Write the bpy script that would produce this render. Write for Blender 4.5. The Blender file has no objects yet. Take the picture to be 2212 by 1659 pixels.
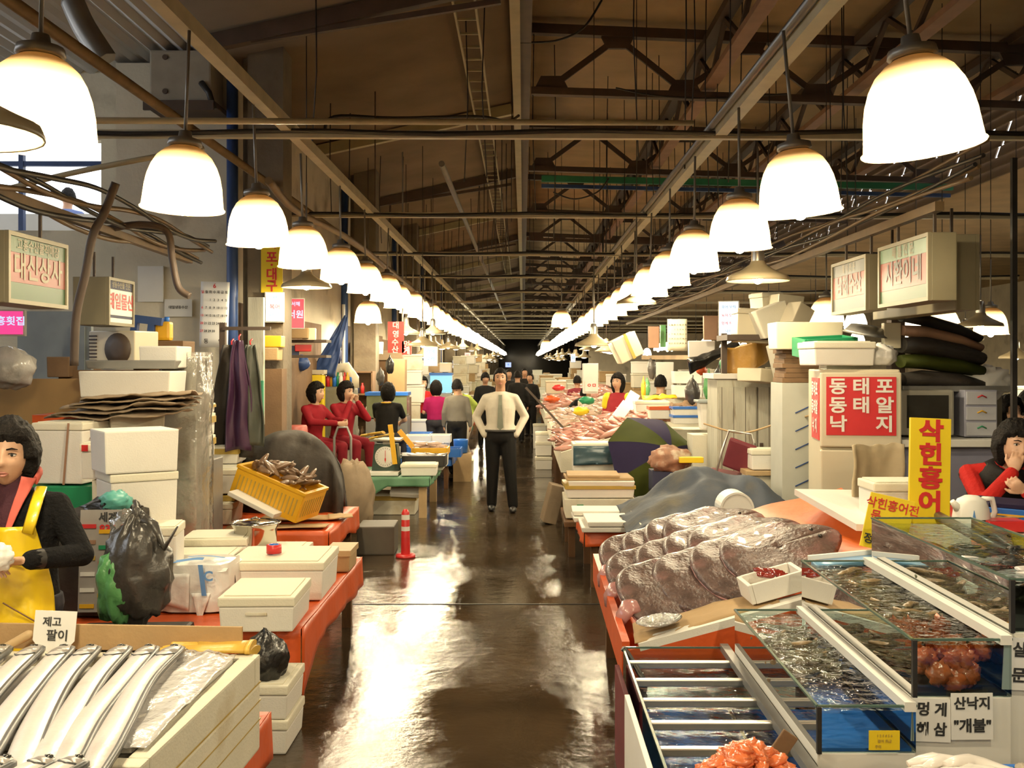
import bpy, bmesh, math, random
from mathutils import Vector as V, Matrix, Euler, noise
R = random.Random(11)
D = bpy.data
S = bpy.context.scene
COL = S.collection
# ------------------------------------------------------------ camera, world, exposure
F, CX, CY, EYE = 2200.0, 1130.0, 785.0, 1.75
cd = D.cameras.new('camera')
cam = D.objects.new('camera', cd)
COL.objects.link(cam)
cam.location = (0, 0, EYE)
cam.rotation_euler = (math.pi / 2, 0, 0)
cd.sensor_width = 36
cd.lens = 36 * F / 2212
cd.shift_x = -24 / 2212
cd.shift_y = -44.5 / 2212
cd.clip_end = 300
cd.clip_start = .05
S.camera = cam
w = D.worlds.new('sky')
S.world = w
w.use_nodes = True
w.node_tree.nodes['Background'].inputs[0].default_value = (.92, .96, 1, 1)
w.node_tree.nodes['Background'].inputs[1].default_value = 3.2
S.view_settings.view_transform = 'Standard'
S.view_settings.look = 'None'
S.view_settings.gamma = 1
S.view_settings.use_curve_mapping = False
S.view_settings.exposure = 0.0
LAMP_W = 57.0            # power of one pendant bulb
LAMP_C = (1.0, .85, .56)
c = S.cycles
c.max_bounces = 6
c.diffuse_bounces = 3
c.glossy_bounces = 3
c.transmission_bounces = 4
c.transparent_max_bounces = 14
c.caustics_reflective = False
c.caustics_refractive = False
c.sample_clamp_indirect = 3
c.use_denoising = True
c.use_adaptive_sampling = True
c.adaptive_threshold = .03
PI = math.pi


# ------------------------------------------------------------ helpers
def PX(px, y): return (px - CX) * y / F
def PZ(py, y): return EYE - (py - CY) * y / F
def P(px, py, y): return V((PX(px, y), y, PZ(py, y)))
def lerp(a, b, t): return a + (b - a) * t
def nz(x, y=0., z=0.): return noise.noise(V((x, y, z)))


def rotm(r):
    return Euler(r).to_matrix().to_4x4()


class MB:
    def __init__(s): s.v, s.f, s.sm = [], [], []

    def add(s, vs, fs, smooth=False, M=None):
        o = len(s.v)
        s.v += [(M @ V(v)) if M else V(v) for v in vs]
        s.f += [[i + o for i in f] for f in fs]
        s.sm += [smooth] * len(fs)
        return s

    def mesh(s, other, M=None):
        o = len(s.v)
        s.v += [(M @ v) if M else v.copy() for v in other.v]
        s.f += [[i + o for i in f] for f in other.f]
        s.sm += other.sm
        return s

    def box(s, c, d, rot=None, bev=0, taper=1.0, seg=2):
        x, y, z = d[0] / 2, d[1] / 2, d[2] / 2
        t = taper
        vs = [(-x * t, -y * t, -z), (x * t, -y * t, -z), (x * t, y * t, -z), (-x * t, y * t, -z),
              (-x, -y, z), (x, -y, z), (x, y, z), (-x, y, z)]
        fs = [(0, 3, 2, 1), (4, 5, 6, 7), (0, 1, 5, 4), (1, 2, 6, 5), (2, 3, 7, 6), (3, 0, 4, 7)]
        M = Matrix.Translation(c) @ (rotm(rot) if rot else Matrix())
        if bev:
            bm = bmesh.new()
            b = [bm.verts.new(v) for v in vs]
            for f in fs: bm.faces.new([b[i] for i in f])
            bmesh.ops.bevel(bm, geom=bm.edges[:], offset=bev, segments=seg, affect='EDGES', profile=.6)
            bm.verts.index_update()
            vs = [v.co[:] for v in bm.verts]
            fs = [[v.index for v in f.verts] for f in bm.faces]
            bm.free()
        return s.add(vs, fs, False, M)

    def tube(s, pts, r, n=8, cap=True, smooth=True, flat=None, up=None):
        pts = [V(p) for p in pts]
        N = len(pts)
        rs = r if isinstance(r, (list, tuple)) else [r] * N
        vs, fs = [], []
        t0 = (pts[1] - pts[0]).normalized()
        u = V(up) if up else (V((0, 0, 1)) if abs(t0.z) < .9 else V((1, 0, 0)))
        for i in range(N):
            t = (pts[min(i + 1, N - 1)] - pts[max(i - 1, 0)]).normalized()
            a = u - t * u.dot(t)
            if a.length < 1e-6: a = V((1, 0, 0)) - t * t.x
            a.normalize()
            u = a
            b = t.cross(a)
            fa, fb = flat if flat else (1, 1)
            for k in range(n):
                w_ = 2 * PI * k / n
                vs.append(pts[i] + a * (math.cos(w_) * rs[i] * fa) + b * (math.sin(w_) * rs[i] * fb))
        for i in range(N - 1):
            for k in range(n):
                k2 = (k + 1) % n
                fs.append((i * n + k, i * n + k2, (i + 1) * n + k2, (i + 1) * n + k))
        s.add(vs, fs, smooth)
        if cap:
            o = len(s.v) - N * n
            s.f += [[o + k for k in range(n)][::-1], [o + (N - 1) * n + k for k in range(n)]]
            s.sm += [False, False]
        return s

    def bar(s, a, b, wd, ht, up=(0, 0, 1)):
        a, b = V(a), V(b)
        t = (b - a).normalized()
        u = V(up)
        u = u - t * u.dot(t)
        if u.length < 1e-5: u = V((1, 0, 0)) - t * t.x
        u.normalize()
        r = t.cross(u)
        vs = []
        for p in (a, b):
            for sx, sz in ((-1, -1), (1, -1), (1, 1), (-1, 1)):
                vs.append(p + r * (sx * wd / 2) + u * (sz * ht / 2))
        return s.add(vs, [(0, 1, 2, 3), (4, 7, 6, 5), (0, 4, 5, 1), (1, 5, 6, 2), (2, 6, 7, 3), (3, 7, 4, 0)])

    def lathe(s, prof, n=24, M=None, smooth=True):
        vs, fs = [], []
        for r, z in prof:
            for k in range(n):
                a = 2 * PI * k / n
                vs.append((max(r, 1e-4) * math.cos(a), max(r, 1e-4) * math.sin(a), z))
        for i in range(len(prof) - 1):
            for k in range(n):
                k2 = (k + 1) % n
                fs.append((i * n + k, i * n + k2, (i + 1) * n + k2, (i + 1) * n + k))
        return s.add(vs, fs, smooth, M)

    def ell(s, c, r, M=None, n=12, m=8):
        if not isinstance(r, (tuple, list)): r = (r, r, r)
        vs = [(0, 0, -r[2])]
        for i in range(1, m):
            a = -PI / 2 + PI * i / m
            for k in range(n):
                b = 2 * PI * k / n
                vs.append((r[0] * math.cos(a) * math.cos(b), r[1] * math.cos(a) * math.sin(b), r[2] * math.sin(a)))
        vs.append((0, 0, r[2]))
        fs = [(0, 1 + (k + 1) % n, 1 + k) for k in range(n)]
        for i in range(m - 2):
            for k in range(n):
                k2 = (k + 1) % n
                fs.append((1 + i * n + k, 1 + i * n + k2, 1 + (i + 1) * n + k2, 1 + (i + 1) * n + k))
        o = 1 + (m - 2) * n
        fs += [(o + k, o + (k + 1) % n, len(vs) - 1) for k in range(n)]
        T = Matrix.Translation(c)
        return s.add(vs, fs, True, T @ M if M else T)

    def cap(s, p, q, r1, r2=None, n=10):
        """tapered capsule"""
        r2 = r1 if r2 is None else r2
        p, q = V(p), V(q)
        d = q - p
        pts, rs = [], []
        L = max(d.length, 1e-4)
        t = d / L
        for k in range(4):
            a = PI / 2 * (k + .15) / 4
            pts.append(p - t * r1 * math.cos(a)); rs.append(r1 * math.sin(a))
        pts += [p, q]; rs += [r1, r2]
        for k in range(4):
            a = PI / 2 * (3.85 - k) / 4
            pts.append(q + t * r2 * math.cos(a)); rs.append(r2 * math.sin(a))
        return s.tube(pts, rs, n)

    def surf(s, fn, nu, nv, thick=0, smooth=True):
        vs = [V(fn(i / nu, j / nv)) for j in range(nv + 1) for i in range(nu + 1)]
        W = nu + 1
        fs = [(j * W + i, j * W + i + 1, (j + 1) * W + i + 1, (j + 1) * W + i) for j in range(nv) for i in range(nu)]
        if thick:
            nn = [V() for _ in vs]
            for f in fs:
                q = (vs[f[1]] - vs[f[0]]).cross(vs[f[3]] - vs[f[0]])
                for i in f: nn[i] += q
            low = [v - (n_.normalized() if n_.length else V((0, 0, 1))) * thick for v, n_ in zip(vs, nn)]
            o = len(vs)
            fs2 = [tuple(i + o for i in reversed(f)) for f in fs]
            e = []
            for i in range(nu):
                e.append((i, i + o, i + 1 + o, i + 1)); a = nv * W + i
                e.append((a + 1, a + 1 + o, a + o, a))
            for j in range(nv):
                a, b = j * W, (j + 1) * W
                e.append((b, b + o, a + o, a)); a += nu; b += nu
                e.append((a, a + o, b + o, b))
            s.add(vs + low, fs + fs2 + e, smooth)
        else:
            s.add(vs, fs, smooth)
        return s

    def prism(s, pts, t, M=None):
        """outline in XZ, extruded t along +Y"""
        n = len(pts)
        vs = [(x, 0, z) for x, z in pts] + [(x, t, z) for x, z in pts]
        fs = [tuple(range(n)), tuple(range(2 * n - 1, n - 1, -1))]
        fs += [(i, i + n, (i + 1) % n + n, (i + 1) % n) for i in range(n)]
        return s.add(vs, fs, False, M)

    def text(s, body, size, bold=.02, M=None, depth=.002, align='CENTER', sx=1.0, spacing=1.0):
        """flat lettering in the XZ plane facing -Y"""
        key = (body, bold, align, spacing)
        if key not in TXT:
            cu = D.curves.new('t', 'FONT')
            cu.body = body; cu.offset = bold; cu.align_x = align; cu.align_y = 'CENTER'; cu.resolution_u = 3
            cu.space_line = spacing
            o = D.objects.new('t', cu)
            COL.objects.link(o)
            me = D.meshes.new_from_object(o.evaluated_get(bpy.context.evaluated_depsgraph_get()))
            D.objects.remove(o); D.curves.remove(cu)
            TXT[key] = ([v.co.copy() for v in me.vertices], [tuple(p.vertices) for p in me.polygons])
            D.meshes.remove(me)
        vs, fs = TXT[key]
        return s.add([(v.x * size * sx, -depth, v.y * size) for v in vs], fs, False, M)

    def build(s, name, m, parent=None, sub=0):
        me = D.meshes.new(name)
        me.from_pydata([tuple(v) for v in s.v], [], s.f)
        if any(s.sm): me.polygons.foreach_set('use_smooth', s.sm)
        if m: me.materials.append(m)
        me.update()
        o = D.objects.new(name, me)
        COL.objects.link(o)
        if parent: o.parent = parent
        return o


TXT = {}


def tag(o, label, cat, group=None, kind=None):
    o['label'] = label
    o['category'] = cat
    if group: o['group'] = group
    if kind: o['kind'] = kind
    return o


def thing(name, label, cat, loc=(0, 0, 0), rot=0, group=None):
    o = D.objects.new(name, None)
    o.empty_display_size = .05
    COL.objects.link(o)
    o.location = loc
    o.rotation_euler = rot if isinstance(rot, (tuple, list, Euler)) else (0, 0, rot)
    return tag(o, label, cat, group)


def solo(name, mb, m, label, cat, loc=None, rot=0, group=None, kind=None):
    o = mb.build(name, m)
    if loc is not None:
        o.location = loc
        o.rotation_euler = rot if isinstance(rot, (tuple, list, Euler)) else (0, 0, rot)
    return tag(o, label, cat, group, kind)


def struct(name, mb, m, parent=None):
    o = mb.build(name, m, parent)
    if not parent: o['kind'] = 'structure'
    return o


def kids(o): return list(KIDS.get(o.name, ()))
KIDS = {}


def dup(root, loc, rot=None, label=None, group=None, scale=None):
    r = root.copy()
    COL.objects.link(r)
    r.location = loc
    if rot is not None: r.rotation_euler = rot if isinstance(rot, (tuple, list, Euler)) else (0, 0, rot)
    if scale is not None: r.scale = scale if isinstance(scale, (tuple, list)) else (scale,) * 3
    if label: r['label'] = label
    if group: r['group'] = group
    for ch in root.children:
        k = ch.copy()
        COL.objects.link(k)
        k.parent = r
        for g in ch.children:
            q = g.copy()
            COL.objects.link(q)
            q.parent = k
    return r


ORD = ['first', 'second', 'third', 'fourth', 'fifth', 'sixth', 'seventh', 'eighth', 'ninth', 'tenth', 'eleventh', 'twelfth', 'thirteenth', 'fourteenth', 'fifteenth', 'sixteenth']


# ------------------------------------------------------------ materials
def mat(name, col, rough=.5, var=.12, scale=6., bump=0., bscale=60., metal=0., spec=.5, stain=None, stain_scale=3., stain_lo=.55, stretch=None, coat=0., sss=0.):
    m = D.materials.new(name)
    m.use_nodes = True
    nt = m.node_tree
    b = nt.nodes['Principled BSDF']
    tc = nt.nodes.new('ShaderNodeTexCoord')
    src = tc.outputs['Object']
    if stretch:
        mp = nt.nodes.new('ShaderNodeMapping')
        mp.inputs['Scale'].default_value = stretch
        nt.links.new(src, mp.inputs[0])
        src = mp.outputs[0]
    n = nt.nodes.new('ShaderNodeTexNoise')
    n.inputs['Scale'].default_value = scale
    n.inputs['Detail'].default_value = 5
    nt.links.new(src, n.inputs['Vector'])
    mx = nt.nodes.new('ShaderNodeMix')
    mx.data_type = 'RGBA'
    mx.inputs[6].default_value = tuple(max(0, k * (1 - var * 1.6)) for k in col) + (1,)
    mx.inputs[7].default_value = tuple(min(1, k * (1 + var)) for k in col) + (1,)
    nt.links.new(n.outputs['Fac'], mx.inputs[0])
    out = mx.outputs[2]
    if stain:
        n2 = nt.nodes.new('ShaderNodeTexNoise')
        n2.inputs['Scale'].default_value = stain_scale
        n2.inputs['Detail'].default_value = 6
        nt.links.new(src, n2.inputs['Vector'])
        rp = nt.nodes.new('ShaderNodeMapRange')
        rp.inputs[1].default_value = stain_lo
        rp.inputs[2].default_value = stain_lo + .18
        nt.links.new(n2.outputs['Fac'], rp.inputs[0])
        m2 = nt.nodes.new('ShaderNodeMix')
        m2.data_type = 'RGBA'
        m2.inputs[7].default_value = tuple(stain) + (1,)
        nt.links.new(rp.outputs[0], m2.inputs[0])
        nt.links.new(out, m2.inputs[6])
        out = m2.outputs[2]
    nt.links.new(out, b.inputs['Base Color'])
    b.inputs['Roughness'].default_value = rough
    b.inputs['Metallic'].default_value = metal
    b.inputs['Specular IOR Level'].default_value = spec
    if coat:
        b.inputs['Coat Weight'].default_value = coat
        b.inputs['Coat Roughness'].default_value = .08
    if bump:
        n3 = nt.nodes.new('ShaderNodeTexNoise')
        n3.inputs['Scale'].default_value = bscale
        n3.inputs['Detail'].default_value = 4
        nt.links.new(src, n3.inputs['Vector'])
        bp = nt.nodes.new('ShaderNodeBump')
        bp.inputs['Strength'].default_value = bump
        bp.inputs['Distance'].default_value = .02
        nt.links.new(n3.outputs['Fac'], bp.inputs['Height'])
        nt.links.new(bp.outputs[0], b.inputs['Normal'])
    return m


def emis(name, col, strength, base=None):
    base = base or tuple(k * .3 for k in col)
    m = D.materials.new(name)
    m.use_nodes = True
    b = m.node_tree.nodes['Principled BSDF']
    b.inputs['Base Color'].default_value = tuple(base or col) + (1,)
    b.inputs['Emission Color'].default_value = tuple(col) + (1,)
    b.inputs['Emission Strength'].default_value = strength
    return m


def thin(name, tint, gloss=.12, rough=.02, bump=0, bscale=12, diffuse=0., dcol=(1, 1, 1)):
    """thin sheet: transparent tint + fresnel gloss (+ some diffuse cloudiness)"""
    m = D.materials.new(name)
    m.use_nodes = True
    nt = m.node_tree
    nt.nodes.remove(nt.nodes['Principled BSDF'])
    out = nt.nodes['Material Output']
    tr = nt.nodes.new('ShaderNodeBsdfTransparent')
    tr.inputs[0].default_value = tuple(tint) + (1,)
    gl = nt.nodes.new('ShaderNodeBsdfGlossy')
    gl.inputs['Roughness'].default_value = rough
    fr = nt.nodes.new('ShaderNodeFresnel')
    fr.inputs[0].default_value = 1.4
    ad = nt.nodes.new('ShaderNodeMath')
    ad.operation = 'ADD'
    ad.inputs[1].default_value = gloss
    ad.use_clamp = True
    nt.links.new(fr.outputs[0], ad.inputs[0])
    base = tr.outputs[0]
    if diffuse:
        df = nt.nodes.new('ShaderNodeBsdfDiffuse')
        df.inputs[0].default_value = tuple(dcol) + (1,)
        mx0 = nt.nodes.new('ShaderNodeMixShader')
        mx0.inputs[0].default_value = diffuse
        nt.links.new(base, mx0.inputs[1])
        nt.links.new(df.outputs[0], mx0.inputs[2])
        base = mx0.outputs[0]
    mx = nt.nodes.new('ShaderNodeMixShader')
    nt.links.new(ad.outputs[0], mx.inputs[0])
    nt.links.new(base, mx.inputs[1])
    nt.links.new(gl.outputs[0], mx.inputs[2])
    nt.links.new(mx.outputs[0], out.inputs[0])
    if bump:
        tc = nt.nodes.new('ShaderNodeTexCoord')
        n3 = nt.nodes.new('ShaderNodeTexNoise')
        n3.inputs['Scale'].default_value = bscale
        n3.inputs['Detail'].default_value = 3
        nt.links.new(tc.outputs['Object'], n3.inputs['Vector'])
        bp = nt.nodes.new('ShaderNodeBump')
        bp.inputs['Strength'].default_value = bump
        bp.inputs['Distance'].default_value = .03
        nt.links.new(n3.outputs['Fac'], bp.inputs['Height'])
        nt.links.new(bp.outputs[0], gl.inputs['Normal'])
        nt.links.new(bp.outputs[0], fr.inputs['Normal'])
    return m


def shade_mat():
    m = D.materials.new('opal_shade')
    m.use_nodes = True
    nt = m.node_tree
    nt.nodes.remove(nt.nodes['Principled BSDF'])
    t = nt.nodes.new('ShaderNodeBsdfTranslucent')
    t.inputs[0].default_value = (.36, .265, .14, 1)
    d = nt.nodes.new('ShaderNodeBsdfDiffuse')
    d.inputs[0].default_value = (.30, .20, .11, 1)
    a = nt.nodes.new('ShaderNodeAddShader')
    nt.links.new(t.outputs[0], a.inputs[0])
    nt.links.new(d.outputs[0], a.inputs[1])
    nt.links.new(a.outputs[0], nt.nodes['Material Output'].inputs[0])
    return m


def floor_mat():
    m = mat('wet_concrete', (.060, .040, .022), .2, .4, 1.3, 0, stain=(.026, .018, .011), stain_scale=.9, stain_lo=.5)
    nt = m.node_tree
    b = nt.nodes['Principled BSDF']
    tc = nt.nodes.new('ShaderNodeTexCoord')
    n = nt.nodes.new('ShaderNodeTexNoise')
    n.inputs['Scale'].default_value = 1.1
    n.inputs['Detail'].default_value = 7
    nt.links.new(tc.outputs['Object'], n.inputs['Vector'])
    r = nt.nodes.new('ShaderNodeMapRange')
    r.inputs[1].default_value = .38; r.inputs[2].default_value = .68
    r.inputs[3].default_value = .03; r.inputs[4].default_value = .15
    nt.links.new(n.outputs['Fac'], r.inputs[0])
    nt.links.new(r.outputs[0], b.inputs['Roughness'])
    n2 = nt.nodes.new('ShaderNodeTexNoise')
    n2.inputs['Scale'].default_value = 8
    n2.inputs['Detail'].default_value = 8
    n2.inputs['Roughness'].default_value = .62
    nt.links.new(tc.outputs['Object'], n2.inputs['Vector'])
    bp = nt.nodes.new('ShaderNodeBump')
    mr = nt.nodes.new('ShaderNodeMapRange')
    mr.inputs[1].default_value = .40; mr.inputs[2].default_value = .60
    mr.inputs[3].default_value = .16; mr.inputs[4].default_value = .45
    nt.links.new(n.outputs['Fac'], mr.inputs[0])
    nt.links.new(mr.outputs[0], bp.inputs['Strength'])
    bp.inputs['Distance'].default_value = .014
    nt.links.new(n2.outputs['Fac'], bp.inputs['Height'])
    nt.links.new(bp.outputs[0], b.inputs['Normal'])
    b.inputs['Specular IOR Level'].default_value = .40
    return m


M = dict(
    floor=floor_mat(),
    wall=mat('plaster_wall', (.72, .64, .48), .85, .2, 2.0, .2, 30, stain=(.24, .19, .12), stain_scale=1.4, stain_lo=.58),
    concrete=mat('stained_concrete', (.165, .132, .09), .85, .3, 3, .3, 25, stain=(.10, .075, .05), stain_scale=2.5),
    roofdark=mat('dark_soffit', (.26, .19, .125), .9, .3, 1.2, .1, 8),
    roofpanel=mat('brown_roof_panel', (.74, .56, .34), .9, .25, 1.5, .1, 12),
    roofwhite=mat('pale_corrugated_roof', (.62, .62, .62), .7, .1, 2),
    steel=mat('brown_painted_steel', (.075, .05, .035), .6, .3, 5),
    flange=mat('salmon_primer_steel', (.36, .20, .12), .6, .25, 5),
    cream=mat('cream_painted_steel', (.44, .38, .22), .55, .2, 4),
    conduit=mat('galvanised_conduit', (.66, .59, .40), .4, .2, 6, metal=.1),
    brownpipe=mat('brown_pipe', (.20, .13, .06), .5, .3, 8),
    grey=mat('grey_metal', (.30, .29, .27), .4, .15, 8, metal=.5),
    alu=mat('aluminium', (.62, .59, .52), .28, .1, 10, metal=.85),
    blackm=mat('black_rubber', (.018, .016, .015), .5, .3, 10),
    blue=mat('blue_painted_steel', (.03, .07, .22), .45, .2, 6),
    green_pipe=mat('green_pipe', (.03, .22, .12), .45, .2, 6),
    shade=shade_mat(),
    bulb=emis('lit_bulb', (1, .9, .66), 30),
    farlamp=emis('far_lit_lamp', (1, .86, .6), 7),
    inner=mat('white_enamel', (.75, .72, .65), .4),
    tan=mat('tan_enamel', (.34, .27, .16), .45, .15, 6),
    # goods
    foam=mat('white_foam', (.80, .76, .68), .75, .05, 5, .12, 130, stain=(.66, .57, .42), stain_scale=3, stain_lo=.66),
    foam2=mat('worn_foam', (.70, .65, .52), .8, .08, 5, .15, 110, stain=(.50, .40, .24), stain_scale=3, stain_lo=.56),
    foamtop=mat('cream_foam_lid', (.78, .73, .58), .75, .05, 5, .12, 110),
    tape=mat('tan_tape', (.48, .33, .07), .35, .15, 8),
    orange=mat('orange_tarp', (.66, .10, .018), .42, .15, 5, .15, 20, stain=(.34, .07, .02), stain_scale=4, stain_lo=.62),
    orangel=mat('pale_orange_tarp', (.70, .15, .025), .45, .1, 5, .1, 20),
    wood=mat('wet_brown_wood', (.14, .065, .025), .45, .3, 6, .2, 30, stretch=(6, 6, 1)),
    plank=mat('pale_wood', (.50, .34, .17), .6, .2, 6, .1, 30),
    card=mat('cardboard', (.44, .29, .14), .8, .12, 6, .1, 60),
    cardd=mat('dark_cardboard', (.19, .11, .055), .85, .25, 6, .1, 60),
    kraft=mat('kraft_sack', (.30, .22, .14), .75, .2, 5, .25, 14),
    blackbag=mat('black_plastic_bag', (.02, .019, .018), .28, .3, 6, .5, 16),
    greybag=mat('charcoal_plastic_bag', (.06, .055, .05), .3, .3, 6, .5, 14),
    greenbag=mat('green_plastic_bag', (.12, .36, .13), .3, .2, 6, .4, 16),
    whitebag=mat('white_plastic_bag', (.80, .77, .72), .35, .05, 6, .35, 12),
    ink=mat('black_ink', (.03, .03, .03), .6),
    bluink=mat('blue_ink', (.14, .32, .66), .5),
    redink=mat('red_ink', (.62, .03, .03), .5),
    white=mat('white_paint', (.80, .77, .70), .5, .06, 5),
    paper=mat('white_paper', (.82, .80, .76), .7, .04, 5),
    yellow=mat('yellow_board', (.86, .62, .02), .5, .06, 5),
    yplastic=mat('yellow_plastic', (.78, .42, .02), .4, .12, 8),
    glove=mat('yellow_rubber', (.72, .44, .07), .4, .12, 8, .15, 30),
    red=mat('red_plastic', (.60, .03, .03), .35, .12, 8),
    reds=mat('red_sign', (.62, .025, .03), .4, .08, 8),
    bluep=mat('blue_plastic', (.025, .15, .55), .35, .15, 8),
    greenp=mat('green_plastic', (.02, .26, .11), .4, .15, 8),
    greenc=mat('green_cloth', (.10, .24, .13), .6, .2, 6),
    tarp=mat('grey_blue_tarp', (.036, .048, .072), .72, .35, 3, .25, 14, stain=(.10, .088, .06), stain_scale=2.2, stain_lo=.5),
    darktarp=mat('dark_brown_tarp', (.028, .022, .017), .7, .3, 5, .3, 18),
    navy=mat('navy_fabric', (.02, .025, .07), .6, .2, 6),
    maroon=mat('maroon_vinyl', (.16, .025, .035), .5, .2, 8),
    olive=mat('olive_fabric', (.04, .05, .008), .7, .2, 6, spec=.12),
    violet=mat('violet_fabric', (.018, .014, .045), .7, .2, 6, spec=.12),
    fridge=mat('ivory_enamel', (.66, .58, .42), .35, .05, 4),
    locker=mat('worn_white_boards', (.52, .50, .40), .7, .2, 4, .2, 20, stain=(.20, .15, .09), stain_scale=5, stain_lo=.6, stretch=(4, 4, .6)),
    darkglass=mat('dark_screen', (.03, .028, .024), .1, .1, 5),
    film=thin('clear_film', (.93, .93, .92), .10, .12, .5, 14, .16, (.8, .78, .72)),
    glass=thin('tank_glass', (.82, .93, .89), .03, .01),
    water=thin('tank_water', (.78, .90, .92), .02, .03, .6, 22),
    sil=mat('silver_fish_skin', (.66, .61, .585), .30, .08, 9, .10, 40, metal=.08, stain=(.46, .42, .40), stain_scale=4, stain_lo=.60),
    silback=mat('grey_fish_back', (.13, .135, .14), .35, .25, 12, metal=.4),
    eye=mat('fish_eye', (.02, .02, .02), .15),
    skate=mat('wet_skate_skin', (.135, .084, .071), .36, .55, 18, .4, 50, coat=.25, stain=(.30, .14, .13), stain_scale=5, stain_lo=.58),
    skpink=mat('pink_skate_edge', (.50, .24, .22), .25, .2, 14, .15, 40, coat=.4),
    pinkfish=mat('pink_fish_skin', (.50, .25, .20), .28, .25, 9, .1, 50, coat=.3, stain=(.40, .16, .12), stain_scale=6),
    palefish=mat('pale_fish_skin', (.58, .42, .34), .28, .15, 9, .1, 50, coat=.3),
    squirt=mat('orange_sea_squirt', (.62, .13, .03), .3, .4, 18, .4, 30, coat=.4),
    squirtmeat=mat('sea_squirt_flesh', (.78, .20, .07), .25, .25, 14, .2, 30, coat=.5),
    cuke=mat('brown_sea_cucumber', (.27, .19, .10), .3, .4, 12, .4, 40, coat=.3),
    squid=mat('white_squid', (.82, .76, .70), .3, .08, 9, coat=.3),
    shell=mat('grey_shell', (.40, .33, .25), .45, .3, 14, .2, 40),
    redmeat=mat('dark_red_meat', (.28, .03, .02), .15, .3, 12, coat=.8),
    steelp=mat('polished_steel', (.68, .64, .56), .12, .05, 6, metal=1),
)
# ------------------------------------------------------------ the hall
ROOFX = 7.2
m = MB(); m.surf(lambda u, v: (lerp(-9, 17, u), lerp(-8, 112, v), 0), 2, 2); struct('floor', m, M['floor'])
m = MB()
for y in (7.4, 15.6, 23.8, 32):
    m.bar((-1.3, y, .001), (.75, y, .001), .018, .004)
struct('trim_1', m, M['blackm'])
# right roof: nearly level panels, left roof: slope up to the middle girder
m = MB(); m.bar((0, -8, 6.08), (0, 112, 6.08), .01, .01)
m = MB(); m.surf(lambda u, v: (lerp(-.06, ROOFX, u), lerp(-8, 112, v), lerp(6.05, 5.75, u)), 1, 1, thick=-.06); m.surf(lambda u, v: (lerp(ROOFX, 17, u), lerp(-8, 112, v), 4.55), 1, 1, thick=-.06)
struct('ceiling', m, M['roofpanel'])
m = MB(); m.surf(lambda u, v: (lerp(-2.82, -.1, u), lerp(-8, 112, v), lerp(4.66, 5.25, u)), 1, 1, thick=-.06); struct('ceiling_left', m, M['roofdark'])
m = MB(); m.surf(lambda u, v: (lerp(-9, -2.82, u), lerp(-8, 11.0, v), 4.75 + .03 * math.cos(u * 260)), 120, 1, smooth=False); struct('ceiling_far_left', m, M['roofwhite'])
m = MB(); m.surf(lambda u, v: (-2.82, lerp(10.4, 112, u), lerp(0, 4.66, v)), 1, 1); struct('wall_left', m, M['wall'])
m = MB(); m.surf(lambda u, v: (17, lerp(-8, 112, u), lerp(0, 4.6, v)), 1, 1); struct('wall_right', m, M['wall'])
m = MB(); m.surf(lambda u, v: (lerp(-9, 17, u), 112, lerp(0, 6.1, v)), 1, 1); struct('wall_back', m, M['darkglass'])
m = MB(); m.box((10.2, 52.8, 1.65), (13.6, .2, 3.3)); struct('wall_partition', m, M['wall'])
m = MB(); m.surf(lambda u, v: (lerp(-9, 17, u), -8, lerp(0, 6.1, v)), 1, 1); struct('wall_front', m, M['wall'])
m = MB()
for ya_, yb_, za_, zb_ in ((-8, 10.6, 0, 2.5), (-8, 10.6, 4.5, 4.8), (-8, 1, 2.5, 4.5), (9.8, 10.6, 2.5, 4.5)):
    m.box((-9.05, (ya_ + yb_) / 2, (za_ + zb_) / 2), (.1, yb_ - ya_, zb_ - za_))
struct('wall_far_left', m, M['wall'])  # out of view; its opening is added to bring daylight onto the left side
m = MB()
for k in range(5): m.box((-9.05, 1 + 2.2 * k, 3.5), (.06, .06, 2))
struct('added_window', m, M['blue'])  # bars of the added, unseen daylight opening
# wall facing the camera at the left, with the bright opening
m = MB()
y0, y1 = 10.5, 10.65
for x0, x1, z0, z1 in ((-9, -3.9, 0, 3.12), (-9, -3.9, 4.05, 4.8), (-9, -8.2, 3.12, 4.05), (-4.35, -3.9, 3.12, 4.05)):
    m.box(((x0 + x1) / 2, (y0 + y1) / 2, (z0 + z1) / 2), (x1 - x0, y1 - y0, z1 - z0))
struct('wall_left_rear', m, M['wall'])
m = MB()
for x in (-7.2, -6.2, -5.2): m.box((x, 10.57, 3.58), (.05, .06, .95))
m.box((-6.1, 10.57, 3.82), (3.9, .05, .05))
struct('window_1', m, M['blue'])
# broad plastered pier and the corner column
m = MB(); m.box((-3.40, 10.25, 2.35), (1.2, .5, 4.7)); struct('wall_pier', m, M['wall'])
for i in range(15):
    y = 9.9 + 6.1 * i
    m = MB(); m.box((-2.46, y, 2.42), (.34, .36, 4.85)); m.box((-2.66, y, 2.42), (.08, .16, 4.85))
    struct('column', m, M['concrete'])
    m = MB(); m.tube([(-2.775, y - .18, .0), (-2.775, y - .18, 4.62)], .055, 10)
    solo('drain_pipe', m, M['blue'], ('blue drain pipe running up the left of the nearest column' if i == 0 else 'blue drain pipe on a column further down the left side'), 'pipe', group=None if i == 0 else 'blue drain pipes on the left columns')
# middle girder: dark web with a cream lower flange
m = MB(); m.box((.02, 52, 5.66), (.14, 120, .9)); struct('ceiling_girder', m, M['steel'])
m = MB(); m.box((-.08, 52, 5.2), (.10, 120, .12)); struct('ceiling_flange', m, M['cream'])
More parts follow.
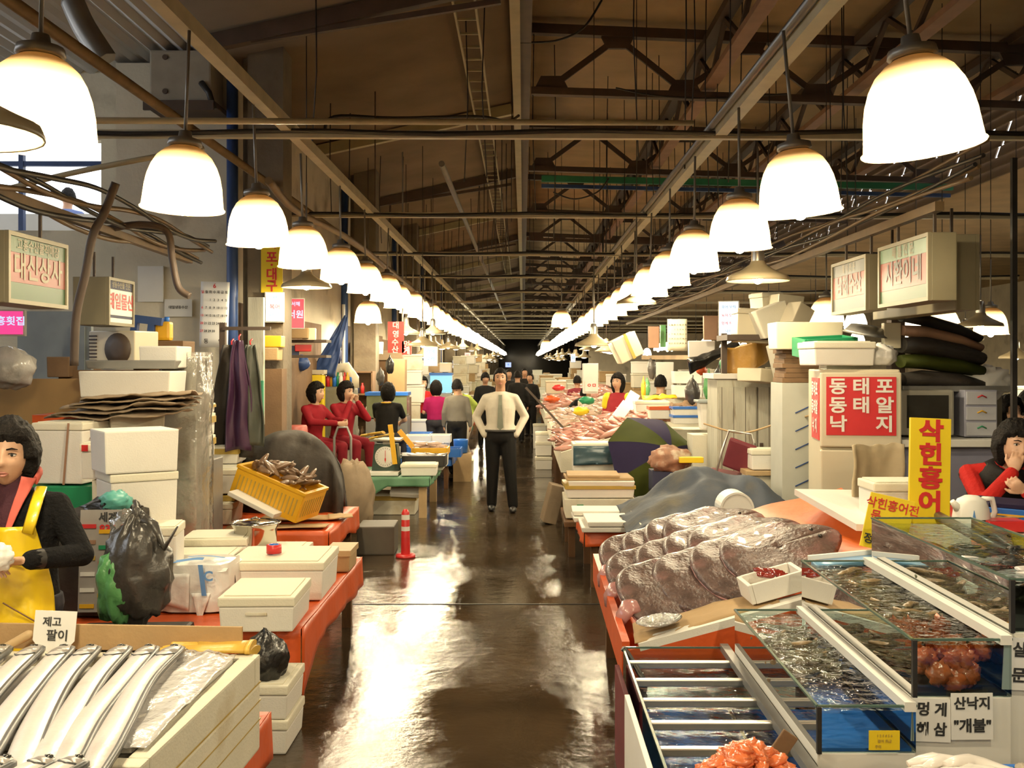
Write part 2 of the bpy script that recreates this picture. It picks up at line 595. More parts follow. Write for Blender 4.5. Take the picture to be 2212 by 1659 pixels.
# left slope rafters
for i in range(18):
    y = 4.4 + 4.6 * i
    m = MB(); m.bar((-2.8, y, 4.57), (-.15, y, 5.14), .1, .14)
    if i % 2: m.bar((-2.4, y, 4.6), (-.2, y, 4.95), .05, .05)
    struct('ceiling_beam', m, M['cream'] if i % 2 == 0 else M['steel'])
# right cross trusses, W webbing with gusset plates
def truss(y, x0=.1, x1=ROOFX):
    m = MB()
    def zt(x): return 5.95 - .3 * x / ROOFX - .06
    def zb(x): return 5.12 - .03 * x
    m.bar((x0, y, zt(x0)), (x1, y, zt(x1)), .12, .12)
    m.bar((x0, y, zb(x0)), (x1, y, zb(x1)), .12, .09)
    n = 8
    px = .35
    top = False
    pts = []
    while px < x1:
        pts.append((px, y, zt(px) - .07 if top else zb(px) + .06)); top = not top; px += .82
    for a, b in zip(pts, pts[1:]): m.bar(a, b, .04, .075)
    for i, p in enumerate(pts):
        z = p[2]
        s = 1 if i % 2 == 0 else -1
        m.add([(p[0] - .22, y - .03, z - .05 * s), (p[0] + .22, y - .03, z - .05 * s), (p[0] + .13, y - .03, z + .13 * s), (p[0] - .13, y - .03, z + .13 * s),
               (p[0] - .22, y + .03, z - .05 * s), (p[0] + .22, y + .03, z - .05 * s), (p[0] + .13, y + .03, z + .13 * s), (p[0] - .13, y + .03, z + .13 * s)],
              [(0, 1, 2, 3), (7, 6, 5, 4), (0, 4, 5, 1), (2, 6, 7, 3), (1, 5, 6, 2), (3, 7, 4, 0)])
    return struct('roof_truss', m, M['steel'])
for i in range(18): truss(7.6 + 5.0 * i)
# long lattice girders running down the hall, salmon lower flange
for x in (2.3, 4.15, 6.05):
    m = MB(); m.bar((x, -6, 5.72), (x, 100, 5.72), .16, .10)
    k = -6.0
    while k < 98:
        m.bar((x, k, 5.68), (x, k + .8, 5.22), .05, .06); m.bar((x, k + .8, 5.22), (x, k + 1.6, 5.68), .05, .06); k += 1.6
    g = struct('roof_girder', m, M['steel'])
    m = MB(); m.bar((x, -6, 5.17), (x, 100, 5.17), .16, .07); m.build('flange', M['flange'], g)
# louvred clerestory on the right with broken slats that let daylight through
m = MB()
rr = random.Random(3)
for j in range(8):
    z = 4.58 + j * .15
    y = -8.0
    while y < 112:
        L = rr.uniform(.5, 1.1)
        m.bar((ROOFX, y, z + .07), (ROOFX, y + L - (.09 if rr.random() < (.50 if 9 < y < 40 and j > 0 else 0) else -.02), z + .07), .02, .175, up=(.35, 0, 1))
        y += L
struct('wall_clerestory', m, M['roofdark'])
# cross conduits under the roof (every bay) and long conduits carrying the lamps
for i in range(16):
    y = 7.4 + 4.05 * i
    z = 3.42
    a, b = (-2.8, 9.5) if i else (-4.4, 7)
    m = MB(); m.bar((a, y, z), (b, y, z - .03), .06, .055)
    solo('cross_conduit', m, M['conduit'], 'pale steel conduit crossing the aisle nearest the front' if i == 0 else ('pale steel conduit crossing the aisle, second from the front' if i == 1 else 'pale steel conduit crossing high over the far part of the aisle'), 'conduit', group=None if i < 2 else 'cross conduits far down the hall')
    if i < 5:
        m = MB(); m.tube([(lerp(a, b, k / 30), y - .045, z + .012 * math.sin(k * 1.1)) for k in range(31)], .018, 6)
        solo('black_cable', m, M['blackm'], ['thick black cable strapped along the nearest cross conduit', 'thick black cable strapped along the second cross conduit', 'thick black cable strapped along the third cross conduit', 'thick black cable on the fourth cross conduit', 'thick black cable on the fifth cross conduit'][i], 'cable')
def longpipe(x, z, y0, y1, w, h, mt, label, name='lamp_rail'):
    m = MB(); m.bar((x, y0, z), (x, y1, z), w, h)
    return solo(name, m, mt, label, 'rail')
longpipe(-1.71, 3.47, -6, 98, .075, .085, M['conduit'], 'long pale steel rail carrying the left row of bell lamps')
longpipe(1.43, 3.43, -6, 98, .085, .07, M['conduit'], 'long pale steel rail carrying the right row of bell lamps')
m = MB(); m.tube([(1.365, -6, 3.47), (1.365, 98, 3.47)], .028, 8); solo('round_conduit', m, M['grey'], 'thin grey round conduit along the top of the right lamp rail', 'conduit')
m = MB(); m.tube([(-2.42, -6, 3.46), (-2.42, 98, 3.46)], .035, 8); solo('brown_water_pipe', m, M['brownpipe'], 'brown water pipe running down the hall left of the lamp rail', 'pipe')
m = MB(); m.tube([(-1.0, 12.5, 4.2), (-.95, 60, 4.2)], .04, 8); solo('slanted_grey_pipe', m, M['grey'], 'thin grey pipe running along below the dark left roof', 'pipe')
m = MB(); m.bar((.3, 16.6, 4.76), (7.0, 16.6, 4.62), .07, .10); solo('green_water_pipe', m, M['green_pipe'], 'bright green pipe strapped across under the right roof', 'pipe')
m = MB(); m.bar((.3, 16.7, 4.66), (7.0, 16.7, 4.50), .06, .06); solo('blue_water_pipe', m, M['blue'], 'dark blue pipe strapped just below the green pipe', 'pipe')
m = MB(); m.tube([(-4.6, 5.2, 3.0), (1.2, 7.2, 3.45)][:2], .02, 6); solo('slanted_thin_pipe', m, M['conduit'], 'thin pale pipe slanting across behind the left lamps', 'pipe')
# ladder cable tray
m = MB()
for sx in (-.10, .10): m.bar((-.53 + sx, 5, 5.0), (-.53 + sx, 40, 5.0), .02, .05)
k = 5.0
while k < 40: m.bar((-.63, k, 5.0), (-.43, k, 5.0), .02, .02); k += .42
solo('ladder_cable_tray', m, M['cream'], 'ladder-shaped cable tray running beneath the dark left roof', 'cable tray')
# hanging wires
rr = random.Random(5)
for i in range(90):
    y = rr.uniform(8.5, 26); x = rr.uniform(-2.5, 4.6)
    zt = lerp(4.66, 5.25, (x + 2.82) / 2.72) if x < -.1 else 5.9 - .3 * x / ROOFX
    zb = rr.uniform(3.35, 3.6)
    m = MB(); m.tube([(x, y, zt + .05), (x + rr.uniform(-.03, .03), y, (zt + zb) / 2), (x + rr.uniform(-.05, .05), y, zb)], .006, 4)
    solo('hanging_wire', m, M['blackm'], 'thin black wire hanging straight down from the roof', 'wire', group='hanging wires under the roof')
def cable(pts, r, mt, label):
    pts = [V(p) for p in pts]
    o = []
    for i in range(len(pts) - 1):
        p0, p1, p2, p3 = pts[max(i - 1, 0)], pts[i], pts[i + 1], pts[min(i + 2, len(pts) - 1)]
        for k in range(6):
            t = k / 6
            o.append(.5 * ((2 * p1) + (p2 - p0) * t + (2 * p0 - 5 * p1 + 4 * p2 - p3) * t * t + (3 * p1 - p0 - 3 * p2 + p3) * t ** 3))
    o.append(pts[-1])
    m = MB(); m.tube(o, r, 6)
    return solo('slack_cable', m, mt, label, 'cable')
cable([P(700, 290, 12), P(722, 252, 12), P(850, 255, 12), P(1030, 252, 12), P(1095, 262, 12.5), P(1120, 250, 13)], .02, M['blackm'], 'slack black cable sagging across the dark left roof')
cable([P(1120, 92, 11), P(1200, 88, 11), P(1260, 60, 11), P(1300, 0, 11)], .012, M['blackm'], 'slack wire curving up under the right roof')
cable([P(1330, 190, 12.3), P(1420, 207, 12.3), P(1540, 212, 12.3), P(1700, 203, 12.3)], .012, M['blackm'], 'slack wire sagging below the first right truss')
cable([P(1195, 415, 16.3), P(1240, 430, 16.3), P(1290, 415, 16.3), P(1315, 385, 16.3)], .012, M['blackm'], 'slack wire looping down from the green pipe')
cable([P(0, 412, 7.0), P(150, 375, 7.0), P(300, 345, 7.0), P(440, 320, 7.2)], .02, M['conduit'], 'pale thin rod sloping behind the left bell lamps')
cable([P(155, 0, 6.4), P(180, 55, 6.4), P(215, 110, 6.4), P(228, 130, 6.4)], .075, M['grey'], 'fat grey flexible duct at the upper left')
cable([P(580, 390, 8.3), P(640, 455, 9.2), P(760, 520, 11), P(860, 600, 14), P(930, 660, 18)], .035, M['brownpipe'], 'rusty pipe sagging down along the left columns')

# ------------------------------------------------------------ pendant lamps
def bell_lamp(label, group=None):
    t = thing('pendant_lamp', label, 'lamp', group=group)
    m = MB(); m.tube([(0, 0, .38), (0, 0, .90)], .009, 6); m.build('rod', M['grey'], t)
    m = MB(); m.lathe([(.005, .395), (.03, .39), (.035, .36), (.08, .345), (.085, .318), (.07, .312)], 16); m.build('cap', M['grey'], t)
    m = MB(); prof = [(.205, -.004), (.207, 0), (.198, .006), (.193, .05), (.187, .11), (.176, .165), (.158, .215), (.132, .26), (.10, .29), (.07, .308), (.03, .314)]
    m.lathe(prof, 28); m.build('shade', M['shade'], t)
    m = MB(); m.lathe([(.004, .13), (.045, .125), (.082, .135), (.082, .15), (.03, .17), (.03, .30)], 14); m.build('socket_baffle', M['grey'], t)  # hidden socket, widened into a disc that shades the top of the glass
    m = MB(); m.ell((0, 0, .02), (.042, .042, .055), n=12, m=8); m.lathe([(.03, .06), (.022, .09), (.022, .125)], 10); m.build('bulb', M['bulb'], t)
    return t
def light(t, z, p=LAMP_W, r=.062):
    ld = D.lights.get('lamp_light%d' % p) or D.lights.new('lamp_light%d' % p, 'POINT')
    ld.energy = p; ld.color = LAMP_C; ld.shadow_soft_size = r; ld.use_soft_falloff = False
    o = D.objects.new('bulb_light', ld); COL.objects.link(o); o.parent = t; o.location = (0, 0, z)
ORDR = ['nearest', 'second', 'third', 'fourth', 'fifth', 'sixth', 'seventh', 'eighth', 'ninth', 'tenth']
proto = None
LAMPS = []
def far_bell(label, group, rod=.9):
    t = thing('pendant_lamp', label, 'lamp', (0, 0, 0), group=group)
    m = MB(); m.lathe([(.2, 0), (.19, .1), (.15, .22), (.08, .3), (.01, .32)], 8); m.build('shade', M['farlamp'], t)
    m = MB(); m.ell((0, 0, 0), (.06, .06, .07), n=6, m=4); m.build('bulb', M['farlamp'], t)
    m = MB(); m.lathe([(.03, .31), (.03, .36), (.008, .37), (.008, rod)], 6); m.build('rod', M['grey'], t)
    return t
farp = None
for side, x, z, ya, dy, tilt in (('left', -1.715, 2.525, 3.6, 1.5, .0), ('right', 1.375, 2.49, 3.5, 1.52, .0)):
    for i in range(-4, 61):
        y = ya + dy * i
        g = None
        if 0 <= i < 8:
            lab = f'{ORDR[i]} bell-shaped pendant lamp from the front in the {side} row'
        elif i < 0:  # rows carried on out of view, added to fill the foreground with light
            lab = f'bell pendant lamp of the {side} row, added unseen behind the viewer'; g = f'{side} row lamps added unseen behind the viewer'
        else:
            lab = f'small distant bell lamp far down the {side} row'; g = f'distant lamps of the {side} row'
        rz = (R.uniform(-.03, .03), R.uniform(-.05, .03) + (.0 if side == 'left' else (-.06 if i < 2 else 0)), R.uniform(0, 6))
        pos = (x + (R.uniform(-.03, .03) if i > 0 else 0), y, z)
        if i < 18:
            if proto is None:
                proto = bell_lamp(lab, g); o = proto; o.location = pos; o.rotation_euler = (rz[0], rz[1], 0)
            else:
                o = dup(proto, pos, (rz[0], rz[1], 0), lab, g)
                if not g and 'group' in o: del o['group']
            LAMPS.append(o)
        else:
            if farp is None:
                farp = far_bell(lab, g); o = farp; o.location = pos
            else:
                o = dup(farp, pos, 0, lab, g)
        if i < 40: LAMPS.append(o) if i >= 18 else None
HANGME = []
EXTRA = [(PX(795, 15), 15, PZ(697, 15), 'bell pendant lamp hanging lower than the left row beside a blue post'), (PX(1213, 19.5), 19.5, PZ(706, 19.5), 'single bell lamp hanging left of the right row'), (PX(1180, 34), 34, PZ(755, 34), 'tiny bell lamp nearer the middle of the hall'),
         (PX(2035, 11.6), 11.6, PZ(722, 11.6), 'bell lamp of the next aisle behind the green rolled blanket'), (PX(2140, 12.2), 12.2, PZ(722, 12.2), 'bell lamp of the next aisle partly behind a reflector lamp'), (PX(1785, 11.5), 11.5, PZ(703, 11.5), 'bell lamp showing below the smaller hanging sign')]
for x, y, z, lab in EXTRA:
    o = dup(proto, (x, y, z), 0, lab); o.pop('group', None) if hasattr(o, 'pop') else None
    if 'group' in o: del o['group']
    LAMPS.append(o); HANGME.append(o)
farq = None
for x in (5.4, 8.6):
    for i in range(12):
        y = 14 + 2.9 * i
        if i == 0: farq = far_bell('small distant bell lamp in the next aisles to the right', 'distant lamps of the right-hand aisles', 3.75 if x < 7 else 2.5); farq.location = (x, y, 2.25); LAMPS.append(farq); continue
        LAMPS.append(dup(farq, (x + R.uniform(-.3, .3), y, 2.25 + R.uniform(-.15, .15)), 0, 'small distant bell lamp in the next aisles to the right', 'distant lamps of the right-hand aisles'))
def ceil_z(x): return 4.78 if x < -2.82 else lerp(4.66, 5.25, (x + 2.82) / 2.72) if x < -.1 else 6.05 - .3 * x / ROOFX if x < ROOFX else 4.55
def hang(o, z0):
    m = MB(); m.tube([(0, 0, z0), (0, 0, ceil_z(o.location.x) - o.location.z + .04)], .005, 5); m.build('wire', M['blackm'], o)
for o in LAMPS: light(o, .02)
for o in HANGME: hang(o, .89)
for k in range(14):
    for x, z in ((-1.715, 3.51), (1.43, 3.46)):
        y = -2.6 + 7.2 * k
        m = MB(); m.tube([(x, y, z), (x, y, ceil_z(x) + .04)], .007, 5)
        solo('rail_hanger', m, M['steel'], 'thin rod hanging the %s lamp rail from the roof' % ('left' if x < 0 else 'right'), 'rod', group='hanger rods of the %s lamp rail' % ('left' if x < 0 else 'right'))

def reflector_lamp(label):
    t = thing('reflector_lamp', label, 'lamp')
    m = MB(); m.tube([(0, 0, .26), (0, 0, .95)], .008, 6); m.build('rod', M['grey'], t)
    m = MB(); m.lathe([(.004, .27), (.035, .265), (.045, .22), (.048, .14)], 14); m.build('neck', M['alu'], t)
    m = MB(); m.lathe([(.048, .145), (.06, .12), (.11, .085), (.17, .055), (.215, .035), (.225, .012), (.225, 0), (.218, .003), (.16, .045), (.05, .11)], 28); m.build('reflector', M['tan'], t)
    m = MB(); m.ell((0, 0, .03), (.04, .04, .05), n=12, m=8); m.lathe([(.028, .06), (.022, .12)], 10); m.build('bulb', M['bulb'], t)
    return t
rp = None
for px, py, y, lab, on in ((1637, 608, 7.3, 'reflector lamp on a curled hook below the third right bell lamp', 1), (1375, 657, 11.4, 'shallow reflector lamp in front of the right lamp row', 1), (1283, 748, 12, 'shallow reflector lamp beside the tilted taped carton', 1),
                           (662, 622, 9.2, 'shallow reflector lamp below the fourth left bell lamp', 1), (877, 722, 16, 'shallow reflector lamp above the red hanging sign', 1), (935, 722, 17.5, 'shallow reflector lamp right of the one over the red sign', 1), (913, 748, 15, 'wide grey reflector lamp lowest in the left cluster', 0),
                           (968, 752, 24, 'small lit reflector lamp right of the low grey one', 1), (-110, 292, 2.6, 'reflector lamp cut off by the left edge near the nearest bell lamp', 1), (2118, 706, 10.5, 'reflector lamp hanging in the next aisle right of the signs', 1), (2085, 735, 13, 'small reflector lamp behind the green rolled blanket', 1), (2195, 775, 14, 'small reflector lamp at the far right in the next aisle', 1)):
    p = P(px, py, y)
    if rp is None:
        rp = reflector_lamp(lab); o = rp; o.location = p
    else: o = dup(rp, p, 0, lab)
    light(o, .02, 30)
    if px != 1637: hang(o, .94)
m = MB(); pts = [P(1690 - 0, 420, 7.25), P(1655, 425, 7.28), P(1633, 465, 7.3), P(1637, 530, 7.3)]
cable(pts, .012, M['grey'], 'curled grey hook holding the reflector lamp by the right row')
# ------------------------------------------------------------ makers
def foam_box(label, c, d, rz=0, lid=True, tape=None, m='foam', group=None, slot=False, rot=None, name='foam_box', lidm='foamtop'):
    w_, dp, h = d
    t = thing(name, label, 'box', c, rot if rot else rz, group)
    hl = min(.045, h * .28) if lid else 0
    b = MB(); b.box((0, 0, (h - hl) / 2), (w_ - .01, dp - .01, h - hl - .002), bev=.009, taper=.96); b.build('body', M[m], t)
    if lid:
        b = MB(); b.box((0, 0, h - hl / 2), (w_, dp, hl), bev=.008); b.box((0, 0, h + .003), (w_ * .86, dp * .86, .006), bev=.002); b.build('lid', M[lidm if m == 'foam' else m], t)
    if tape:
        b = MB()
        b.box((0, 0, h - hl - .002), (w_ + .006, dp + .006, min(.05, h * .3)))
        b.build('tape', M[tape], t)
    if slot:
        b = MB(); b.box((0, -dp / 2 + .006, h * .52), (w_ * .28, .012, .014), bev=.004); b.build('handle_slot', M['foam2'], t)
    return t


def skirt(m, p0, p1, drop, wave=.012, n=30, seed=0, droop=None):
    """cloth hanging from edge p0-p1 outward"""
    p0, p1 = V(p0), V(p1)
    t = (p1 - p0).normalized()
    nrm = V((t.y, -t.x, 0))
    def fn(u, v):
        p = p0.lerp(p1, u)
        dd = drop * (1 + .12 * nz(u * 5 + seed, seed)) + (droop(u) if droop else 0)
        return p + nrm * (.004 + v * (.01 + wave * math.sin(u * 21 + seed) + .02 * nz(u * 9, seed))) - V((0, 0, dd * v))
    m.surf(fn, n, 5, thick=.004)


def stall_table(label, x0, x1, y0, y1, z, mt='orange', drop=.13, legm='wood', droopx=None, droopy=None, side='left', group=None, cover='tarp_cover', legs=True, lw=.06):
    t = thing('stall_table', label, 'table', ((x0 + x1) / 2, (y0 + y1) / 2, 0), 0, group)
    cx, cy = (x0 + x1) / 2, (y0 + y1) / 2
    hw, hd = (x1 - x0) / 2, (y1 - y0) / 2
    b = MB(); b.box((0, 0, z - .03), (2 * hw - .02, 2 * hd - .02, .05), bev=.006); b.build('top', M[legm], t)
    if mt:
        b = MB()
        b.surf(lambda u, v: (lerp(-hw, hw, u), lerp(-hd, hd, v), z + .003 * nz(u * 6, v * 6) - .001), 24, 24, thick=.004)
        skirt(b, (-hw, -hd, z), (hw, -hd, z), drop, seed=1, droop=droopy)
        if side == 'left': skirt(b, (hw, -hd, z), (hw, hd, z), drop, seed=4, droop=droopx)
        else: skirt(b, (-hw, hd, z), (-hw, -hd, z), drop, seed=4, droop=droopx)
        b.build(cover, M[mt], t)
    if legs:
        for sx in (-1, 1):
            for sy in (-1, 1):
                b = MB(); b.box((sx * (hw - .08), sy * (hd - .08), (z - .055) / 2), (lw, lw, z - .055)); b.build('leg', M[legm], t)
    return t


def blob(seed, r, amp=.18, freq=2.2, n=28, k=18, flat=.0, neck=None, ridges=.0):
    m = MB()
    def fn(u, v):
        a = 2 * PI * u; b = -PI / 2 + PI * v
        d = V((math.cos(b) * math.cos(a), math.cos(b) * math.sin(a), math.sin(b)))
        q = 1 + amp * nz(d.x * freq + seed, d.y * freq, d.z * freq + seed * .7) + amp * .5 * nz(d.x * freq * 3 + seed, d.y * freq * 3, d.z * freq * 2.2)
        if ridges: q += ridges * abs(math.sin(a * 5 + 2 * nz(d.z * 3, seed))) * max(0, math.cos(b))
        p = V((d.x * r[0] * q, d.y * r[1] * q, d.z * r[2] * q))
        if neck and v > neck:
            t = (v - neck) / (1 - neck)
            s_ = lerp(1, .35, min(1, t * 2)) if t < .6 else lerp(.35, 1.1, (t - .6) / .4)
            p.x *= s_; p.y *= s_; p.z += r[2] * .28 * t
        if flat and p.z < -r[2] * flat: p.z = -r[2] * flat
        return p
    m.surf(fn, n, k)
    return m


def sheet(pts4, nu=16, nv=16, wr=.01, fr=5, seed=0, thick=.003):
    """wrinkled sheet spanning 4 corners (a b c d) counterclockwise"""
    a, b, c_, d_ = [V(p) for p in pts4]
    nn = (b - a).cross(d_ - a).normalized()
    m = MB()
    m.surf(lambda u, v: a.lerp(b, u).lerp(d_.lerp(c_, u), v) + nn * wr * (nz(u * fr + seed, v * fr, seed) + .5 * nz(u * fr * 2.7, v * fr * 2.7 + seed)), nu, nv, thick=thick)
    return m


def board_text(t, body, size, m, loc, bold=.03, rot=None, sx=1, sp=1.0, name='lettering', align='CENTER', depth=.003):
    b = MB()
    b.text(body, size, bold, Matrix.Translation(loc) @ (rotm(rot) if rot else Matrix()), depth, align, sx, sp)
    return b.build(name, M[m] if isinstance(m, str) else m, t)


def card(label, cx, cy, cz, w_, h, rows, m='paper', ink='ink', rot=(0, 0, 0), size=.03, th=.003, name='price_card', cat='sign', cut=0, bold=.02, sp=1.0, sx=1.0):
    t = thing(name, label, cat, (cx, cy, cz), rot)
    b = MB(); b.prism([(-w_ / 2 + cut, 0), (w_ / 2 - cut, 0), (w_ / 2, cut * 1.2), (w_ / 2, h), (-w_ / 2, h), (-w_ / 2, cut * 1.2)] if cut else [(-w_ / 2, 0), (w_ / 2, 0), (w_ / 2, h), (-w_ / 2, h)], th)
    b.build('card', M[m], t)
    for body, x, z, sz in rows: board_text(t, body, sz or size, ink, (x, 0, z), bold, sp=sp, sx=sx)
    return t


# ------------------------------------------------------------ left: front stall with cutlassfish
stall_table('low orange table under the tray of silver cutlassfish', -3.0, -.985, 2.2, 3.95, .40, side='left', droopx=lambda u: .05 * u)
tr = thing('foam_tray', 'large stacked white foam tray holding the long silver fish', 'tray', (-1.78, 3.10, .40), -.045)
b = MB(); W2, D2, H2 = .84, .50, .335
b.box((0, 0, .12), (2 * W2, 2 * D2, .235), bev=.012); b.build('body', M['foam2'], tr)
b = MB()
for cx, cy, dx, dy in ((0, -D2 + .03, 2 * W2, .06), (0, D2 - .03, 2 * W2, .06), (W2 - .03, 0, .06, 2 * D2 - .12), (-W2 + .03, 0, .06, 2 * D2 - .12)):
    b.box((cx, cy, .285), (dx, dy, .10), bev=.008)
b.build('rim', M['foam2'], tr)
b = MB(); b.box((0, 0, .27), (2 * W2 - .13, 2 * D2 - .13, .06)); b.build('ice_bed', M['foam'], tr)
for z in (.11, .175, .238):
    b = MB(); b.box((0, 0, z), (2 * W2 + .003, 2 * D2 + .003, .004)); b.build('seam', M['tape'], tr)
solo('cardboard_strip', MB().box((0, 0, .035), (1.45, .012, .09), bev=.002), M['card'], 'brown cardboard strip along the back rim of the fish tray', 'cardboard', (-1.72, 3.66, .735), -.06)


FHEAD = mat('grey_fish_head', (.34, .31, .29), .3, .25, 14, .1, 40, metal=.2)


def cutlass(label, pts, group=None):
    pts = [V(p) for p in pts]
    t = thing('silver_fish', label, 'fish', pts[0], 0, group)
    o = []
    n = 26
    def ev(u):
        u *= len(pts) - 1
        i = min(int(u), len(pts) - 2); f = u - i
        p0, p1, p2, p3 = pts[max(i - 1, 0)], pts[i], pts[i + 1], pts[min(i + 2, len(pts) - 1)]
        return .5 * ((2 * p1) + (p2 - p0) * f + (2 * p0 - 5 * p1 + 4 * p2 - p3) * f * f + (3 * p1 - p0 - 3 * p2 + p3) * f ** 3) - pts[0]
    q = [ev(i / n) for i in range(n + 1)]
    rs = []
    for i in range(n + 1):
        u = i / n
        r = .010 + .034 * min(1, u / .13) ** .75 if u < .13 else .044 - .002 * math.sin(u * 6)
        if u > .8: r *= 1 - .35 * (u - .8) / .2
        rs.append(r)
    b = MB(); b.tube(q, rs, 16, flat=(.62, .92)); b.build('body', M['sil'], t)
    b = MB(); b.tube(q[:5], [r_ * 1.03 for r_ in rs[:5]], 16, flat=(.62, .92)); b.build('head', FHEAD, t)
    def off(i, side, up):
        tn = (q[min(i + 1, n)] - q[max(i - 1, 0)]).normalized()
        rgt = tn.cross(V((0, 0, 1))).normalized()
        return q[i] + rgt * (-side * rs[i]) + V((0, 0, up * rs[i]))
    b = MB(); b.tube([off(i, .86, .25) for i in range(2, n + 1)], [.011] * (n - 1), 6); b.build('back_fin', M['silback'], t)
    b = MB(); b.ell(off(2, .1, .60), (.011, .011, .005), n=10, m=6); b.build('eye', M['eye'], t)
    b = MB(); b.tube([off(0, -.5, .5), off(1, -.35, .62), off(2, -.35, .62)], .0025, 4); b.build('mouth', M['silback'], t)
    b = MB(); b.tube([off(4, .7, .45), off(5, .25, .64), off(5, -.35, .62), off(4, -.8, .4)], .0025, 5); b.build('gill', M['silback'], t)
    return t


heads = [(18, 1418, -150), (85, 1420, -60), (147, 1418, 20), (205, 1420, 118), (272, 1424, 160), (330, 1424, 205), (388, 1426, 262)]
labs = ['cutlassfish at the left end of the tray, beside the knife', 'second cutlassfish from the tray knife', 'cutlassfish lying right below the paper price card', 'middle cutlassfish in the row on the tray', 'third cutlassfish from the clear plastic sheet', 'second cutlassfish from the clear plastic sheet', 'cutlassfish nearest the clear plastic sheet']
for k, (hx, hy, tx) in enumerate(heads):
    a = at = None
    y = 3.52
    h = V((PX(hx, y), y, .772))
    e = V((PX(tx, 2.55) - .03, 2.40, .748))
    mid1 = h.lerp(e, .33) + V((-.035 + .01 * (k % 3), 0, .006)); mid2 = h.lerp(e, .68) + V((-.02 - .01 * (k % 2), 0, .004))
    [setattr(q, 'z', q.z + .0) for q in (h, mid1, mid2, e)]; cutlass(labs[k], [h, mid1, mid2, e])
for k, x in enumerate((120, 30, 185)):
    h = P(x, 1668, 2.50); h.z = .775
    cutlass(['cutlassfish head of the nearer row at the bottom edge', 'second fish of the nearer row cut by the bottom edge', 'third fish of the nearer row cut by the bottom edge'][k], [h, h + V((-.10, -.18, -.02)), h + V((-.18, -.36, -.03))])
m = sheet([(-1.40, 2.68, .752), (-.985, 2.66, .75), (-.985, 3.50, .752), (-1.17, 3.52, .765)], 24, 24, .012, 5, 2)
solo('clear_plastic_sheet', m, thin('milky_film', (.95, .94, .93), .06, .2, .5, 14, .70, (.82, .79, .77)), 'wrinkled clear plastic sheet on the right end of the tray', 'plastic sheet')
m = MB(); m.box((0, 0, .012), (.36, .80, .022), bev=.008); solo('foam_slab', m, M['foam'], 'flat white foam slab under the clear plastic sheet', 'foam slab', (-1.19, 3.09, .70 + .02), -.05)
card('white paper price card with handwriting stuck in the fish tray', PX(113, 3.6), 3.60, PZ(1410, 3.6), .145, .145, [('제고', -.01, .105, .036), ('팔이', .012, .058, .042)], rot=(-.12, .05, .05), cut=.035)
t = thing('knife', 'knife with a worn wooden handle lying behind the fish heads', 'knife', P(30, 1392, 3.6), (0, -.35, .3))
b = MB(); b.cap((-.04, 0, 0), (.055, 0, .012), .014, .017); b.build('handle', M['plank'], t)
b = MB(); b.box((-.12, 0, -.005), (.16, .004, .035), bev=.001); b.build('blade', M['alu'], t)
b = MB(); b.tube([(-.06, 0, -.01), (-.045, 0, 0)], .022, 8); b.build('band', M['red'], t)


def glove(label, loc, rot, m='glove', s=1.0):
    t = thing('rubber_glove', label, 'glove', loc, rot)
    b = MB()
    b.tube([(-.20, 0, .012), (-.14, 0, .014), (-.06, .005, .015), (0, 0, .014)], [.055, .05, .042, .038], 12, flat=(.28, 1))
    for k, (yy, L) in enumerate(((-.034, .075), (-.011, .095), (.012, .088), (.034, .065))): b.cap((0, yy * .8, .012), (L, yy * 1.5, .008), .0115, .009, 8)
    b.cap((-.06, -.03, .012), (-.005, -.085, .012), .013, .010, 8)
    b.build('hand', M[m], t)
    b = MB(); b.tube([(-.205, 0, .012), (-.19, 0, .012)], .058, 12, flat=(.3, 1)); b.build('cuff', M[m], t)
    t.scale = (s, s, s)
    return t


glove('yellow rubber glove draped along the back corner of the fish tray', P(430, 1400, 3.62), (.1, -.08, 3.05), s=1.0)
glove('yellow rubber glove folded over the corner of the tray rim', P(400, 1412, 3.58), (0, .03, 3.2), s=1.15)

# ------------------------------------------------------------ left: second stall, orange table with foam boxes
def dr(u): return .24 * max(0, 1 - u / .22) ** 1.5 + .05 * u
stall_table('orange tarp covered low table with the white foam boxes by the aisle', -3.0, -1.09, 5.0, 6.85, .45, droopx=dr, droopy=lambda u: .06 * u, drop=.14)
foam_box('small white foam box with a handle slot at the front corner of the orange table', (-1.29, 5.12, .455), (.37, .46, .17), .03, slot=True)
foam_box('wide white foam box carrying the red tape roll', (-1.36, 5.80, .455), (.54, .52, .21), .02, slot=True)
t = thing('tape_roll', 'red roll of tape standing on a white foam box', 'tape', (PX(592, 5.75), 5.75, .68))
b = MB(); b.lathe([(.028, 0), (.042, 0), (.042, .048), (.028, .048), (.028, 0)], 24); b.build('tape', M['red'], t)
b = MB(); b.lathe([(.024, .001), (.028, .001), (.028, .049), (.024, .049), (.024, .001)], 24); b.build('core', M['bluep'], t)
foam_box('small cardboard box at the far right corner of the orange table', (-1.15, 6.45, .455), (.16, .30, .12), .0, m='card', lid=False, tape='plank', name='cardboard_box')
foam_box('flat white foam box under the steel pot', (-1.65, 6.45, .455), (.56, .42, .13), .0)
t = thing('steel_pot', 'dented shiny steel pot standing on a foam box', 'pot', (PX(552, 6.4), 6.4, .595))
b = MB(); b.lathe([(.001, .002), (.115, .002), (.13, .02), (.132, .12), (.15, .15), (.158, .156), (.15, .16), (.126, .13), (.122, .02), (.001, .012)], 32); b.build('bowl', M['steelp'], t)
b = MB(); b.tube([(-.03, 0, .175), (0, 0, .19), (.03, 0, .175)], .006, 6); b.build('handle', M['steelp'], t)
b = MB(); b.lathe([(.001, .17), (.08, .165), (.135, .152), (.135, .148), (.001, .16)], 28); b.build('lid', M['steelp'], t)
